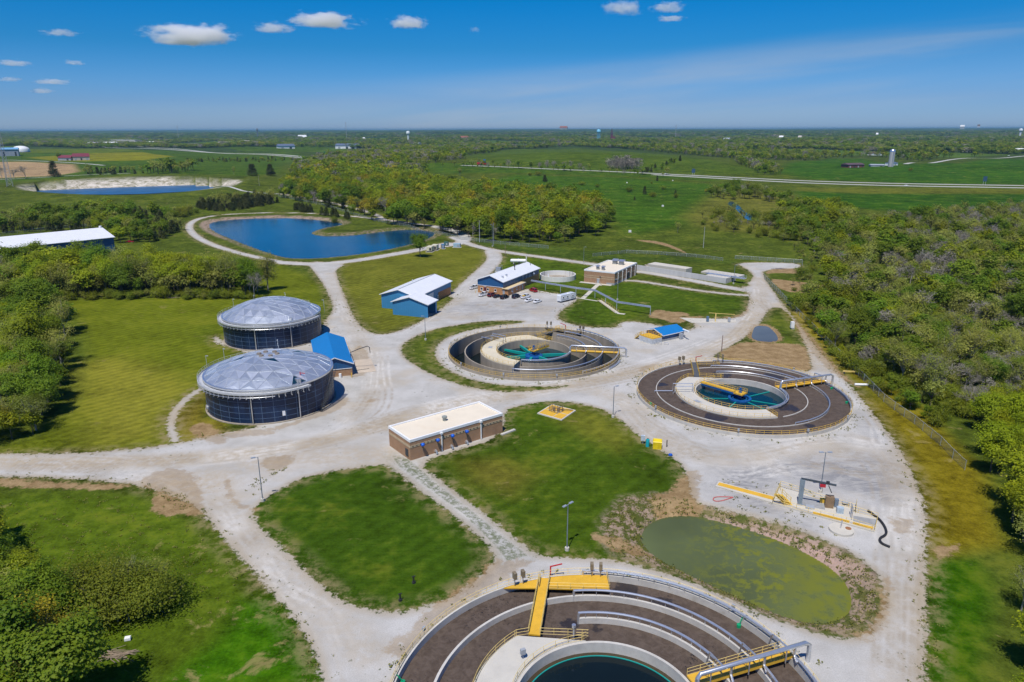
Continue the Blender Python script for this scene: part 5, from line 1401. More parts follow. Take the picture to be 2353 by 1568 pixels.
# white travel trailer
q = HC(1985, 945); t = thing('travel_trailer', 'white travel trailer parked at the edge of the yard', 'trailer', (q[0], q[1], 0), R_(44), )
prof = [(-4.9, .7), (4.2, .7), (4.6, 1.2), (4.9, 2.2), (4.5, 3.05), (4.0, 3.2), (-4.7, 3.2), (-4.9, 3.0)]
mb = MB(); n = len(prof); mb.add([(x, -1.2, z) for x, z in prof] + [(x, 1.2, z) for x, z in prof], [tuple(range(n)), tuple(range(2 * n - 1, n - 1, -1))] + [(i, n + i, n + (i + 1) % n, (i + 1) % n) for i in range(n)]); mb.build('body', P_WH, t)
for x in (-3.4, -.8, 2.6): window(t, (x, -1.2, 2.1), .8, .7, (1, 0), (0, -1), False)
door(t, (1.0, -1.2, .75), .8, 1.9, (1, 0), (0, -1), TRIM)
for x in (-1.2, -.3):
    for s in (-1, 1): MB().tube([(x, s * .95, .36), (x, s * 1.22, .36)], .36, 12).build('wheel', BLK, t)
for s in (-1, 1): MB().bar((4.2, s * .9, .6), (6.1, 0, .6), .12).build('tow_bar', DARK, t)
MB().box((5.2, 0, 1.0), (.5, .7, .6)).build('gas_bottle_cover', WHITE, t); MB().box((1, 0, 3.3), (.8, .7, .25)).build('roof_vent', TRIM, t); MB().box((0, -1.22, 1.25), (9, .03, .14)).build('stripe', GREY, t)
MB().box((4.78, 0, 1.2), (.3, 2.1, .5)).build('stone_guard', GREY, t)

# ------------------------------------------------------------------ poles
def lamp(label, x, y, h, heads=1, head_dir=0.0, base=True, group='lamp posts of the works', col=None, z=0.0):
    t = thing('lamp_post', label, 'lamp post', (x, y, z), 0, group)
    MB().tube([(0, 0, 0), (0, 0, h)], .11, 8, r2=.075).build('pole', col or plain('pole_grey', (.20, .24, .29), .5, .3), t)
    if base: MB().cyl((0, 0), .38, -.1, .6, 14).build('footing', CONC_L, t)
    for k in range(heads):
        a = head_dir + k * math.pi; q = Vector((math.cos(a), math.sin(a), 0))
        hd_ = MB().bar((0, 0, h - .05), q * .5 + Vector((0, 0, h + .02)), .07).build('arm', GREY, t)
        MB().box(q * .85 + Vector((0, 0, h + .03)), (.85, .4, .14), a).build('lamp_head', plain('lamp_grey', (.26, .30, .36), .5), hd_)
    return t
lamp('twin headed lamp post on the lawn beside the olive pond', *Q(12, 1440, 1195), 8.9, 2, R_(45))
lamp('lamp post at the gravel bend left of the full scum tank', *Q(12, 1787, 192), 8.3, 1, R_(20))
lamp('lamp post at the fork of the gravel road on the left', *Q('B', 1700, 397), 9.5, 1, R_(200))
lamp('lamp post behind the jib crane', *Q(11, 1222, 468), 8.8, 2, 0)
lamp('lamp post in front of the blue garage', *S(978, 782), 8.6, 1, R_(180))
lamp('lamp post beside the fork above the pond corner', *Q('G', 1812, 445), 13.5, 1, R_(180))
lamp('lamp post on the far verge right of the upper road', *S(1341, 606), 9.0, 1, R_(0))
lamp('lamp post at the end of the long concrete channel', *Q(8, 1447, 332), 9.0, 1, R_(0))
lamp('thin lamp post right of the brick works door', *Q(8, 380, 480), 9.0, 1, R_(180))
def upole(label, x, y, h, z=0.0, arms=1, col=(.16, .11, .07), cat='utility pole'):
    t = thing('utility_pole', label, cat, (x, y, z), 0, 'utility poles')
    MB().tube([(0, 0, -.3), (0, 0, h)], .17, 7, r2=.11).build('pole', plain('pole_wood%d' % int(col[0] * 100), col, .85), t)
    for k in range(arms): MB().box((0, .12, h - .5 - k * .9), (2.4, .12, .14)).build('crossarm', plain('arm_wood', (.20, .15, .10), .85), t)
    return t
upole('grey pole with crossarm on the grass above the upper road', *ground_hit(1102, 557), 14, 0, 1, (.45, .46, .47))
upole('tall pole with a round lamp ring beside the upper road', *ground_hit(1134, 566), 14.5, 0, 2, (.30, .31, .32))
upole('bare timber pole at the right end of the wood', *ground_hit(1331, 538), 14, 0, 0, (.26, .13, .05))
upole('timber pole with crossarm in front of the wood', *ground_hit(1247, 553), 10, 0, 1)
upole('short timber pole on the road verge behind the office', *S(1161, 588), 6, 0, 0, (.22, .15, .12))
upole('short timber pole on the bare earth by the full scum tank', *Q(8, 1337, 952), 5.5, 0, 0, (.22, .19, .15))
upole('pale pole in front of the wood left of the pond road', *ground_hit(829.6, 474), 12, 0, 0, (.45, .43, .40))
upole('pale pole at the edge of the wood right of the pond', *ground_hit(995, 508), 11, 0, 0, (.40, .37, .33))
upole('leaning utility pole on the bank by the far lagoon', *ground_hit(596, 428), 13, gz(*ground_hit(596, 428)), 1, (.35, .33, .30))
upole('pale pole beside the lane to the lagoon', *ground_hit(681, 450), 14, 0, 0, (.40, .38, .35))
upole('thin pale pole in the meadow left of the gravel gate', *ground_hit(1616, 570), 13, 0, 0, (.45, .42, .38))

# ------------------------------------------------------------------ fences
def link_mat():
    m = bpy.data.materials.new('chain_link'); m.use_nodes = True; t = NT(m)
    b = t.n['Principled BSDF']; b.inputs['Base Color'].default_value = (.30, .33, .34, 1); b.inputs['Roughness'].default_value = .5; b.inputs['Metallic'].default_value = .4
    tr = t.node('ShaderNodeBsdfTransparent'); mx = t.node('ShaderNodeMixShader'); mx.inputs[0].default_value = .30
    t.link(tr.outputs[0], mx.inputs[1]); t.link(b.outputs[0], mx.inputs[2]); t.link(mx.outputs[0], t.n['Material Output'].inputs['Surface'])
    return m
LINK = link_mat()
def fence(label, pts, h=2.2, step=4.0, col=None):
    pts = [Vector((x, y, gz(x, y))) for x, y in pts]
    o = pts[0].copy(); t = thing('chain_link_fence', label, 'fence', o)
    path = []
    for a, b in zip(pts[:-1], pts[1:]):
        n = max(1, int((b - a).length / step))
        for i in range(n): path.append(a.lerp(b, i / n) - o)
    path.append(pts[-1] - o)
    for p in path: p.z = gz(p.x + o.x, p.y + o.y) - o.z
    mb = MB(); m = len(path)
    mb.add([p for p in path] + [p + Vector((0, 0, h)) for p in path], [(i, i + 1, m + i + 1, m + i) for i in range(m - 1)]); mb.build('mesh_panel', LINK, t)
    pm = plain('fence_post', (.42, .45, .46), .5, .4)
    MB().tube([p + Vector((0, 0, h)) for p in path], .04, 4).build('top_rail', pm, t)
    for i, p in enumerate(path[:100]): MB().bar(p, p + Vector((0, 0, h + .1)), .09).build('post', pm, t)
fence('chain link fence along the trees on the right side of the works', [S(1755, 640)] + [Q('C', *p) for p in [(0, 290), (100, 395), (220, 515), (320, 620), (420, 720), (520, 820), (650, 955), (720, 1008), (850, 1098), (960, 1190), (1020, 1240), (1100, 1325), (1180, 1400)]])
fence('low grey fence around the gravel turning place at the far gate', [Q(8, 1460, 102), Q(8, 1760, 122), Q(8, 2078, 142), Q(8, 2076, 190)], 2.0)
fence('long thin fence across the meadow behind the brick works', [S(1362, 590), S(1440, 582), S(1510, 585), S(1600, 592), S(1661, 600)], 1.8, 5)
fence('faint fence along the foot of the wood above the upper road', [ground_hit(x, y) for x, y in [(640, 452), (740, 472), (860, 508), (960, 530), (1060, 551), (1150, 562), (1260, 572)]], 2.0, 6)
fence('fence around the yard of the long blue shed', [ground_hit(x, y) for x, y in [(-40, 548), (60, 534), (160, 524), (235, 519)]], 2.0, 6)

# ------------------------------------------------------------------ pipe bridge over the lawn
pts = [Q('H', 1240, 535, 3.0)] + [Q(8, 0, 375, 3.0), Q(8, 175, 398, 3.0), Q(8, 375, 500, 3.2), Q(8, 685, 550, 3.0)]
o = Vector((*pts[0], 0)); t = thing('pipe_bridge', 'raised silver pipeline on posts crossing the lawn from the office', 'pipeline', o)
L3 = [Vector((x, y, 3.1)) - o for x, y in pts]
for dz, dx in ((0, 0), (.35, .4)): MB().tube([p + Vector((dx * .3, dx, dz)) for p in L3], .22, 8).build('pipe', STEEL, t, smooth=True)
L3b = []
for a, b in zip(L3[:-1], L3[1:]):
    n = max(1, int((b - a).length / 8))
    for i in range(n): L3b.append(a.lerp(b, i / n))
L3b.append(L3[-1])
for p in L3b[1:]: MB().bar((p.x, p.y, -.2), (p.x, p.y, 3.1), .22).build('post', plain('post_blue_grey', (.36, .42, .46), .5, .3), t)
# sidewalks and garden stairs
def walk(label, pts, wd, mat=None, z=.04):
    pts = [Vector((*p, 0)) for p in pts]; o = pts[0].copy(); mb = MB(); L_, R2 = [], []
    for i, p in enumerate(pts):
        d_ = (pts[min(i + 1, len(pts) - 1)] - pts[max(i - 1, 0)]).normalized(); n_ = Vector((-d_.y, d_.x, 0)) * wd / 2
        L_.append(p - o + n_); R2.append(p - o - n_)
    m = len(pts)
    zz = Vector((0, 0, z)); dn = Vector((0, 0, -.25))
    mb.add([p + zz for p in L_] + [p + zz for p in R2] + [p + dn for p in L_] + [p + dn for p in R2], [(i + 1, i, m + i, m + i + 1) for i in range(m - 1)] + [(i, i + 1, 2 * m + i + 1, 2 * m + i) for i in range(m - 1)] + [(m + i + 1, m + i, 3 * m + i, 3 * m + i + 1) for i in range(m - 1)] + [(0, 2 * m, 3 * m, m), (m - 1, 2 * m - 1, 4 * m - 1, 3 * m - 1)])
    ob = mb.build('footpath', mat or CONC_L, None, label, loc=o); ob['kind'] = 'structure'
walk('narrow pale footpath from the brick works to the yard', [Q(8, 205, 335), Q(8, 60, 468)], 2.0)
walk('pale kerb path along the parking yard edge', [HC(1200, 735), HC(1380, 738), HC(1800, 815), HC(2340, 905), Q(8, 200, 490)], 1.0, None, .05)
walk('pale kerb strip in front of the office brick wall', [HC(790, 838), HC(1200, 720)], 1.2, None, .05)
bq = Q(8, 215, 490); bq2 = Q(8, 380, 600); dv = Vector((bq2[0] - bq[0], bq2[1] - bq[1], 0))
t = thing('garden_stair', 'concrete steps with pale handrails going down the lawn', 'stairs', (bq[0], bq[1], 0), math.atan2(dv.y, dv.x))
LL = dv.length
for k in range(12): MB().box((LL * (k + .5) / 12, 0, .35 - k * .03), (LL / 12, 1.6, .16)).build('step', CONC_L, t)
for s in (-.8, .8):
    mb = MB(); rail(mb, [(0, s, .3), (LL, s, 0)], step=2.2); mb.build('handrail', YEL_P, t)
walk('short pale landing at the foot of the steps', [Q(8, 380, 602), Q(8, 450, 610)], 1.6)
# sampling pad with yellow frames beside the road on the lawn
bq = Q(8, 1240, 676); t = thing('sampling_pad', 'pale concrete pad with a yellow post frame beside the curving road', 'pad', (bq[0], bq[1], 0), R_(-4))
MB().prism([(-11, 4.5), (-7.5, -3), (9, -1.5), (10, 3)], -.1, .12).build('slab', CONC_L, t)
for x, m_, hh in ((-1.5, plain('cabinet_blue', (.10, .17, .25), .5), 1.9), (6.5, GREY, 1.5)): MB().box((x, -1, hh / 2 + .3), (.9, .7, hh)).build('cabinet', m_, t)
MB().bar((1.5, -.5, 0), (1.5, -.5, 3.3), .35).build('post', YEL_P, t); MB().bar((-1, -.3, 3.4), (9, 1.6, 2.4), .16).build('boom', YEL_P, t)
# cluster of boxes on plot two
for nm, lb, ct, k, px, py, bld in (
    ('electrical_box', 'pale grey electrical box on a post at the edge of the lawn', 'box', 12, 2012, 392, 'e'),
    ('teal_drum', 'upright teal cylinder between the grey box and the yellow bin', 'cylinder', 12, 2047, 412, 'c'),
    ('storage_bin', 'yellow storage bin standing on the lawn edge', 'bin', 12, 2120, 425, 'b'),
    ('fence_post', 'short dark timber post right of the yellow bin', 'post', 12, 2192, 415, 'p'),
    ('float', 'blue round float lying on the worn grass', 'float', 12, 2220, 482, 'f')):
    q = Q(k, px, py)
    t = thing(nm, lb, ct, (q[0], q[1], 0), R_(-12))
    if bld == 'e': MB().bar((0, 0, 0), (0, 0, 1.0), .14).build('post', STEEL, t); MB().box((0, 0, 1.5), (.95, .5, 1.3)).build('case', plain('box_grey', (.50, .55, .60), .5), t)
    if bld == 'c': MB().lathe([(0, 0), (.42, 0), (.42, 1.7), (.36, 1.85), (0, 1.9)], 16).build('body', plain('teal_plastic', (.01, .36, .42), .5), t, smooth=True); MB().cyl((0, 0), .15, 1.9, 2.0, 10).build('cap', DARK, t)
    if bld == 'b': MB().hull8([(-.95, -.7, 0), (.95, -.7, 0), (.95, .7, 0), (-.95, .7, 0)], [(-1.0, -.75, 1.7), (1.0, -.75, 1.7), (1.0, .75, 1.9), (-1.0, .75, 1.9)]).build('body', plain('bin_yellow', (.75, .55, .01), .5), t); MB().hull8([(-1.05, -.8, 1.72), (1.05, -.8, 1.72), (1.05, .8, 1.92), (-1.05, .8, 1.92)], [(-.9, -.65, 1.9), (.9, -.65, 1.9), (.9, .65, 2.1), (-.9, .65, 2.1)]).build('lid', plain('bin_yellow', (.75, .55, .01), .5), t)
    if bld == 'p': MB().bar((0, 0, 0), (0, 0, 1.7), .26).build('post', plain('old_timber', (.13, .11, .09), .9), t)
    if bld == 'f': MB().lathe([(0, 0), (.4, .08), (.5, .25), (.4, .42), (0, .5)], 14).build('body', plain('float_blue', (.01, .08, .42), .4), t, smooth=True)
# valve vault with yellow grating
bq = [Q(12, *p, .25) for p in [(1215, 160), (1400, 212), (1508, 138), (1325, 92)]]; c_ = Vector((sum(p[0] for p in bq) / 4, sum(p[1] for p in bq) / 4, 0))
t = thing('valve_vault', 'square concrete vault with yellow grating and small pumps on the lawn', 'vault', c_)
pl = [(x - c_.x, y - c_.y) for x, y in bq]; MB().prism(pl, -.3, .25).build('slab', CONC_L, t)
q4 = [Vector((*p, 0)) for p in pl]
def quadpt(u, v): return q4[0].lerp(q4[1], u).lerp(q4[3].lerp(q4[2], u), v)
for u0, u1, v0, v1 in ((.05, .60, .06, .47), (.63, .95, .06, .47), (.05, .60, .52, .94), (.63, .95, .52, .94)): MB().prism([tuple(quadpt(a, b)[:2]) for a, b in ((u0, v0), (u1, v0), (u1, v1), (u0, v1))], .2, .31).build('grating', YEL_G, t)
mb = MB(); fr = [quadpt(a, b) + Vector((0, 0, .3)) for a, b in ((.25, .4), (.6, .35), (.7, .65), (.35, .72))]; rail(mb, fr, True, 1.5, .9, .06); mb.build('pipe_frame', plain('bronze_pipe', (.24, .19, .13), .5, .4), t)
for a, b in ((.4, .5), (.55, .55)): q = quadpt(a, b); MB().cyl((q.x, q.y), .35, .3, 1.2, 10).build('pump', plain('bronze_pipe', (.24, .19, .13), .5, .4), t)
MB().bar(quadpt(.62, .6) + Vector((0, 0, .8)), quadpt(.95, .85) + Vector((0, 0, .6)), .14).build('hose', DARK, t)

# ------------------------------------------------------------------ sludge pad with the jib crane
def V11(x, y, z=.3): q = Q(11, x, y, z); return Vector((q[0], q[1], z))
o = Vector((*Q(11, 1000, 600), 0))
t = thing('equipment_pad', 'raised pale concrete equipment pad with yellow walkway strips', 'pad', o)
def pp(pts, z=.3): return [tuple((V11(x, y, z) - o)[:2]) for x, y in pts]
MB().prism(pp([(720, 578), (1790, 876), (1822, 740), (1560, 668), (1590, 640), (800, 410), (770, 470)][::1]), -.2, .3).build('slab', CONC_L, t)
MB().prism(pp([(122, 398), (722, 572), (745, 508), (155, 350)]), -.2, .26).build('strip_slab', CONC_L, t)
MB().prism(pp([(140, 390), (728, 548), (742, 515), (160, 362)]), .2, .30).build('yellow_strip', YEL_G, t)
for a in ([(1140, 690), (1525, 788), (1530, 765), (1150, 670)], [(1560, 800), (1775, 855), (1782, 832), (1565, 782)]): MB().prism(pp(a), .25, .36).build('yellow_strip', YEL_G, t)
for a in ([(978, 520), (1010, 600), (1270, 650), (1280, 560), (990, 485)], [(1565, 770), (1790, 822), (1815, 755), (1570, 715)]): MB().prism(pp(a), .2, .34).build('grey_grating', plain('grating_grey', (.34, .34, .33), .7, .2), t)
for path in ([(800, 400), (985, 455), (1180, 530), (1590, 645)], [(720, 575), (930, 630), (1140, 695), (1555, 800), (1790, 873), (1822, 742), (1560, 665)], [(720, 575), (800, 402)], [(1600, 590), (1590, 690)]):
    mb = MB(); rail(mb, [V11(x, y) - o for x, y in path], step=2.2); mb.build('handrail', YEL_P, t)
# stair of yellow treads
a, b = V11(785, 495, 2.2) - o, V11(880, 590, .4) - o
for k in range(7): p = a.lerp(b, k / 6); MB().box(p, (1.6, .5, .12), R_(-14)).build('tread', YEL, t)
mb = MB(); s_ = Vector((.75, .3, 0)); rail(mb, [a + s_, b + s_], step=1.2, r=.05); rail(mb, [a - s_, b - s_], step=1.2, r=.05); rail(mb, [V11(800, 450, 2.2) - o, a + s_], step=1.2); mb.build('stair_rail', YEL_P, t)
for px, py, w_, d_, hh, m_, nm in ((1310, 620, 1.5, 1.1, 2.3, plain('bronze_panel', (.24, .16, .09), .6, .2), 'control_panel'), (1385, 620, .7, .6, 1.7, plain('panel_blue', (.16, .20, .25), .5), 'cabinet'), (1425, 680, 1.2, .9, 1.1, plain('panel_pale', (.36, .44, .50), .5), 'cabinet'), (1112, 630, 1.6, 1.2, .35, GREY, 'hatch'), (1490, 580, 1.3, .9, .25, GREY, 'hatch'), (1240, 575, .9, .5, .9, YEL, 'sign_box')):
    p = V11(px, py) - o; MB().box((p.x, p.y, .3 + hh / 2), (w_, d_, hh), R_(-16)).build(nm, m_, t)
p = V11(1550, 760) - o; mb = MB(); rail(mb, [p, p + Vector((.6, 2.0, 0))], h=2.4, step=.8, r=.06); mb.build('ladder', STEEL, t)
b_ = V11(1005, 597); t = thing('jib_crane', 'grey jib crane with a red hoist on the concrete pad', 'crane', (b_.x, b_.y, .3), R_(-20))
MB().cyl((0, 0), .55, 0, .15, 14).build('base_plate', STEEL, t); CR = plain('crane_grey', (.22, .27, .31), .5, .2)
MB().hull8([(-.35, -.35, .1), (.35, -.35, .1), (.35, .35, .1), (-.35, .35, .1)], [(-.45, -.35, 5.4), (.45, -.35, 5.4), (.45, .35, 5.4), (-.45, .35, 5.4)]).build('mast', CR, t)
MB().bar((-.3, 0, 5.55), (5.9, 0, 5.2), .28, .34).build('boom', plain('crane_dark', (.07, .085, .10), .5, .2), t)
MB().box((3.6, 0, 4.75), (1.0, .5, .55)).build('hoist', RED, t); MB().bar((3.6, 0, 4.5), (3.6, 0, 3.4), .06).build('hook_chain', DARK, t)
MB().bar((4.6, 0, 4.9), (5.3, .2, 3.4), .14).build('cable_arm', DARK, t); MB().box((4.4, 0, 5.55), (.6, .4, .4)).build('motor', DARK, t)
b_ = V11(1440, 872, 0); t = thing('manhole_slab', 'round pale concrete manhole slab with a rusty lid', 'manhole', (b_.x, b_.y, 0))
MB().cyl((0, 0), 2.1, -.2, .42, 40).build('slab', CONC_L, t); MB().cyl((1.3, .1), .52, .42, .5, 20).build('lid', plain('rusty_iron', (.34, .15, .06), .8), t); MB().tube([(-.1, .2, .4), (.1, .3, 1.9)], .13, 6).build('vent_pipe', STEEL, t)
def hose(label, pts, r, mat, k=11, name='hose'):
    q = smooth_pts(np.array([Q(k, *p) for p in pts]), False, 2); o = Vector((*q[0], 0))
    ob = MB().tube([Vector((x, y, r)) - o for x, y in q], r, 8).build(name, mat, None, label, smooth=True, loc=o); ob['category'] = 'hose'
hose('thick black hose snaking over the gravel right of the pad', [(1722, 670), (1790, 720), (1850, 770), (1900, 840), (1918, 900), (1895, 935), (1850, 955), (1842, 985), (1870, 1020), (1950, 1052)], .22, BLK)
hose('thin red hose looped on the gravel by the yellow strip', [(300, 522), (220, 518), (120, 518), (90, 540), (110, 565), (170, 565), (240, 545), (305, 525)], .09, plain('hose_red', (.50, .10, .09), .6))
hose('tangled black cables lying at the bottom right of the gravel', [(0, 1180), (40, 1210), (10, 1240), (60, 1230), (90, 1260), (40, 1290)], .07, BLK, 'D') if False else None
# generators and cabinets under the big tree
for lb, nm, ct, px, py, w_, d_, hh, col, skirt in (
    ('cream generator nearest the big tree', 'generator', 'generator', 595, 545, 3.2, 4.5, 3.0, (.66, .62, .47), 1),
    ('cream generator right of the first one', 'generator', 'generator', 690, 515, 3.2, 4.5, 3.0, (.68, .64, .49), 1),
    ('tall blue cabinet right of the cream generators', 'cabinet', 'cabinet', 842, 490, 2.0, 1.8, 2.6, (.10, .22, .40), 0),
    ('dark green transformer box beside the blue cabinet', 'transformer', 'transformer', 910, 432, 2.6, 2.2, 2.2, (.05, .13, .12), 0),
    ('pale blue box on a slab at the end of the equipment row', 'cabinet', 'cabinet', 1120, 462, 4.2, 2.2, 2.2, (.33, .47, .56), 0)):
    q = ground_hit(919.1 + px * .11719, 514.7 + py * .11719)
    t = thing(nm, lb, ct, (q[0], q[1], gz(*q)), R_(-12))
    MB().box((0, 0, hh / 2 + .3), (w_, d_, hh)).build('case', plain(nm + lb[:6], col, .5, 0, .05), t); MB().box((0, 0, 0), (w_ + 1.2, d_ + 1.2, .3)).build('slab', CONC_L, t)
    if skirt: MB().box((0, 0, .45), (w_ + .1, d_ + .1, .7)).build('skirt', DARK, t)
    MB().box((w_ / 2 * .45, -d_ / 2 - .03, hh * .6), (w_ * .4, .06, hh * .5)).build('door' if not skirt else 'grille', GREY if not skirt else DARK, t)
q = ground_hit(919.1 + 806 * .11719, 514.7 + 495 * .11719); t = thing('bollard', 'yellow bollard beside the tall blue cabinet', 'bollard', (q[0], q[1], gz(*q))); MB().cyl((0, 0), .2, 0, 2.8, 10).build('post', YEL, t)
# debris and odd bits
def junk(label, k, px, py, n, L_, mat, name, cat):
    q = Q(k, px, py); t = thing(name, label, cat, (q[0], q[1], gz(*q)))
    rr = random.Random(n * 7 + int(px))
    for i in range(n):
        a = rr.uniform(-.6, .6) + (math.pi if rr.random() < .3 else 0); p = Vector((rr.uniform(-L_, L_) * .6, rr.uniform(-L_, L_) * .3, .15)); d_ = Vector((math.cos(a), math.sin(a), rr.uniform(-.05, .15))) * L_ * rr.uniform(.3, .8)
        MB().tube([p - d_, p + d_ * .2 + Vector((0, 0, .1)), p + d_], .07, 4, r2=.03).build('log', mat, t)
LOGM = plain('dead_wood', (.22, .17, .12), .9)
junk('pile of dead branches at the lower left wood edge', 'B', 760, 1395, 30, 2.6, LOGM, 'brush_pile', 'branches')
junk('pile of fallen logs at the far end of the left lawn', 'A', 1310, 318, 8, 3.0, LOGM, 'brush_pile', 'branches')
junk('heap of grey scrap beside the gravel gate', 3, 680, 1130, 9, 4.0, plain('scrap_grey', (.17, .15, .16), .8), 'scrap_heap', 'scrap')
q = Q(8, 1985, 745); t = thing('sampler_box', 'white sampler cabinet standing on the grass by the right hand track', 'cabinet', (q[0], q[1], 0)); MB().box((0, 0, 1.6), (1.2, 1.0, 2.2)).build('case', WHITE, t); MB().box((.2, 0, .3), (1.0, .9, .6)).build('stand', GREY, t)
q = Q('C', 432, 772); t = thing('barrier', 'yellow timber barrier lying beside the right fence', 'barrier', (q[0], q[1], 0), R_(-8)); MB().box((0, 0, .8), (4.2, .3, .35)).build('beam', YEL_P, t)
for x in (-1.7, 1.7): MB().box((x, 0, .3), (.3, .7, .7)).build('foot', DARK, t)
q = Q('C', 502, 848); ob = MB().tube([(-1.8, 0, .35), (1.8, -.3, .35)], .35, 10).build('culvert_pipe', WHITE, None, 'short white pipe lying on the grass by the right fence', smooth=True, loc=(q[0], q[1], 0)); ob['category'] = 'pipe'
q = Q('B', 828, 1296); ob = MB().box((0, 0, .3), (.8, .6, .4), .3).box((0, 0, .52), (.7, .5, .08), .3).build('crate', WHITE, None, 'small white box lying by the dead branches', loc=(q[0], q[1], 0)); ob['category'] = 'box'
for i, (k, px, py) in enumerate([(9, 292, 268), (9, 160, 440)]):
    q = Q(k, px, py); t = thing('valve_post', ['black valve post in a bare patch on the mown plot', 'black valve post nearest the corner of the mown plot'][i], 'valve', (q[0], q[1], 0), 0, 'valve posts'); MB().cyl((0, 0), .3, 0, .3, 10).cyl((0, 0), .13, .3, 1.2, 8).build('post', BLK, t); MB().box((0, 0, 1.25), (.6, .15, .12), .5).build('handwheel', BLK, t)
q = Q('G', 880, 25); t = thing('sampling_station', 'small white sampling frame at the bend of the pond road', 'frame', (*ground_hit(919.1 + 103, 514.7 + 3), 0))
for x in (-3, 0, 3): MB().bar((x, 0, 0), (x, 0, 2.4), .3).build('post', WHITE, t)
MB().bar((-4, 0, 1.4), (4, 0, 1.4), .3).build('rail', YEL_P, t)
# ------------------------------------------------------------------ foliage
def leaf_mat(name, c1, c2, trans=.42):
    m = bpy.data.materials.new(name); m.use_nodes = True; t = NT(m)
    b = t.n['Principled BSDF']
    g = t.node('ShaderNodeNewGeometry'); oi = t.node('ShaderNodeObjectInfo')
    c = t.mix(g.outputs['Random Per Island'], c1, c2)
    hs = t.node('ShaderNodeHueSaturation'); t.link(c, hs.inputs['Color'])
    t.link(t.math('ADD', .492, t.math('MULTIPLY', oi.outputs['Random'], .032)), hs.inputs['Hue'])
    t.link(t.math('ADD', .88, t.math('MULTIPLY', t.math('FRACT', t.math('MULTIPLY', oi.outputs['Random'], 7.3)), .5)), hs.inputs['Value'])
    t.link(hs.outputs[0], b.inputs['Base Color']); b.inputs['Roughness'].default_value = .6; b.inputs['Specular IOR Level'].default_value = .2
    tr = t.node('ShaderNodeBsdfTranslucent'); t.link(hs.outputs[0], tr.inputs['Color'])
    mx = t.node('ShaderNodeMixShader'); mx.inputs[0].default_value = trans
    t.link(b.outputs[0], mx.inputs[1]); t.link(tr.outputs[0], mx.inputs[2]); t.link(mx.outputs[0], t.n['Material Output'].inputs['Surface'])
    return m
LEAF = {'lime': leaf_mat('lime_leaves', (.190, .230, .006), (.320, .345, .012)),
        'green': leaf_mat('green_leaves', (.105, .170, .008), (.190, .245, .014)),
        'olive': leaf_mat('olive_buds', (.195, .210, .034), (.325, .325, .066)),
        'cedar': leaf_mat('cedar_needles', (.036, .046, .011), (.080, .085, .022), .2),
        'gold': leaf_mat('gold_buds', (.260, .215, .012), (.370, .305, .020)),
        'bare': leaf_mat('grey_twigs', (.17, .150, .125), (.29, .255, .21), .1),
        'bush': leaf_mat('bush_leaves', (.120, .155, .010), (.230, .245, .018)),
        'weed': leaf_mat('weed_leaves', (.120, .130, .020), (.250, .225, .060))}
BARK = plain('bark', (.10, .08, .06), .9, 0, .25, 2)
BARK_G = plain('grey_bark', (.26, .235, .20), .9, 0, .2, 2)

def leaves(P_, nrm, size, rs, asp=.7):
    """rectangular leaf tufts as one vertex/face array"""
    n = len(P_)
    r = rs.normal(size=(n, 3)); a = np.cross(nrm, r); a /= np.linalg.norm(a, axis=1)[:, None] + 1e-9
    b = np.cross(nrm, a); b /= np.linalg.norm(b, axis=1)[:, None] + 1e-9
    s = (size * rs.uniform(.6, 1.35, n))[:, None]
    a *= s; b *= s * asp
    k = nrm * s * .22
    V = np.stack([P_ - a - b * .6, P_ + a * .2 - b + k, P_ + a + b * .6, P_ - a * .2 + b + k], 1)
    return V.reshape(-1, 3)

def crown_pts(kind, rs, n_cl, n_lf, size, H=12.0):
    cl = []
    if kind == 'cedar':
        while len(cl) < n_cl:
            z = rs.uniform(.06, 1.0); R = 2.5 * (1 - z) ** .75 + .25
            a = rs.uniform(0, 2 * math.pi); r = R * math.sqrt(rs.uniform(.35, 1)); cl.append((r * math.cos(a), r * math.sin(a), z * H, .75, r))
    else:
        shape = {'tall': (2.7, 6.6, .58), 'bush': (2.5, 2.3, .46)}.get(kind, (4.1, 4.4, .60))
        lob = [(rs.uniform(0, 2 * math.pi), rs.uniform(-.5, .9), rs.uniform(.6, 1.35)) for _ in range(6)]
        tries = 0
        while len(cl) < n_cl and tries < 9000:
            tries += 1
            v = rs.normal(size=3); v /= np.linalg.norm(v)
            rr = rs.uniform(.35, 1) ** .5
            g = max(math.exp(-(((math.atan2(v[1], v[0]) - a + math.pi) % (2 * math.pi) - math.pi) ** 2) * 2.0 - (v[2] - zz) ** 2 * 2.8) * s for a, zz, s in lob)
            rad = .42 + .72 * g
            p = v * rr * rad * np.array([shape[0], shape[0], shape[1]])
            if p[2] < -shape[1] * .62: continue
            cl.append((p[0], p[1], H * shape[2] + p[2], .95 if kind != 'bush' else .8, np.hypot(p[0], p[1])))
    P_, Nn = [], []
    for (x, y, z, cr, r) in cl:
        m = max(3, int(n_lf * rs.uniform(.6, 1.4)))
        d = rs.normal(size=(m, 3)) * np.array([.55, .55, .42]) * cr * 1.15
        P_.append(np.array([x, y, z]) + d)
        out = np.array([x, y, (z - H * .5) * .8]); out /= np.linalg.norm(out) + 1e-6
        q = d / (np.linalg.norm(d, axis=1)[:, None] + 1e-6)
        nn = q * .55 + out * .5 + np.array([0, -.2, .85]) + rs.normal(size=(m, 3)) * .4
        Nn.append(nn / (np.linalg.norm(nn, axis=1)[:, None] + 1e-9))
    P_ = np.concatenate(P_); P_[:, 2] = np.maximum(P_[:, 2], .15)
    return cl, leaves(P_, np.concatenate(Nn), size, rs)

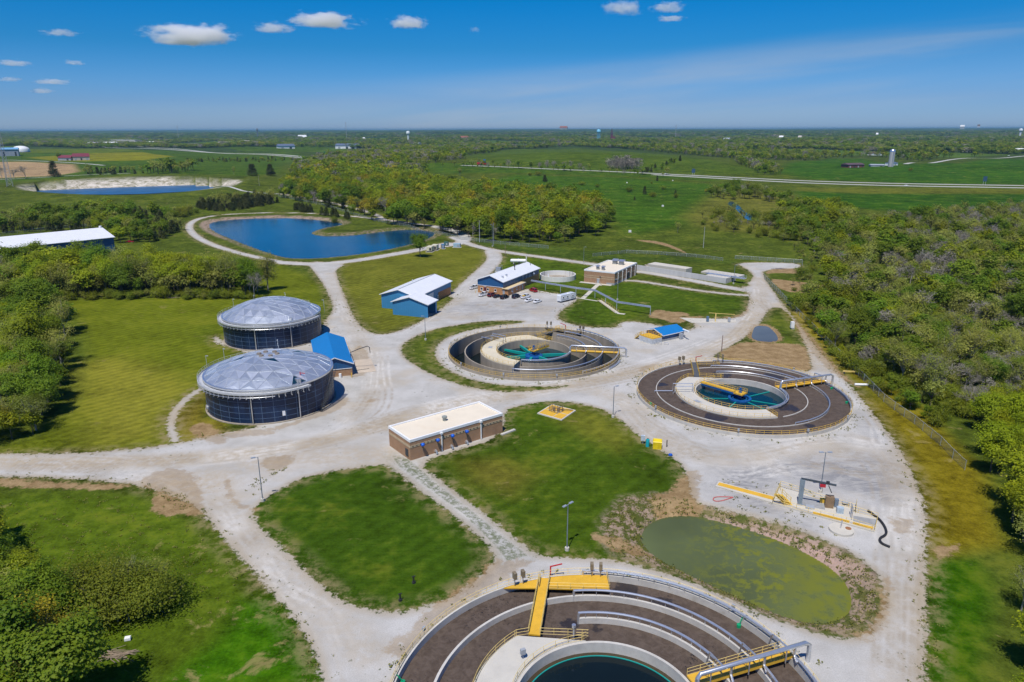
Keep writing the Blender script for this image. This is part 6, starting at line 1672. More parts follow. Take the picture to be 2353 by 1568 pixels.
def limbs(mb, cl, rs, H, kind, n=12):
    th = {'tall': .8, 'bush': .3, 'cedar': .95}.get(kind, .62) * H
    r = .24 if kind != 'bush' else .1
    lean = rs.normal(size=2) * .25
    mb.tube([(0, 0, -.4), (lean[0] * .4, lean[1] * .4, th * .4), (lean[0], lean[1], th)], r, 7, r2=r * .35)
    if kind == 'cedar': return
    for i in rs.permutation(len(cl))[:n]:
        x, y, z, _, _r = cl[i]
        z0 = th * rs.uniform(.35, .9); k = z0 / th
        a = Vector((lean[0] * k, lean[1] * k, z0)); b = Vector((x, y, z)); m_ = a.lerp(b, .55) + Vector((rs.normal() * .3, rs.normal() * .3, -.25))
        mb.tube([a, m_, b], .085, 5, r2=.02)

def twig_tree(rs, H=12.0, lv=4, wide=.55, n0=4):
    mb = MB()
    def grow(p, d, L, r, k):
        e = p + d * L; m_ = p.lerp(e, .5) + Vector((rs.normal(), rs.normal(), rs.normal())) * L * .05
        mb.tube([p, m_, e], r, 5 if k > 2 else 3, r2=r * .55, caps=False)
        if k == 0: return
        for _ in range(n0 if k > 1 else 3):
            v = Vector((rs.normal(), rs.normal(), rs.normal() * .6 + .35)).normalized()
            grow(p.lerp(e, rs.uniform(.45, 1.0)), (d * (1 - wide) + v * wide).normalized(), L * rs.uniform(.5, .72), r * .55, k - 1)
    grow(Vector((0, 0, -.4)), Vector((0, 0, 1)), H * .42, .22, lv)
    return mb

def np_mesh(name, V, mat):
    n = len(V) // 4
    me = bpy.data.meshes.new(name)
    me.vertices.add(len(V)); me.vertices.foreach_set('co', V.astype('f4').ravel())
    me.loops.add(n * 4); me.loops.foreach_set('vertex_index', np.arange(n * 4, dtype='i4'))
    me.polygons.add(n); me.polygons.foreach_set('loop_start', (np.arange(n) * 4).astype('i4'))
    me.update(calc_edges=True); me.materials.append(mat)
    return me
def mb_mesh(name, mb, mat):
    me = bpy.data.meshes.new(name); me.from_pydata(mb.v, [], mb.f); me.materials.append(mat); me.update(); return me

# kind -> (crown shape, leaf material, clusters, leaves per cluster, leaf size)
KINDS = {'lime': ('round', 'lime', 95, 85, .165), 'green': ('round', 'green', 95, 90, .165), 'olive': ('round', 'olive', 85, 34, .13), 'gold': ('round', 'gold', 90, 60, .14),
         'cedar': ('cedar', 'cedar', 140, 44, .17), 'tall': ('tall', 'olive', 80, 52, .14), 'bush': ('bush', 'bush', 80, 110, .062), 'bare': (None, 'bare', 0, 0, 0)}
NEAR, MID, FAR = {}, {}, {}
def joined(name, V, mb, lm, bm):
    """low detail tree: leaves and trunk in one mesh"""
    me = bpy.data.meshes.new(name); v2 = np.array(mb.v) if mb.v else np.zeros((0, 3))
    nv = len(V); vs = [tuple(p) for p in V] + [tuple(p) for p in v2]
    fs = [(i, i + 1, i + 2, i + 3) for i in range(0, nv, 4)] + [tuple(nv + k for k in f) for f in mb.f]
    me.from_pydata(vs, [], fs); me.materials.append(lm); me.materials.append(bm)
    me.polygons.foreach_set('material_index', [0] * (nv // 4) + [1] * len(mb.f)); me.update(); return me
for ki, (kn, (shape, lm, nc, nl, sz)) in enumerate(KINDS.items()):
    NEAR[kn], MID[kn], FAR[kn] = [], [], []
    for v in range(3):
        rs = np.random.RandomState(100 + ki * 10 + v)
        if kn == 'bare':
            tm = twig_tree(rs); tw = MB()
            V = []
            pts = np.array([tm.v[i] for i in range(0, len(tm.v), 3)]); pts = pts[pts[:, 2] > 5]
            pk = pts[rs.randint(0, len(pts), 900)] + rs.normal(size=(900, 3)) * .35
            nn = rs.normal(size=(900, 3)); nn /= np.linalg.norm(nn, axis=1)[:, None]
            V = leaves(pk, nn, .22, rs, .12)
            NEAR[kn].append((np_mesh('twigs', V, LEAF['bare']), mb_mesh('trunk', tm, BARK_G)))
            pk = pts[rs.randint(0, len(pts), 260)] + rs.normal(size=(260, 3)) * .5; nn = rs.normal(size=(260, 3)); nn /= np.linalg.norm(nn, axis=1)[:, None]
            MID[kn].append(joined('bare_tree', leaves(pk, nn, .55, rs, .14), twig_tree(np.random.RandomState(5 + v), 12, 3), LEAF['bare'], BARK_G))
            pk = np.stack([rs.normal(size=140) * 2.0, rs.normal(size=140) * 2.0, rs.uniform(3, 11.5, 140)], 1); nn = rs.normal(size=(140, 3)); nn /= np.linalg.norm(nn, axis=1)[:, None]
            FAR[kn].append(joined('bare_tree', leaves(pk, nn, .9, rs, .35), MB().bar((0, 0, 0), (0, 0, 8), .4), LEAF['bare'], BARK_G))
            continue
        Hh = 12.0 if shape != 'bush' else 4.2
        cl, V = crown_pts(shape, rs, nc, nl, sz, Hh); mb = MB(); limbs(mb, cl, rs, Hh, shape, 34 if kn in ('olive', 'gold', 'tall') else 14)
        NEAR[kn].append((np_mesh('crown', V, LEAF[lm]), mb_mesh('trunk', mb, BARK_G if kn in ('olive', 'gold', 'tall') else BARK)))
        rs = np.random.RandomState(300 + ki * 10 + v)
        cl, V = crown_pts(shape, rs, int(nc * .75), max(8, int(nl * .26)), sz * 2.1, Hh); mb = MB(); limbs(mb, cl, rs, Hh, shape, 16 if kn in ('olive', 'gold', 'tall') else 4)
        MID[kn].append(joined(kn + '_tree', V, mb, LEAF[lm], BARK))
        cl, V = crown_pts(shape, rs, int(nc * .36), 5, sz * 5.2, Hh); mb = MB().bar((0, 0, 0), (0, 0, Hh * .5), .35)
        FAR[kn].append(joined(kn + '_tree', V, mb, LEAF[lm], BARK))

# ------------------------------------------------------------------ where the trees stand
TREES = []   # x, y, kind, height, region, row
def inside(pl, q): return sdf_poly(q, pl, 1.0)
def scatter(pl, sp, kinds, h0, h1, region, seed, hit=True, blocks=()):
    rs = np.random.RandomState(seed)
    pl = gpoly(pl) if hit else np.array(pl)
    lo, hi = pl.min(0), pl.max(0)
    xs = np.arange(lo[0], hi[0] + sp, sp); ys = np.arange(lo[1], hi[1] + sp, sp)
    X, Y = np.meshgrid(xs, ys); q = np.stack([X.ravel(), Y.ravel()], 1) + rs.uniform(-.48, .48, (X.size, 2)) * sp
    az = np.abs(np.degrees(np.arctan2(q[:, 0], q[:, 1]))); q = q[az < 44]
    s = sdf_poly(q, pl, max(40, sp * 4)); q2 = q[s > 0]; s = s[s > 0]
    for b in blocks:
        m = sdf_poly(q2, b, 2.0) < 0; q2 = q2[m]; s = s[m]
    ks = list(kinds); w = np.array([kinds[k] for k in ks]); w = w / w.sum()
    # neighbours tend to be of a kind
    ph = rs.uniform(0, 6.28, 4)
    for (x, y), d_ in zip(q2, s):
        u = (math.sin(x / 19 + ph[0]) * math.sin(y / 23 + ph[1]) + math.sin(x / 9 + y / 13 + ph[2])) * .2 + rs.uniform(0, 1) * .6 + .2
        k = ks[min(len(ks) - 1, int(np.searchsorted(np.cumsum(w), min(.999, max(0, u)))))]
        hh = rs.uniform(h0, h1) * rs.choice([.72, .9, 1.0, 1.1, 1.24]) * (.55 if k == 'cedar' and h1 > 12 else 1) * (.85 if d_ < sp else 1)
        TREES.append((x, y, k, hh, region, 'edge' if d_ < sp * 1.1 else ('middle' if d_ < sp * 3 else 'depth')))
scatter([(-60, 700), (60, 692), (140, 694), (158, 760), (165, 850), (145, 935), (128, 980), (90, 1010), (30, 1025), (-60, 1030)], 5.6, {'gold': .22, 'lime': .22, 'olive': .24, 'green': .32}, 10, 15, 'left', 1)
scatter([(-60, 632), (40, 622), (160, 628), (300, 640), (450, 642), (550, 645), (600, 658), (598, 686), (450, 684), (300, 684), (150, 688), (-60, 698)], 4.8, {'lime': .36, 'olive': .30, 'green': .28, 'bare': .06}, 12, 17, 'belt', 2)
scatter([(-60, 690), (150, 684), (300, 680), (450, 680), (598, 683), (600, 690), (450, 691), (300, 690), (150, 694), (-60, 704)], 3.2, {'bush': .7, 'olive': .3}, 3, 6.5, 'belt', 50)
scatter([(-260, 1240), (0, 1250), (50, 1330), (90, 1400), (150, 1450), (190, 1520), (200, 1600), (150, 1700), (-300, 1760)], 4.2, {'lime': .40, 'gold': .22, 'green': .28, 'olive': .1}, 10, 14.5, 'corner', 3)
scatter([(-120, 1270), (-20, 1265), (40, 1330), (70, 1400), (-60, 1420)], 5, {'lime': .6, 'gold': .2, 'green': .2}, 9, 12, 'corner', 40)
scatter([(-60, 1300), (60, 1310), (140, 1380), (180, 1450), (120, 1500), (-60, 1480)], 3.4, {'green': .5, 'lime': .3, 'bush': .2}, 7, 11, 'corner', 51)
scatter([(-120, 1225), (20, 1228), (60, 1290), (-60, 1300)], 4, {'lime': .7, 'green': .3}, 6, 9, 'corner', 52)
scatter([(180, 1340), (300, 1325), (390, 1350), (430, 1400), (330, 1390), (220, 1400)], 3.6, {'olive': .6, 'bush': .4}, 5, 8, 'corner', 53)
scatter([(120, 1380), (200, 1370), (300, 1350), (370, 1370), (425, 1405), (390, 1425), (320, 1440), (250, 1465), (190, 1520), (170, 1580), (130, 1500)], 3.2, {'bush': .40, 'olive': .45, 'green': .15}, 5.5, 9.5, 'corner', 4)
scatter([(2200, 1000), (2262, 1000), (2260, 1060), (2268, 1130), (2300, 1200), (2322, 1290), (2310, 1420), (2290, 1520), (2310, 1700), (2700, 1700), (2700, 950), (2300, 940)], 6.2, {'lime': .5, 'olive': .22, 'bare': .13, 'green': .15}, 10, 14, 'rightedge', 5)
scatter([(1805, 690), (1850, 738), (1905, 795), (1960, 845), (2020, 885), (2080, 920), (2150, 958), (2200, 975), (2300, 940), (2700, 960), (2700, 760), (2200, 700), (1960, 680)], 5.6, {'lime': .14, 'bush': .05, 'green': .17, 'olive': .34, 'bare': .30}, 7, 12.5, 'right', 6)
scatter([(1880, 690), (1960, 682), (2200, 702), (2700, 762), (2700, 535), (2353, 512), (2250, 520), (2100, 525), (1990, 530), (1900, 530), (1850, 560), (1880, 620), (1890, 660)], 7.0, {'lime': .20, 'green': .17, 'olive': .33, 'bare': .30}, 9, 14.5, 'rightback', 7)
scatter([(1800, 692), (1812, 690), (1905, 785), (1990, 855), (2080, 915), (2150, 955), (2225, 990), (2225, 1000), (2140, 980), (2060, 935), (1970, 868), (1885, 798)], 3.4, {'bush': .55, 'green': .25, 'lime': .2}, 2.5, 6, 'right', 54)
scatter([(1900, 770), (2020, 800), (2300, 880), (2700, 900), (2700, 960), (2300, 950), (2200, 978), (2080, 920), (1960, 845)], 4.4, {'bush': .6, 'olive': .4}, 2.5, 6, 'right', 55)
scatter([(640, 454), (700, 467), (790, 487), (860, 510), (950, 530), (1050, 545), (1130, 556), (1220, 562), (1300, 558), (1370, 546), (1405, 526), (1418, 503), (1400, 484), (1330, 466), (1260, 458), (1150, 443), (1050, 435), (980, 424), (950, 408), (880, 398), (780, 388), (700, 402), (650, 432)], 9.0, {'lime': .44, 'gold': .06, 'green': .24, 'olive': .17, 'cedar': .04, 'bare': .05}, 13, 19, 'mid', 8)
scatter([(-60, 500), (60, 505), (150, 500), (200, 492), (260, 484), (330, 492), (400, 503), (425, 530), (395, 548), (330, 560), (270, 563), (230, 545), (100, 533), (-60, 543)], 8.0, {'cedar': .35, 'green': .25, 'olive': .2, 'lime': .2}, 10, 16, 'pondwood', 9)
scatter([(445, 482), (500, 488), (560, 483), (610, 474), (645, 464), (600, 457), (520, 464), (450, 472)], 7.0, {'cedar': .8, 'olive': .2}, 13, 17, 'pondwood', 10)
scatter([(380, 506), (440, 500), (460, 490), (440, 480), (400, 488)], 7.0, {'olive': .5, 'bush': .5}, 6, 9, 'pondwood', 11)
scatter([(672, 484), (720, 493), (805, 506), (806, 501), (720, 486), (680, 478)], 4.5, {'cedar': 1}, 12.5, 14, 'pondwood', 12)
# farther woods
scatter([(660, 402), (780, 386), (880, 396), (980, 420), (985, 402), (975, 380), (1080, 366), (1000, 352), (830, 352), (740, 362), (680, 380)], 15, {'olive': .35, 'lime': .2, 'green': .25, 'bare': .2}, 13, 18, 'far', 13)
scatter([(1000, 384), (1080, 386), (1250, 392), (1420, 401), (1560, 408), (1560, 404), (1420, 397), (1260, 385), (1100, 378)], 17, {'olive': .4, 'green': .3, 'bare': .3}, 9, 14, 'far', 14)
scatter([(1392, 388), (1430, 392), (1468, 391), (1466, 386), (1420, 383), (1394, 385)], 9, {'bare': 1}, 16, 20, 'far', 15)
scatter([(1470, 397), (1500, 400), (1530, 388), (1570, 370), (1560, 368), (1515, 383), (1472, 393)], 12, {'cedar': .3, 'green': .7}, 7, 10, 'far', 16)
scatter([(1245, 384), (1300, 388), (1360, 391), (1360, 389), (1300, 385), (1245, 382)], 16, {'bare': .8, 'olive': .2}, 12, 17, 'far', 17)
scatter([(1690, 370), (1730, 372), (1770, 385), (1800, 398), (1795, 404), (1740, 402), (1720, 390), (1690, 378)], 13, {'green': .5, 'olive': .3, 'bare': .2}, 12, 16, 'far', 18)
scatter([(1620, 455), (1680, 462), (1720, 460), (1800, 470), (1825, 462), (1790, 448), (1700, 437), (1650, 442)], 10, {'olive': .4, 'green': .35, 'bare': .25}, 9, 14, 'creek', 19)
scatter([(1600, 500), (1680, 480), (1790, 500), (1850, 520), (1850, 560), (1800, 560), (1720, 545), (1620, 530)], 9.5, {'bush': .4, 'olive': .4, 'lime': .1, 'bare': .1}, 4, 9, 'creek', 20)
scatter([(1790, 480), (1870, 478), (1960, 490), (1990, 530), (1900, 530), (1850, 560), (1800, 555), (1770, 520)], 8, {'lime': .3, 'green': .35, 'olive': .35}, 9, 14, 'rightback', 30)
scatter([(1815, 560), (1852, 562), (1880, 620), (1890, 680), (1850, 700), (1800, 668), (1830, 630)], 7, {'bush': .5, 'olive': .5}, 3, 7, 'right', 31)
scatter([(2353, 480), (2250, 490), (2150, 497), (2060, 505), (1990, 515), (1990, 530), (2100, 525), (2250, 520), (2700, 530), (2700, 480)], 9, {'olive': .5, 'bare': .3, 'green': .2}, 10, 14, 'rightback', 32)
scatter([(1400, 400), (1500, 405), (1600, 470), (1560, 520), (1480, 500), (1430, 460)], 70, {'cedar': .5, 'bush': .5}, 5, 8, 'creek', 21)
scatter([(190, 405), (260, 402), (330, 400), (340, 396), (250, 396), (195, 398)], 13, {'cedar': .5, 'olive': .5}, 11, 17, 'far', 22)
scatter([(330, 402), (420, 399), (450, 392), (400, 386), (345, 392)], 15, {'olive': .5, 'green': .5}, 16, 22, 'far', 23)
scatter([(-60, 335), (100, 333), (190, 333), (180, 329), (-60, 330)], 22, {'green': .6, 'cedar': .4}, 12, 17, 'far', 24)
scatter([(430, 374), (640, 372), (690, 366), (640, 364), (520, 366), (430, 370)], 28, {'bush': .6, 'cedar': .4}, 6, 10, 'far', 25)
# the wide wooded plain to the horizon
FW = [(-200, 329), (200, 328), (380, 330), (520, 330), (640, 331), (700, 345), (830, 352), (1000, 352), (1080, 362), (1150, 344), (1300, 337), (1420, 342), (1560, 355), (1690, 374), (1810, 374), (1900, 364), (2000, 362), (2110, 372), (2240, 362), (2353, 352), (2600, 350)]
fw = [S(x, y) for x, y in FW]
scatter(np.array(fw + [(2600, 3000), (-2600, 3000)]), 17.5, {'olive': .3, 'lime': .2, 'green': .36, 'bare': .1, 'cedar': .04}, 11, 18, 'plain', 26, False)
scatter(np.array([(-2600, 3000), (2600, 3000), (4700, 5600), (-4700, 5600)]), 34, {'olive': .28, 'lime': .15, 'green': .45, 'bare': .12}, 12, 19, 'plain', 27, False)
scatter(np.array([(-4700, 5600), (4700, 5600), (9000, 10500), (-9000, 10500)]), 85, {'olive': .25, 'green': .65, 'bare': .1}, 14, 24, 'plain', 28, False)
# keep trees off water, roads and tanks
TR = np.array([(a[0], a[1]) for a in TREES])
bad = (sdf_poly(TR, POND, 3) > -2) | ((clearing(TR) > .5) & np.array([a[4] == 'plain' for a in TREES])) | (sdf_poly(TR, LAG_OUT, 3) > -1) | (sdf_poly(TR, MAIN, 3) > -1.5) | (sdf_poly(TR, CREEK, 2) > -1)
for ln in HW: bad |= sdf_line(TR, ln, 16, 3) > 0
bad |= sdf_line(TR, smooth_pts(poly([(1005, 521), (940, 513), (880, 505), (790, 495), (700, 490), (600, 489.5), (520, 493), (465, 500), (438, 511), (433, 525), (448, 543), (480, 560), (530, 577), (590, 592), (655, 604)]), False, 1), 10, 3) > 0
bad |= sdf_line(TR, poly([(885, 506), (862, 492), (805, 476), (740, 463), (690, 455), (640, 447)]), 9, 3) > 0
q = Q(1, 775, 910, 8.5); q0 = Q(1, 0, 990, 8.5)
a_ = math.atan2(q[1] - q0[1], q[0] - q0[0]); dx, dy = math.cos(a_), math.sin(a_)
shed = np.array([(q[0] + dx * 6 - dy * u + -dx * v, q[1] + dy * 6 + dx * u - dy * v) for u, v in ((-4, 0), (42, 0), (42, 112), (-4, 112))])
bad |= sdf_poly(TR, shed, 3) > -1
TREES = [t_i for t_i, b in zip(TREES, bad) if not b]
# lone trees: kind, place on the sheet, height, label
LONE = [('green', (965.6, 591), 15.5, 'big spreading tree alone on the lawn above the blue garage', 1.0), ('tall', (615.8, 668), 18.5, 'slender open tree at the right end of the belt behind the domed tanks', .95),
        ('bare', (4, 413), 26, 'leafless tree at the far left by the brown field', 1.1), ('bare', (33, 412), 24, 'leafless tree second from the far left by the brown field', 1.1), ('bare', (60, 411), 25, 'leafless tree nearest the dark cedar at the brown field', 1.1),
        ('cedar', (125, 407), 24, 'dark cedar standing alone beside the brown field', 1.5), ('green', (138, 369), 20, 'round dark tree beside the maroon roofed house', 1.2), ('cedar', (580, 404), 17, 'left of the two dark cedars on the pasture', 2.2), ('cedar', (622, 404), 17, 'right of the two dark cedars on the pasture', 1.9),
        ('olive', (538, 402), 15, 'thin pale tree alone on the pasture left of the two cedars', .8), ('olive', (1057, 404), 14, 'pale green tree alone on the slope above the wood', 1.0), ('bare', (1275, 386), 16, 'bare tree standing out on the hill beyond the highway', 1.1),
        ('bush', (1217, 404), 5.5, 'dark round shrub left on the meadow below the highway', 1.3), ('bush', (1236, 404), 7.5, 'larger dark round shrub on the meadow below the highway', 1.3), ('cedar', (1252, 418), 9, 'low cedar pair on the meadow beside the wood', 1.8), ('bush', (1337, 426), 5.5, 'wide low shrub in the middle of the meadow', 1.9), ('bush', (1373, 431), 5.0, 'small round shrub right of the wide low one on the meadow', 1.2),
        ('cedar', (1481, 447), 9, 'pointed dark shrub on the right part of the meadow', 1.2), ('bush', (1500, 453), 6, 'low dark shrub right of the pointed one on the meadow', 1.4), ('gold', (1622, 447), 7, 'yellow willow bush left of the creek trees', 1.1), ('green', (1692, 437), 15, 'full green tree at the highway bridge', 1.15), ('olive', (1557, 535), 9, 'small pale tree alone on the meadow below the creek', 1.0), ('bush', (2092, 394), 6, 'small shrub below the silo', 1.0),
        ('bush', (770, 515), 8, 'shrub at the tip of the grassy spit in the pond', .7)]
def sizekey(a): return -a[3] / math.hypot(a[0], a[1])
TREES.sort(key=sizekey)
N_IND = 300 - len(LONE)
PHR = {'lime': 'yellow green leafy tree', 'green': 'fresh green leafy tree', 'olive': 'thin olive budding tree', 'gold': 'golden budding tree', 'cedar': 'dark cedar', 'bare': 'grey leafless tree', 'bush': 'bushy shrub', 'tall': 'slender tree'}
WHERE = {'left': 'of the wood left of the lawn', 'belt': 'of the tree belt behind the left lawn', 'corner': 'of the thicket at the lower left', 'rightedge': 'of the trees right of the bright strip', 'right': 'of the wood past the fence', 'rightback': 'of the far wood on the right', 'mid': 'of the wood above the pond road', 'pondwood': 'of the wood behind the blue pond', 'far': 'of the distant woods', 'creek': 'of the creek scrub', 'plain': 'of the distant plain'}
rs = np.random.RandomState(77)
ORIG = {}
def plant(x, y, kind, hh, label, group, wide=1.0):
    v = rs.randint(3); crown, trunk = NEAR[kind][v]
    nm = 'shrub' if kind == 'bush' else ('cedar_tree' if kind == 'cedar' else ('bare_tree' if kind == 'bare' else 'broadleaf_tree'))
    t = thing(nm, label, 'shrub' if kind == 'bush' else 'tree', (x, y, gz(x, y) - .1), rs.uniform(0, 6.28), group)
    s = hh / (12.0 if kind != 'bush' else 4.2); t.scale = (s * wide, s * wide, s)
    for n, me in (('crown' if kind != 'bare' else 'twigs', crown), ('trunk', trunk)):
        o = bpy.data.objects.new(n, me); COL.objects.link(o); o.parent = t
for (k, p, hh, lb, wd) in LONE:
    q = ground_hit(*p); plant(q[0], q[1], k, hh, lb, 'lone trees and shrubs', wd)
for (x, y, k, hh, reg, row) in TREES[:N_IND]:
    cmp_ = 'tall' if hh > 12 else ('middling' if hh > 9 else 'low')
    plant(x, y, k, hh, f'{cmp_} {PHR[k]} at the {dict(edge="edge", middle="middle", depth="back")[row]} {WHERE[reg]}', 'trees ' + WHERE[reg], rs.uniform(.85, 1.2) if k != 'cedar' else 1.5)
# ---- the rest of the woods: one object
pc = bpy.data.collections.new('tree_kinds')
index = {}
for lod, D in (('a', MID), ('b', FAR)):
    for k in KINDS:
        for v in range(3):
            o = bpy.data.objects.new('woodland_%02d' % len(index), D[k][v]); pc.objects.link(o); index[(lod, k, v)] = len(index)
rest = TREES[N_IND:]
pts = []; idx = []; rot = []; scl = []
xy = np.array([(a[0], a[1]) for a in rest]); zz = height(xy)
for (x, y, k, hh, reg, row), z in zip(rest, zz):
    dist = math.hypot(x, y); lod = 'a' if dist < 950 else 'b'
    s = hh / (12.0 if k != 'bush' else 4.2); w_ = s * rs.uniform(.85, 1.25) * (1.25 if k == 'cedar' else 1) * (1.0 if dist < 2500 else 1.7 if dist < 5600 else 3.2)
    pts.append((x, y, z - .15)); idx.append(index[(lod, k, rs.randint(3))]); rot.append(rs.uniform(0, 6.28)); scl.append((w_, w_, s))
me = bpy.data.meshes.new('woodland'); me.from_pydata(pts, [], [])
a = me.attributes.new('tree_index', 'INT', 'POINT'); a.data.foreach_set('value', idx)
a = me.attributes.new('tree_turn', 'FLOAT_VECTOR', 'POINT'); a.data.foreach_set('vector', np.array([(0, 0, r) for r in rot], 'f4').ravel())
a = me.attributes.new('tree_scale', 'FLOAT_VECTOR', 'POINT'); a.data.foreach_set('vector', np.array(scl, 'f4').ravel())
wo = bpy.data.objects.new('woodland', me); COL.objects.link(wo); tag(wo, 'mixed woods reaching to the horizon', None, None, 'stuff')
ng = bpy.data.node_groups.new('scatter_trees', 'GeometryNodeTree')
ng.interface.new_socket('Geometry', in_out='INPUT', socket_type='NodeSocketGeometry'); ng.interface.new_socket('Geometry', in_out='OUTPUT', socket_type='NodeSocketGeometry')
gi = ng.nodes.new('NodeGroupInput'); go = ng.nodes.new('NodeGroupOutput'); ip = ng.nodes.new('GeometryNodeInstanceOnPoints'); ci = ng.nodes.new('GeometryNodeCollectionInfo')
ci.inputs['Collection'].default_value = pc; ci.inputs['Separate Children'].default_value = True; ci.inputs['Reset Children'].default_value = True
ip.inputs['Pick Instance'].default_value = True
def named(n, ty):
    q = ng.nodes.new('GeometryNodeInputNamedAttribute'); q.data_type = ty; q.inputs['Name'].default_value = n; return q.outputs['Attribute']
ng.links.new(gi.outputs[0], ip.inputs['Points']); ng.links.new(ci.outputs[0], ip.inputs['Instance'])
ng.links.new(named('tree_index', 'INT'), ip.inputs['Instance Index']); ng.links.new(named('tree_turn', 'FLOAT_VECTOR'), ip.inputs['Rotation']); ng.links.new(named('tree_scale', 'FLOAT_VECTOR'), ip.inputs['Scale'])
ng.links.new(ip.outputs[0], go.inputs[0])
md = wo.modifiers.new('scatter', 'NODES'); md.node_group = ng
print('TREES', len(TREES), 'rest', len(rest))

# ---- low weeds and brush: nobody could count them
def weeds():
    rs = np.random.RandomState(5); Pp = []
    def zone(pl, n, s0, s1):
        lo, hi = pl.min(0), pl.max(0); q = rs.uniform(lo, hi, (n, 2)); q = q[sdf_poly(q, pl, 1) > 0]
        Pp.append(np.column_stack([q, rs.uniform(s0, s1, len(q))]))
    zone(poly([(1375, 1200), (1425, 1142), (1500, 1132), (1575, 1142), (1650, 1162), (1750, 1192), (1900, 1242), (1990, 1292), (2038, 1350), (2032, 1415), (1990, 1466), (1940, 1470), (1850, 1446), (1700, 1386), (1600, 1338), (1500, 1306), (1430, 1286), (1385, 1255)]), 4200, .10, .30)
    for i in range(len(MAIN)):
        a, b = MAIN[i], MAIN[(i + 1) % len(MAIN)]
        L = np.linalg.norm(b - a)
        if L > 120 or max(a[1], b[1]) > 330: continue
        n = int(L * 1.6); u = rs.uniform(0, 1, n)[:, None]; q = a + (b - a) * u + rs.normal(size=(n, 2)) * 1.1
        Pp.append(np.column_stack([q, rs.uniform(.08, .28, n)]))
    for c in (T2, T1, T3):
        a = rs.uniform(0, 6.28, 150); r = RB + rs.uniform(.5, 3.0, 150); q = np.array(c) + np.stack([r * np.cos(a), r * np.sin(a)], 1)
        Pp.append(np.column_stack([q, rs.uniform(.08, .34, 150)]))
    for pl, n in ((polyq(11, [(150, 300), (700, 330), (1500, 500), (1700, 700), (1500, 980), (1000, 900), (60, 560)]), 260), (poly([(1240, 1290), (1480, 1312), (1680, 1390), (1900, 1490), (1960, 1560), (1850, 1560), (1700, 1420), (1500, 1330)]), 160), (poly([(540, 1130), (600, 1080), (700, 1060), (640, 1100), (580, 1150)]), 120), (poly([(360, 1110), (450, 1140), (440, 1180), (350, 1170)]), 90)):
        zone(pl, n, .10, .30)
    zone(polyq('B', [(-100, 400), (700, 330), (1300, 520), (1600, 900), (1500, 1100), (1150, 1250), (900, 1000), (300, 900)]), 900, .10, .26)
    A = np.concatenate(Pp)
    ok = (sdf_poly(A[:, :2], GREEN, 2) < -.5)
    for c in (T1, T2, T3): ok &= np.hypot(A[:, 0] - c[0], A[:, 1] - c[1]) > RB + .35
    A = A[ok]
    m = 7; B = np.repeat(A, m, 0); n = len(B)
    pos = np.column_stack([B[:, 0] + rs.normal(size=n) * B[:, 2] * .9, B[:, 1] + rs.normal(size=n) * B[:, 2] * .9, height(B[:, :2]) + B[:, 2] * rs.uniform(.1, .9, n)])
    nn = rs.normal(size=(n, 3)) * .8 + np.array([0, 0, .9]); nn /= np.linalg.norm(nn, axis=1)[:, None]
    me = np_mesh('weeds', leaves(pos, nn, B[:, 2] * .55, rs), LEAF['weed'])
    o = bpy.data.objects.new('weeds', me); COL.objects.link(o); tag(o, 'low weeds along banks and gravel edges', None, None, 'stuff')
weeds()
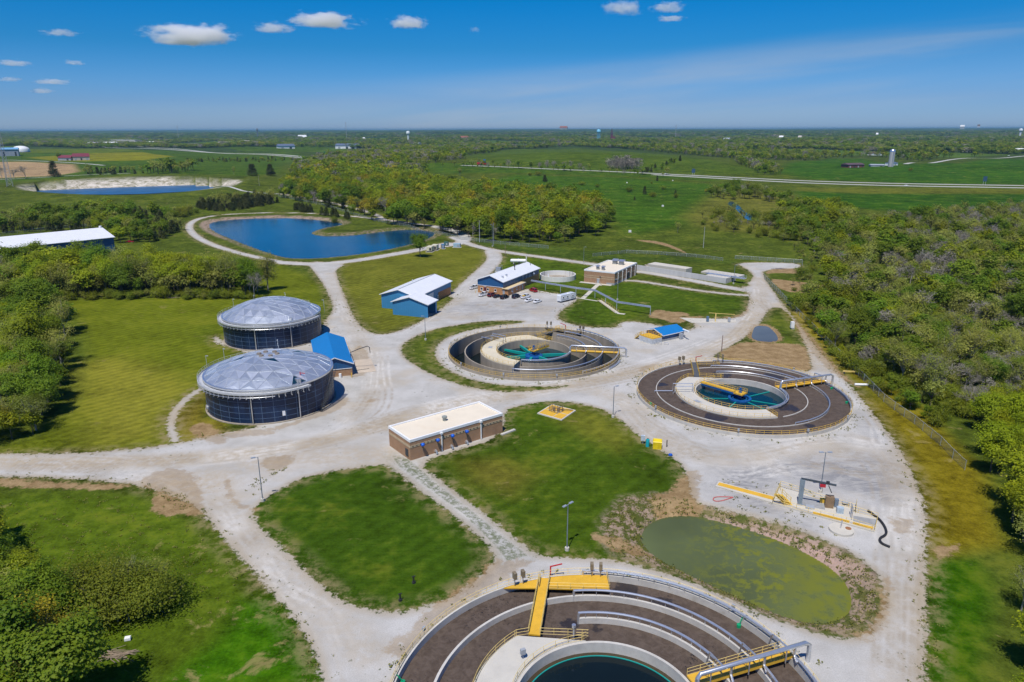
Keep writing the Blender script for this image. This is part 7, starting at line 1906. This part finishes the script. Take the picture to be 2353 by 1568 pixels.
# ------------------------------------------------------------------ buildings far off
GREYW = plain('grey_siding', (.30, .33, .38), .7, 0, .08, .3); BEIGE = plain('beige_siding', (.50, .45, .37), .8, 0, .08, .3); MAROON = plain('maroon_roof', (.16, .018, .035), .6, 0, .1, .3)
SLATE = plain('slate_blue_roof', (.10, .13, .20), .6, 0, .1, .3); BLUER = plain('faded_blue_roof', (.16, .36, .56), .6, 0, .08, .3); BROWNR = plain('brown_roof', (.16, .11, .09), .8, 0, .1, .3)
def Z1(x, y): return (x * .33594, 239 + y * .33594)
def Z2(x, y): return (790.5 + x * .33594, 239 + y * .33594)
def Z3(x, y): return (1562.5 + x * .33594, 239 + y * .33594)
def far_building(label, a, b, eave_px, ridge_px, wall, roof, cat='building', name='far_building', depth=None, ridge_along=True, doors=2, flat=False):
    """front wall foot runs from survey point a to b; heights given in survey pixels"""
    p, q = ground_hit(*a), ground_hit(*b)
    p, q = Vector((*p, 0)), Vector((*q, 0)); dist = ((p + q) / 2).length
    if abs(p.y - q.y) > .6 * abs(p.x - q.x): q.y = p.y + math.copysign(.6 * abs(p.x - q.x), q.y - p.y)
    L = (q - p).length; m = FOC / dist; he = eave_px / m; hr = (eave_px + ridge_px) / m; D = depth or L * .5
    z = min(gz(p.x, p.y), gz(q.x, q.y)); t = thing(name, label, cat, (p.x, p.y, z), math.atan2(q.y - p.y, q.x - p.x), 'far off buildings')
    if flat:
        MB().box((L / 2, D / 2, he / 2 - 1), (L, D, he + 2)).build('wall', wall, t); MB().box((L / 2, D / 2, he + .25), (L + 1.5, D + 1.5, .5)).build('roof', roof, t)
    else:
        MB().box((L / 2, D / 2, he / 2 - 1), (L, D, he + 2)).build('wall', wall, t)
        o = .03 * L; mb = MB()
        if ridge_along: A_ = [(-o, -o, he), (L + o, -o, he), (L + o, D + o, he), (-o, D + o, he), (0, D / 2, hr), (L, D / 2, hr)]; F_ = [(0, 1, 5, 4), (2, 3, 4, 5), (0, 4, 3), (1, 2, 5), (3, 2, 1, 0)]
        else: A_ = [(-o, -o, he), (L + o, -o, he), (L + o, D + o, he), (-o, D + o, he), (L / 2, 0, hr), (L / 2, D, hr)]; F_ = [(0, 4, 5, 3), (1, 2, 5, 4), (0, 1, 4), (2, 3, 5), (3, 2, 1, 0)]
        mb.add(A_, F_); mb.build('roof', roof, t)
    for k in range(doors): MB().box((L * (k + .5) / max(1, doors), -.12, he * .34), (L * .5 / max(1, doors) * .6, .2, he * .6)).build('door', DARK if k % 2 else GREY, t)
    return t
far_building('grey warehouse with pale blue roof at the left edge', Z1(-30, 360), Z1(245, 352), 12, 3, GREYW, BLUER, 'warehouse', 'warehouse', 55, True, 4)
q = ground_hit(*Z1(145, 330)); t = thing('storage_dome', 'white rounded dome roof behind the grey warehouse', 'dome', (q[0], q[1], gz(*q)), 0, 'far off buildings')
MB().lathe([(24, 0), (24, 9), (21, 13), (15, 16.5), (8, 18.4), (.1, 19)], 28).build('shell', WHITE, t, smooth=True); MB().cyl((0, 0), 25, -1, 2, 28).build('base', GREYW, t)
far_building('small house with maroon roof, the left one beside the round dark tree', Z1(398, 388), Z1(485, 388), 5, 5, GREYW, MAROON, 'house', 'house', 18)
far_building('larger house with maroon roof and pale walls by the field lane', Z1(500, 388), Z1(622, 384), 7, 6, BEIGE, MAROON, 'house', 'house', 22, True, 3)
far_building('long low white building in the row at the left skyline', Z1(605, 287), Z1(800, 285), 5, 2, BEIGE, WHITE, 'building', 'far_building', 40, True, 6)
far_building('white flat building behind the long low white one', Z1(750, 268), Z1(925, 268), 6, 2, BEIGE, WHITE, 'building', 'far_building', 40, True, 5, True)
far_building('low white building right of the flat one', Z1(920, 278), Z1(1055, 278), 4, 2, BEIGE, TRIM, 'building', 'far_building', 30, True, 4)
far_building('brown roofed building among the trees right of the white ones', Z1(1060, 280), Z1(1160, 280), 4, 3, BEIGE, BROWNR, 'building', 'far_building', 30)
far_building('low beige hall in front of the left skyline woods', Z1(1480, 282), Z1(1660, 282), 4, 3, BEIGE, plain('greige_roof', (.34, .29, .26), .8), 'hall', 'far_building', 40, True, 5)
far_building('beige shop building next to the low hall', Z1(1650, 272), Z1(1790, 272), 5, 2, BEIGE, plain('greige_roof', (.34, .29, .26), .8), 'building', 'far_building', 30, True, 4)
far_building('shed with slate blue roof by the left highway', Z1(1905, 305), Z1(2035, 306), 6, 4, TRIM, SLATE, 'shed', 'shed', 30, True, 2)
far_building('shed with slate blue roof partly behind the wood', Z1(2295, 308), Z1(2400, 306), 7, 4, TRIM, SLATE, 'shed', 'shed', 32)
far_building('white tent roofed building in the middle skyline woods', Z1(2045, 238), Z1(2130, 238), 3, 5, BEIGE, WHITE, 'building', 'far_building', 40)
far_building('dark blue roofed building in the wood above the pond road', Z2(-15, 306), Z2(85, 306), 5, 5, GREYW, SLATE, 'building', 'far_building', 40)
far_building('low red barn on the far green hill', Z3(1150, 438), Z3(1260, 434), 6, 3, plain('barn_red', (.16, .05, .045), .8), plain('barn_roof', (.10, .06, .07), .7), 'barn', 'barn', 20, True, 4)
far_building('little white shed right behind the silo', Z3(1452, 424), Z3(1488, 420), 5, 2, TRIM, SLATE, 'shed', 'shed', 14, True, 1)
far_building('grey lean-to between barn and silo', Z3(1305, 430), Z3(1400, 428), 3, 2, GREYW, GREYW, 'shed', 'shed', 14, True, 2)
for i, (x, y, w_, rf) in enumerate(((690, 240, 30, WHITE), (820, 240, 30, BEIGE), (315, 254, 40, GREYW), (1350, 222, 24, WHITE), (1930, 182, 36, WHITE), (2060, 172, 60, BROWNR), (2320, 330, 60, WHITE), (1355, 350, 24, BROWNR))):
    far_building(['white house among the trees left of the silo', 'beige house among the trees near the white one', 'grey house in the woods at the right skyline', 'tiny white house in the woods behind the silo', 'white hall on the right horizon', 'brown roofed hall on the right horizon', 'white house at the right edge above the farm road', 'brown roof showing behind the hill wood by the silo'][i], Z3(x - w_ / 2, y + 3), Z3(x + w_ / 2, y + 3), 4.5, 3, TRIM if rf is not WHITE else BEIGE, rf, 'house', 'house', 26, True, 1)
for i, (x, y, w_) in enumerate(((830, 238, 50), (490, 282, 40), (160, 248, 50), (1500, 190, 50))):
    far_building(['red roofed hall in the middle woods', 'grey roofed house in the woods above the mid wood', 'white roofed house in the woods left of the middle', 'red roofed hall on the middle skyline'][i], Z2(x - w_ / 2, y + 4), Z2(x + w_ / 2, y + 4), 3.5, 3.5, BEIGE, [plain('brick_roof', (.30, .10, .06), .8), GREYW, WHITE, plain('brick_roof', (.30, .10, .06), .8)][i], 'building', 'far_building', 30, True, 1)
# silo
q = ground_hit(*Z3(1440, 430)); zq = gz(*q); m = FOC / math.hypot(*q)
t = thing('silo', 'tall grey farm silo with a silver dome on the far hill', 'silo', (q[0], q[1], zq), 0); hs_ = 29 / m; rs_ = 5.0 / m
MB().cyl((0, 0), rs_, -1, hs_, 24).build('barrel', plain('silo_grey', (.40, .40, .41), .7, .1, .15, .1, None, .4, 0, True), t, smooth=True)
MB().lathe([(rs_ * 1.04, hs_), (rs_ * .98, hs_ + rs_ * .45), (rs_ * .7, hs_ + rs_ * .8), (rs_ * .3, hs_ + rs_ * .97), (0.05, hs_ + rs_)], 24).build('dome', ALU, t, smooth=True)
MB().box((0, -rs_ - .6, hs_ / 2), (1.6, 1.2, hs_)).build('chute', GREYW, t)
# water towers, spire, masts
def skyline(px, dist, z0=0.0):
    x, y, d_ = ray(px, 300); return (x / y * dist, dist)
def water_tower(label, px, dist, h, r, col, multi):
    x, y = skyline(px, dist); t = thing('water_tower', label, 'water tower', (x, y, 0), 0, 'water towers on the horizon'); m_ = plain('tower' + label[:5], col, .5, 0, .05)
    if multi:
        for k in range(6): a = k * math.pi / 3; MB().bar((r * .8 * math.cos(a), r * .8 * math.sin(a), 0), (r * .7 * math.cos(a), r * .7 * math.sin(a), h * .72), 1.6).build('leg', m_, t)
        MB().cyl((0, 0), 1.6, 0, h * .7, 10).build('riser', m_, t)
    else: MB().cyl((0, 0), r * .52, 0, h * .72, 20).build('pedestal', m_, t, smooth=True)
    MB().lathe([(.1, h * .66), (r * .6, h * .68), (r, h * .76), (r, h * .88), (r * .75, h * .96), (.1, h)], 24).build('tank', plain('tower_top' + label[:5], [min(1, c * 1.15) for c in col], .5, 0, .05), t, smooth=True)
water_tower('white single pedestal water tower on the middle horizon', 937.3, 4200, 62, 10.5, (.62, .68, .66), False)
water_tower('blue legged water tower on the horizon right of centre', 1376, 4600, 68, 13, (.18, .48, .66), True)
water_tower('small white water tower at the right edge of the horizon', 2346, 5200, 66, 12, (.62, .64, .66), False)
water_tower('tiny dark water tower on the left horizon', 591, 6500, 84, 9, (.16, .18, .22), False)
x, y = skyline(1406, 4300); t = thing('church_spire', 'dark red pointed church tower beside the blue water tower', 'church', (x, y, 0)); CH = plain('church_brick', (.15, .03, .05), .8)
MB().box((0, 0, 20), (13, 13, 40)).build('tower', CH, t); MB().hull8([(-8, -8, 40), (8, -8, 40), (8, 8, 40), (-8, 8, 40)], [(-.5, -.5, 74), (.5, -.5, 74), (.5, .5, 74), (-.5, .5, 74)]).build('spire', plain('spire_dark', (.05, .03, .05), .7), t); MB().box((8, 0, 13), (26, 12, 26)).build('nave', CH, t)
for i, (px, d_, h) in enumerate(((795.5, 5200, 116), (1553, 5000, 92), (408, 6000, 100))):
    x, y = skyline(px, d_); t = thing('radio_mast', ['thin radio mast on the horizon left of the white water tower', 'thin mast on the horizon right of centre', 'faint mast on the left horizon'][i], 'mast', (x, y, 0), 0, 'masts on the horizon'); MB().bar((0, 0, 0), (0, 0, h), 2.4).build('mast', GREY, t); MB().box((0, 0, h), (5, 5, 5)).build('antenna', GREY, t)
x, y = skyline(-4, 900); t = thing('lattice_tower', 'tall lattice radio tower cut by the left edge', 'tower', (x, y, 0)); hT = 87
for k in range(3):
    a = k * 2.094 + .4; MB().bar((4 * math.cos(a), 4 * math.sin(a), 0), (.5 * math.cos(a), .5 * math.sin(a), hT), .35).build('leg', GREY, t)
mb = MB()
for j in range(22):
    for k in range(3):
        f0, f1 = j / 22, (j + 1) / 22; R0, R1 = 4 - 3.5 * f0, 4 - 3.5 * f1; a, b2 = k * 2.094 + .4, (k + 1) * 2.094 + .4
        mb.bar((R0 * math.cos(a), R0 * math.sin(a), hT * f0), (R1 * math.cos(b2), R1 * math.sin(b2), hT * f1), .2)
mb.build('bracing', GREY, t)
# traffic and signs far off
def road_sign(label, p, col=(.03, .16, .42)):
    q = ground_hit(*p); t = thing('road_sign', label, 'road sign', (q[0], q[1], gz(*q)), 0, 'signs along the highways')
    for s in (-1.4, 1.4): MB().bar((s, 0, 0), (s, 0, 6), .3).build('post', STEEL, t)
    MB().box((0, -.25, 7), (5, .2, 6)).build('panel', plain('sign%d' % int(col[2] * 100), col, .5), t)
road_sign('blue road sign left on the highway', Z2(962, 418)); road_sign('dark blue road sign at the right of the first bridge', Z3(90, 490), (.03, .07, .12)); road_sign('dark road sign far right along the highway', Z3(2080, 553), (.03, .08, .13)); road_sign('dark blue billboard behind the mid wood', Z2(30, 378), (.01, .05, .13)); road_sign('green road sign by the left highway', Z1(2222, 352), (.01, .16, .09))
q = ground_hit(*Z2(935, 419)); t = thing('semi_truck', 'red lorry on the highway left of the blue sign', 'truck', (q[0], q[1], gz(*q) + .6), R_(-12))
MB().box((0, 0, 2.6), (13, 2.8, 3.4)).build('trailer', RED, t); MB().box((8.6, 0, 1.9), (3.2, 2.7, 3.2)).build('cab', RED, t)
for x in (-5, -3.6, 7, 9.4):
    for s in (-1.1, 1.1): MB().tube([(x, s, .55), (x, s * 1.3, .55)], .55, 10).build('wheel', BLK, t)
def hcar(label, ln, u, paint):
    q = smooth_pts(ln, False, 2); seg = np.hypot(*np.diff(q, axis=0).T); tt = np.concatenate([[0], np.cumsum(seg)]); s = tt[-1] * u; x, y = np.interp(s, tt, q[:, 0]), np.interp(s, tt, q[:, 1])
    vehicle('sedan', label, 'car', paint, x, y, math.atan2(q[-1][1] - q[0][1], q[-1][0] - q[0][0]), None, 'cars on the far highways', gz(x, y) + .5)
hcar('white car on the far carriageway of the right highway', HW[0], .42, P_WH); hcar('white car on the near carriageway of the right highway', HW[1], .68, P_WH); hcar('pale car on the left highway', HW[2], .55, P_WH)
q = ground_hit(*Z3(2248, 358)); vehicle('pickup', 'white van with orange stripe on the farm road at the right', 'van', P_WH, q[0], q[1], R_(10), 'delivery_van', 'cars on the far highways', gz(*q) + .5)
for i, (x, y, s) in enumerate(((1955, 880, 1.1), (2180, 704, 1.1), (1935, 543, 1.0), (2248, 528, .9))):
    q = ground_hit(*Z2(x, y)); t = thing('marker_box', ['white marker box on the grass nearest the right end of the wood', 'white marker box in the meadow right of the wood', 'white marker box in the upper meadow', 'white marker box below the highway'][i], 'box', (q[0], q[1], gz(*q)), .2, 'white boxes in the meadow')
    MB().box((0, 0, s * .6 + .3), (s * 1.5, s, s * 1.2)).build('case', WHITE, t); MB().box((0, 0, .2), (s * 1.8, s * 1.3, .4)).build('base', CONC, t)

# ------------------------------------------------------------------ clouds: real vapour, a kilometre up
def cloud_mat(seed, dens):
    m = bpy.data.materials.new('cloud_vapour'); m.use_nodes = True; t = NT(m)
    t.n.remove(t.n['Principled BSDF'])
    o = t.obj(); sp = t.node('ShaderNodeSeparateXYZ'); t.link(o, sp.inputs[0])
    v = t.node('ShaderNodeVectorMath', operation='ADD'); t.link(o, v.inputs[0]); v.inputs[1].default_value = (seed * 3.7, seed * 1.3, seed * .7)
    ln = t.node('ShaderNodeVectorMath', operation='LENGTH')
    fl = t.scaled(o, 1, 1, 1); t.link(fl, ln.inputs[0])
    n1 = t.noise(1.7, 6, .62, t.scaled(v.outputs[0], 1.5, 1.5, .9))
    base = t.ramp(sp.outputs[2], -.62, -.42)
    e = t.math('SUBTRACT', t.math('ADD', t.math('MULTIPLY', n1, 1.9), .12), t.math('ADD', ln.outputs['Value'], .42))
    d_ = t.math('MULTIPLY', t.math('MULTIPLY', t.ramp(e, .0, .30), base), dens)
    pv = t.node('ShaderNodeVolumePrincipled'); pv.inputs['Color'].default_value = (1, 1, 1, 1); pv.inputs['Anisotropy'].default_value = -.15
    t.link(d_, pv.inputs['Density']); t.link(pv.outputs[0], t.n['Material Output'].inputs['Volume'])
    return m
CL = [((340, 548, 58, 108), 'large flat bottomed white cloud at the upper left'), ((578, 682, 52, 78), 'small ragged cloud right of the large one'), ((648, 840, 30, 66), 'long low cloud at the top left of centre'), ((888, 990, 38, 70), 'compact small cloud above the middle horizon'),
      ((1376, 1484, 0, 40), 'wispy cloud at the top right of centre, the left one'), ((1486, 1584, 4, 32), 'wispy cloud at the top right of centre, the right one'), ((1498, 1584, 36, 51), 'thin strip of cloud under the wispy pair'), ((96, 178, 68, 84), 'thin little cloud at the far left above the large one'),
      ((-6, 68, 138, 153), 'thin cloud at the left edge halfway up the sky'), ((148, 192, 138, 151), 'tiny cloud right of the thin one at the left edge'), ((82, 160, 182, 195), 'low streak of cloud near the left horizon'), ((-4, 48, 177, 189), 'low cloud touching the left edge near the horizon'), ((68, 124, 203, 216), 'lowest little cloud near the left horizon'), ((1076, 1108, 61, 77), 'tiny faint cloud right of the compact one')]
for i, ((x0, x1, y0, y1), lb) in enumerate(CL):
    xm, ym = (x0 + x1) / 2, (y0 + y1) / 2
    x, y, d_ = ray(xm, ym); el = math.atan2(d_, math.hypot(x, y)); dist = min(1150 / math.tan(el), 16000); k = dist / math.hypot(x, y); depth = dist / math.cos(el)
    hx = (x1 - x0) / 2 / FOC * dist * 1.1; hz = (y1 - y0) / 2 / FOC * dist * 1.2
    mb = MB(); mb.lathe([(.02, -1), (.5, -.86), (.86, -.5), (1, 0), (.86, .5), (.5, .86), (.02, 1)], 24)
    big = hx > 500
    o = mb.build('cloud', cloud_mat(i + 1, .010 if i in (0, 2, 3) else .006 if i < 7 else .004), None, lb, loc=(x * k, y * k, CAM_H + d_ * k)); o.scale = (hx, hx * .7, hz); o['category'] = 'cloud'; o['group'] = 'clouds'
    o.rotation_euler = (0, 0, -math.atan2(x, y))
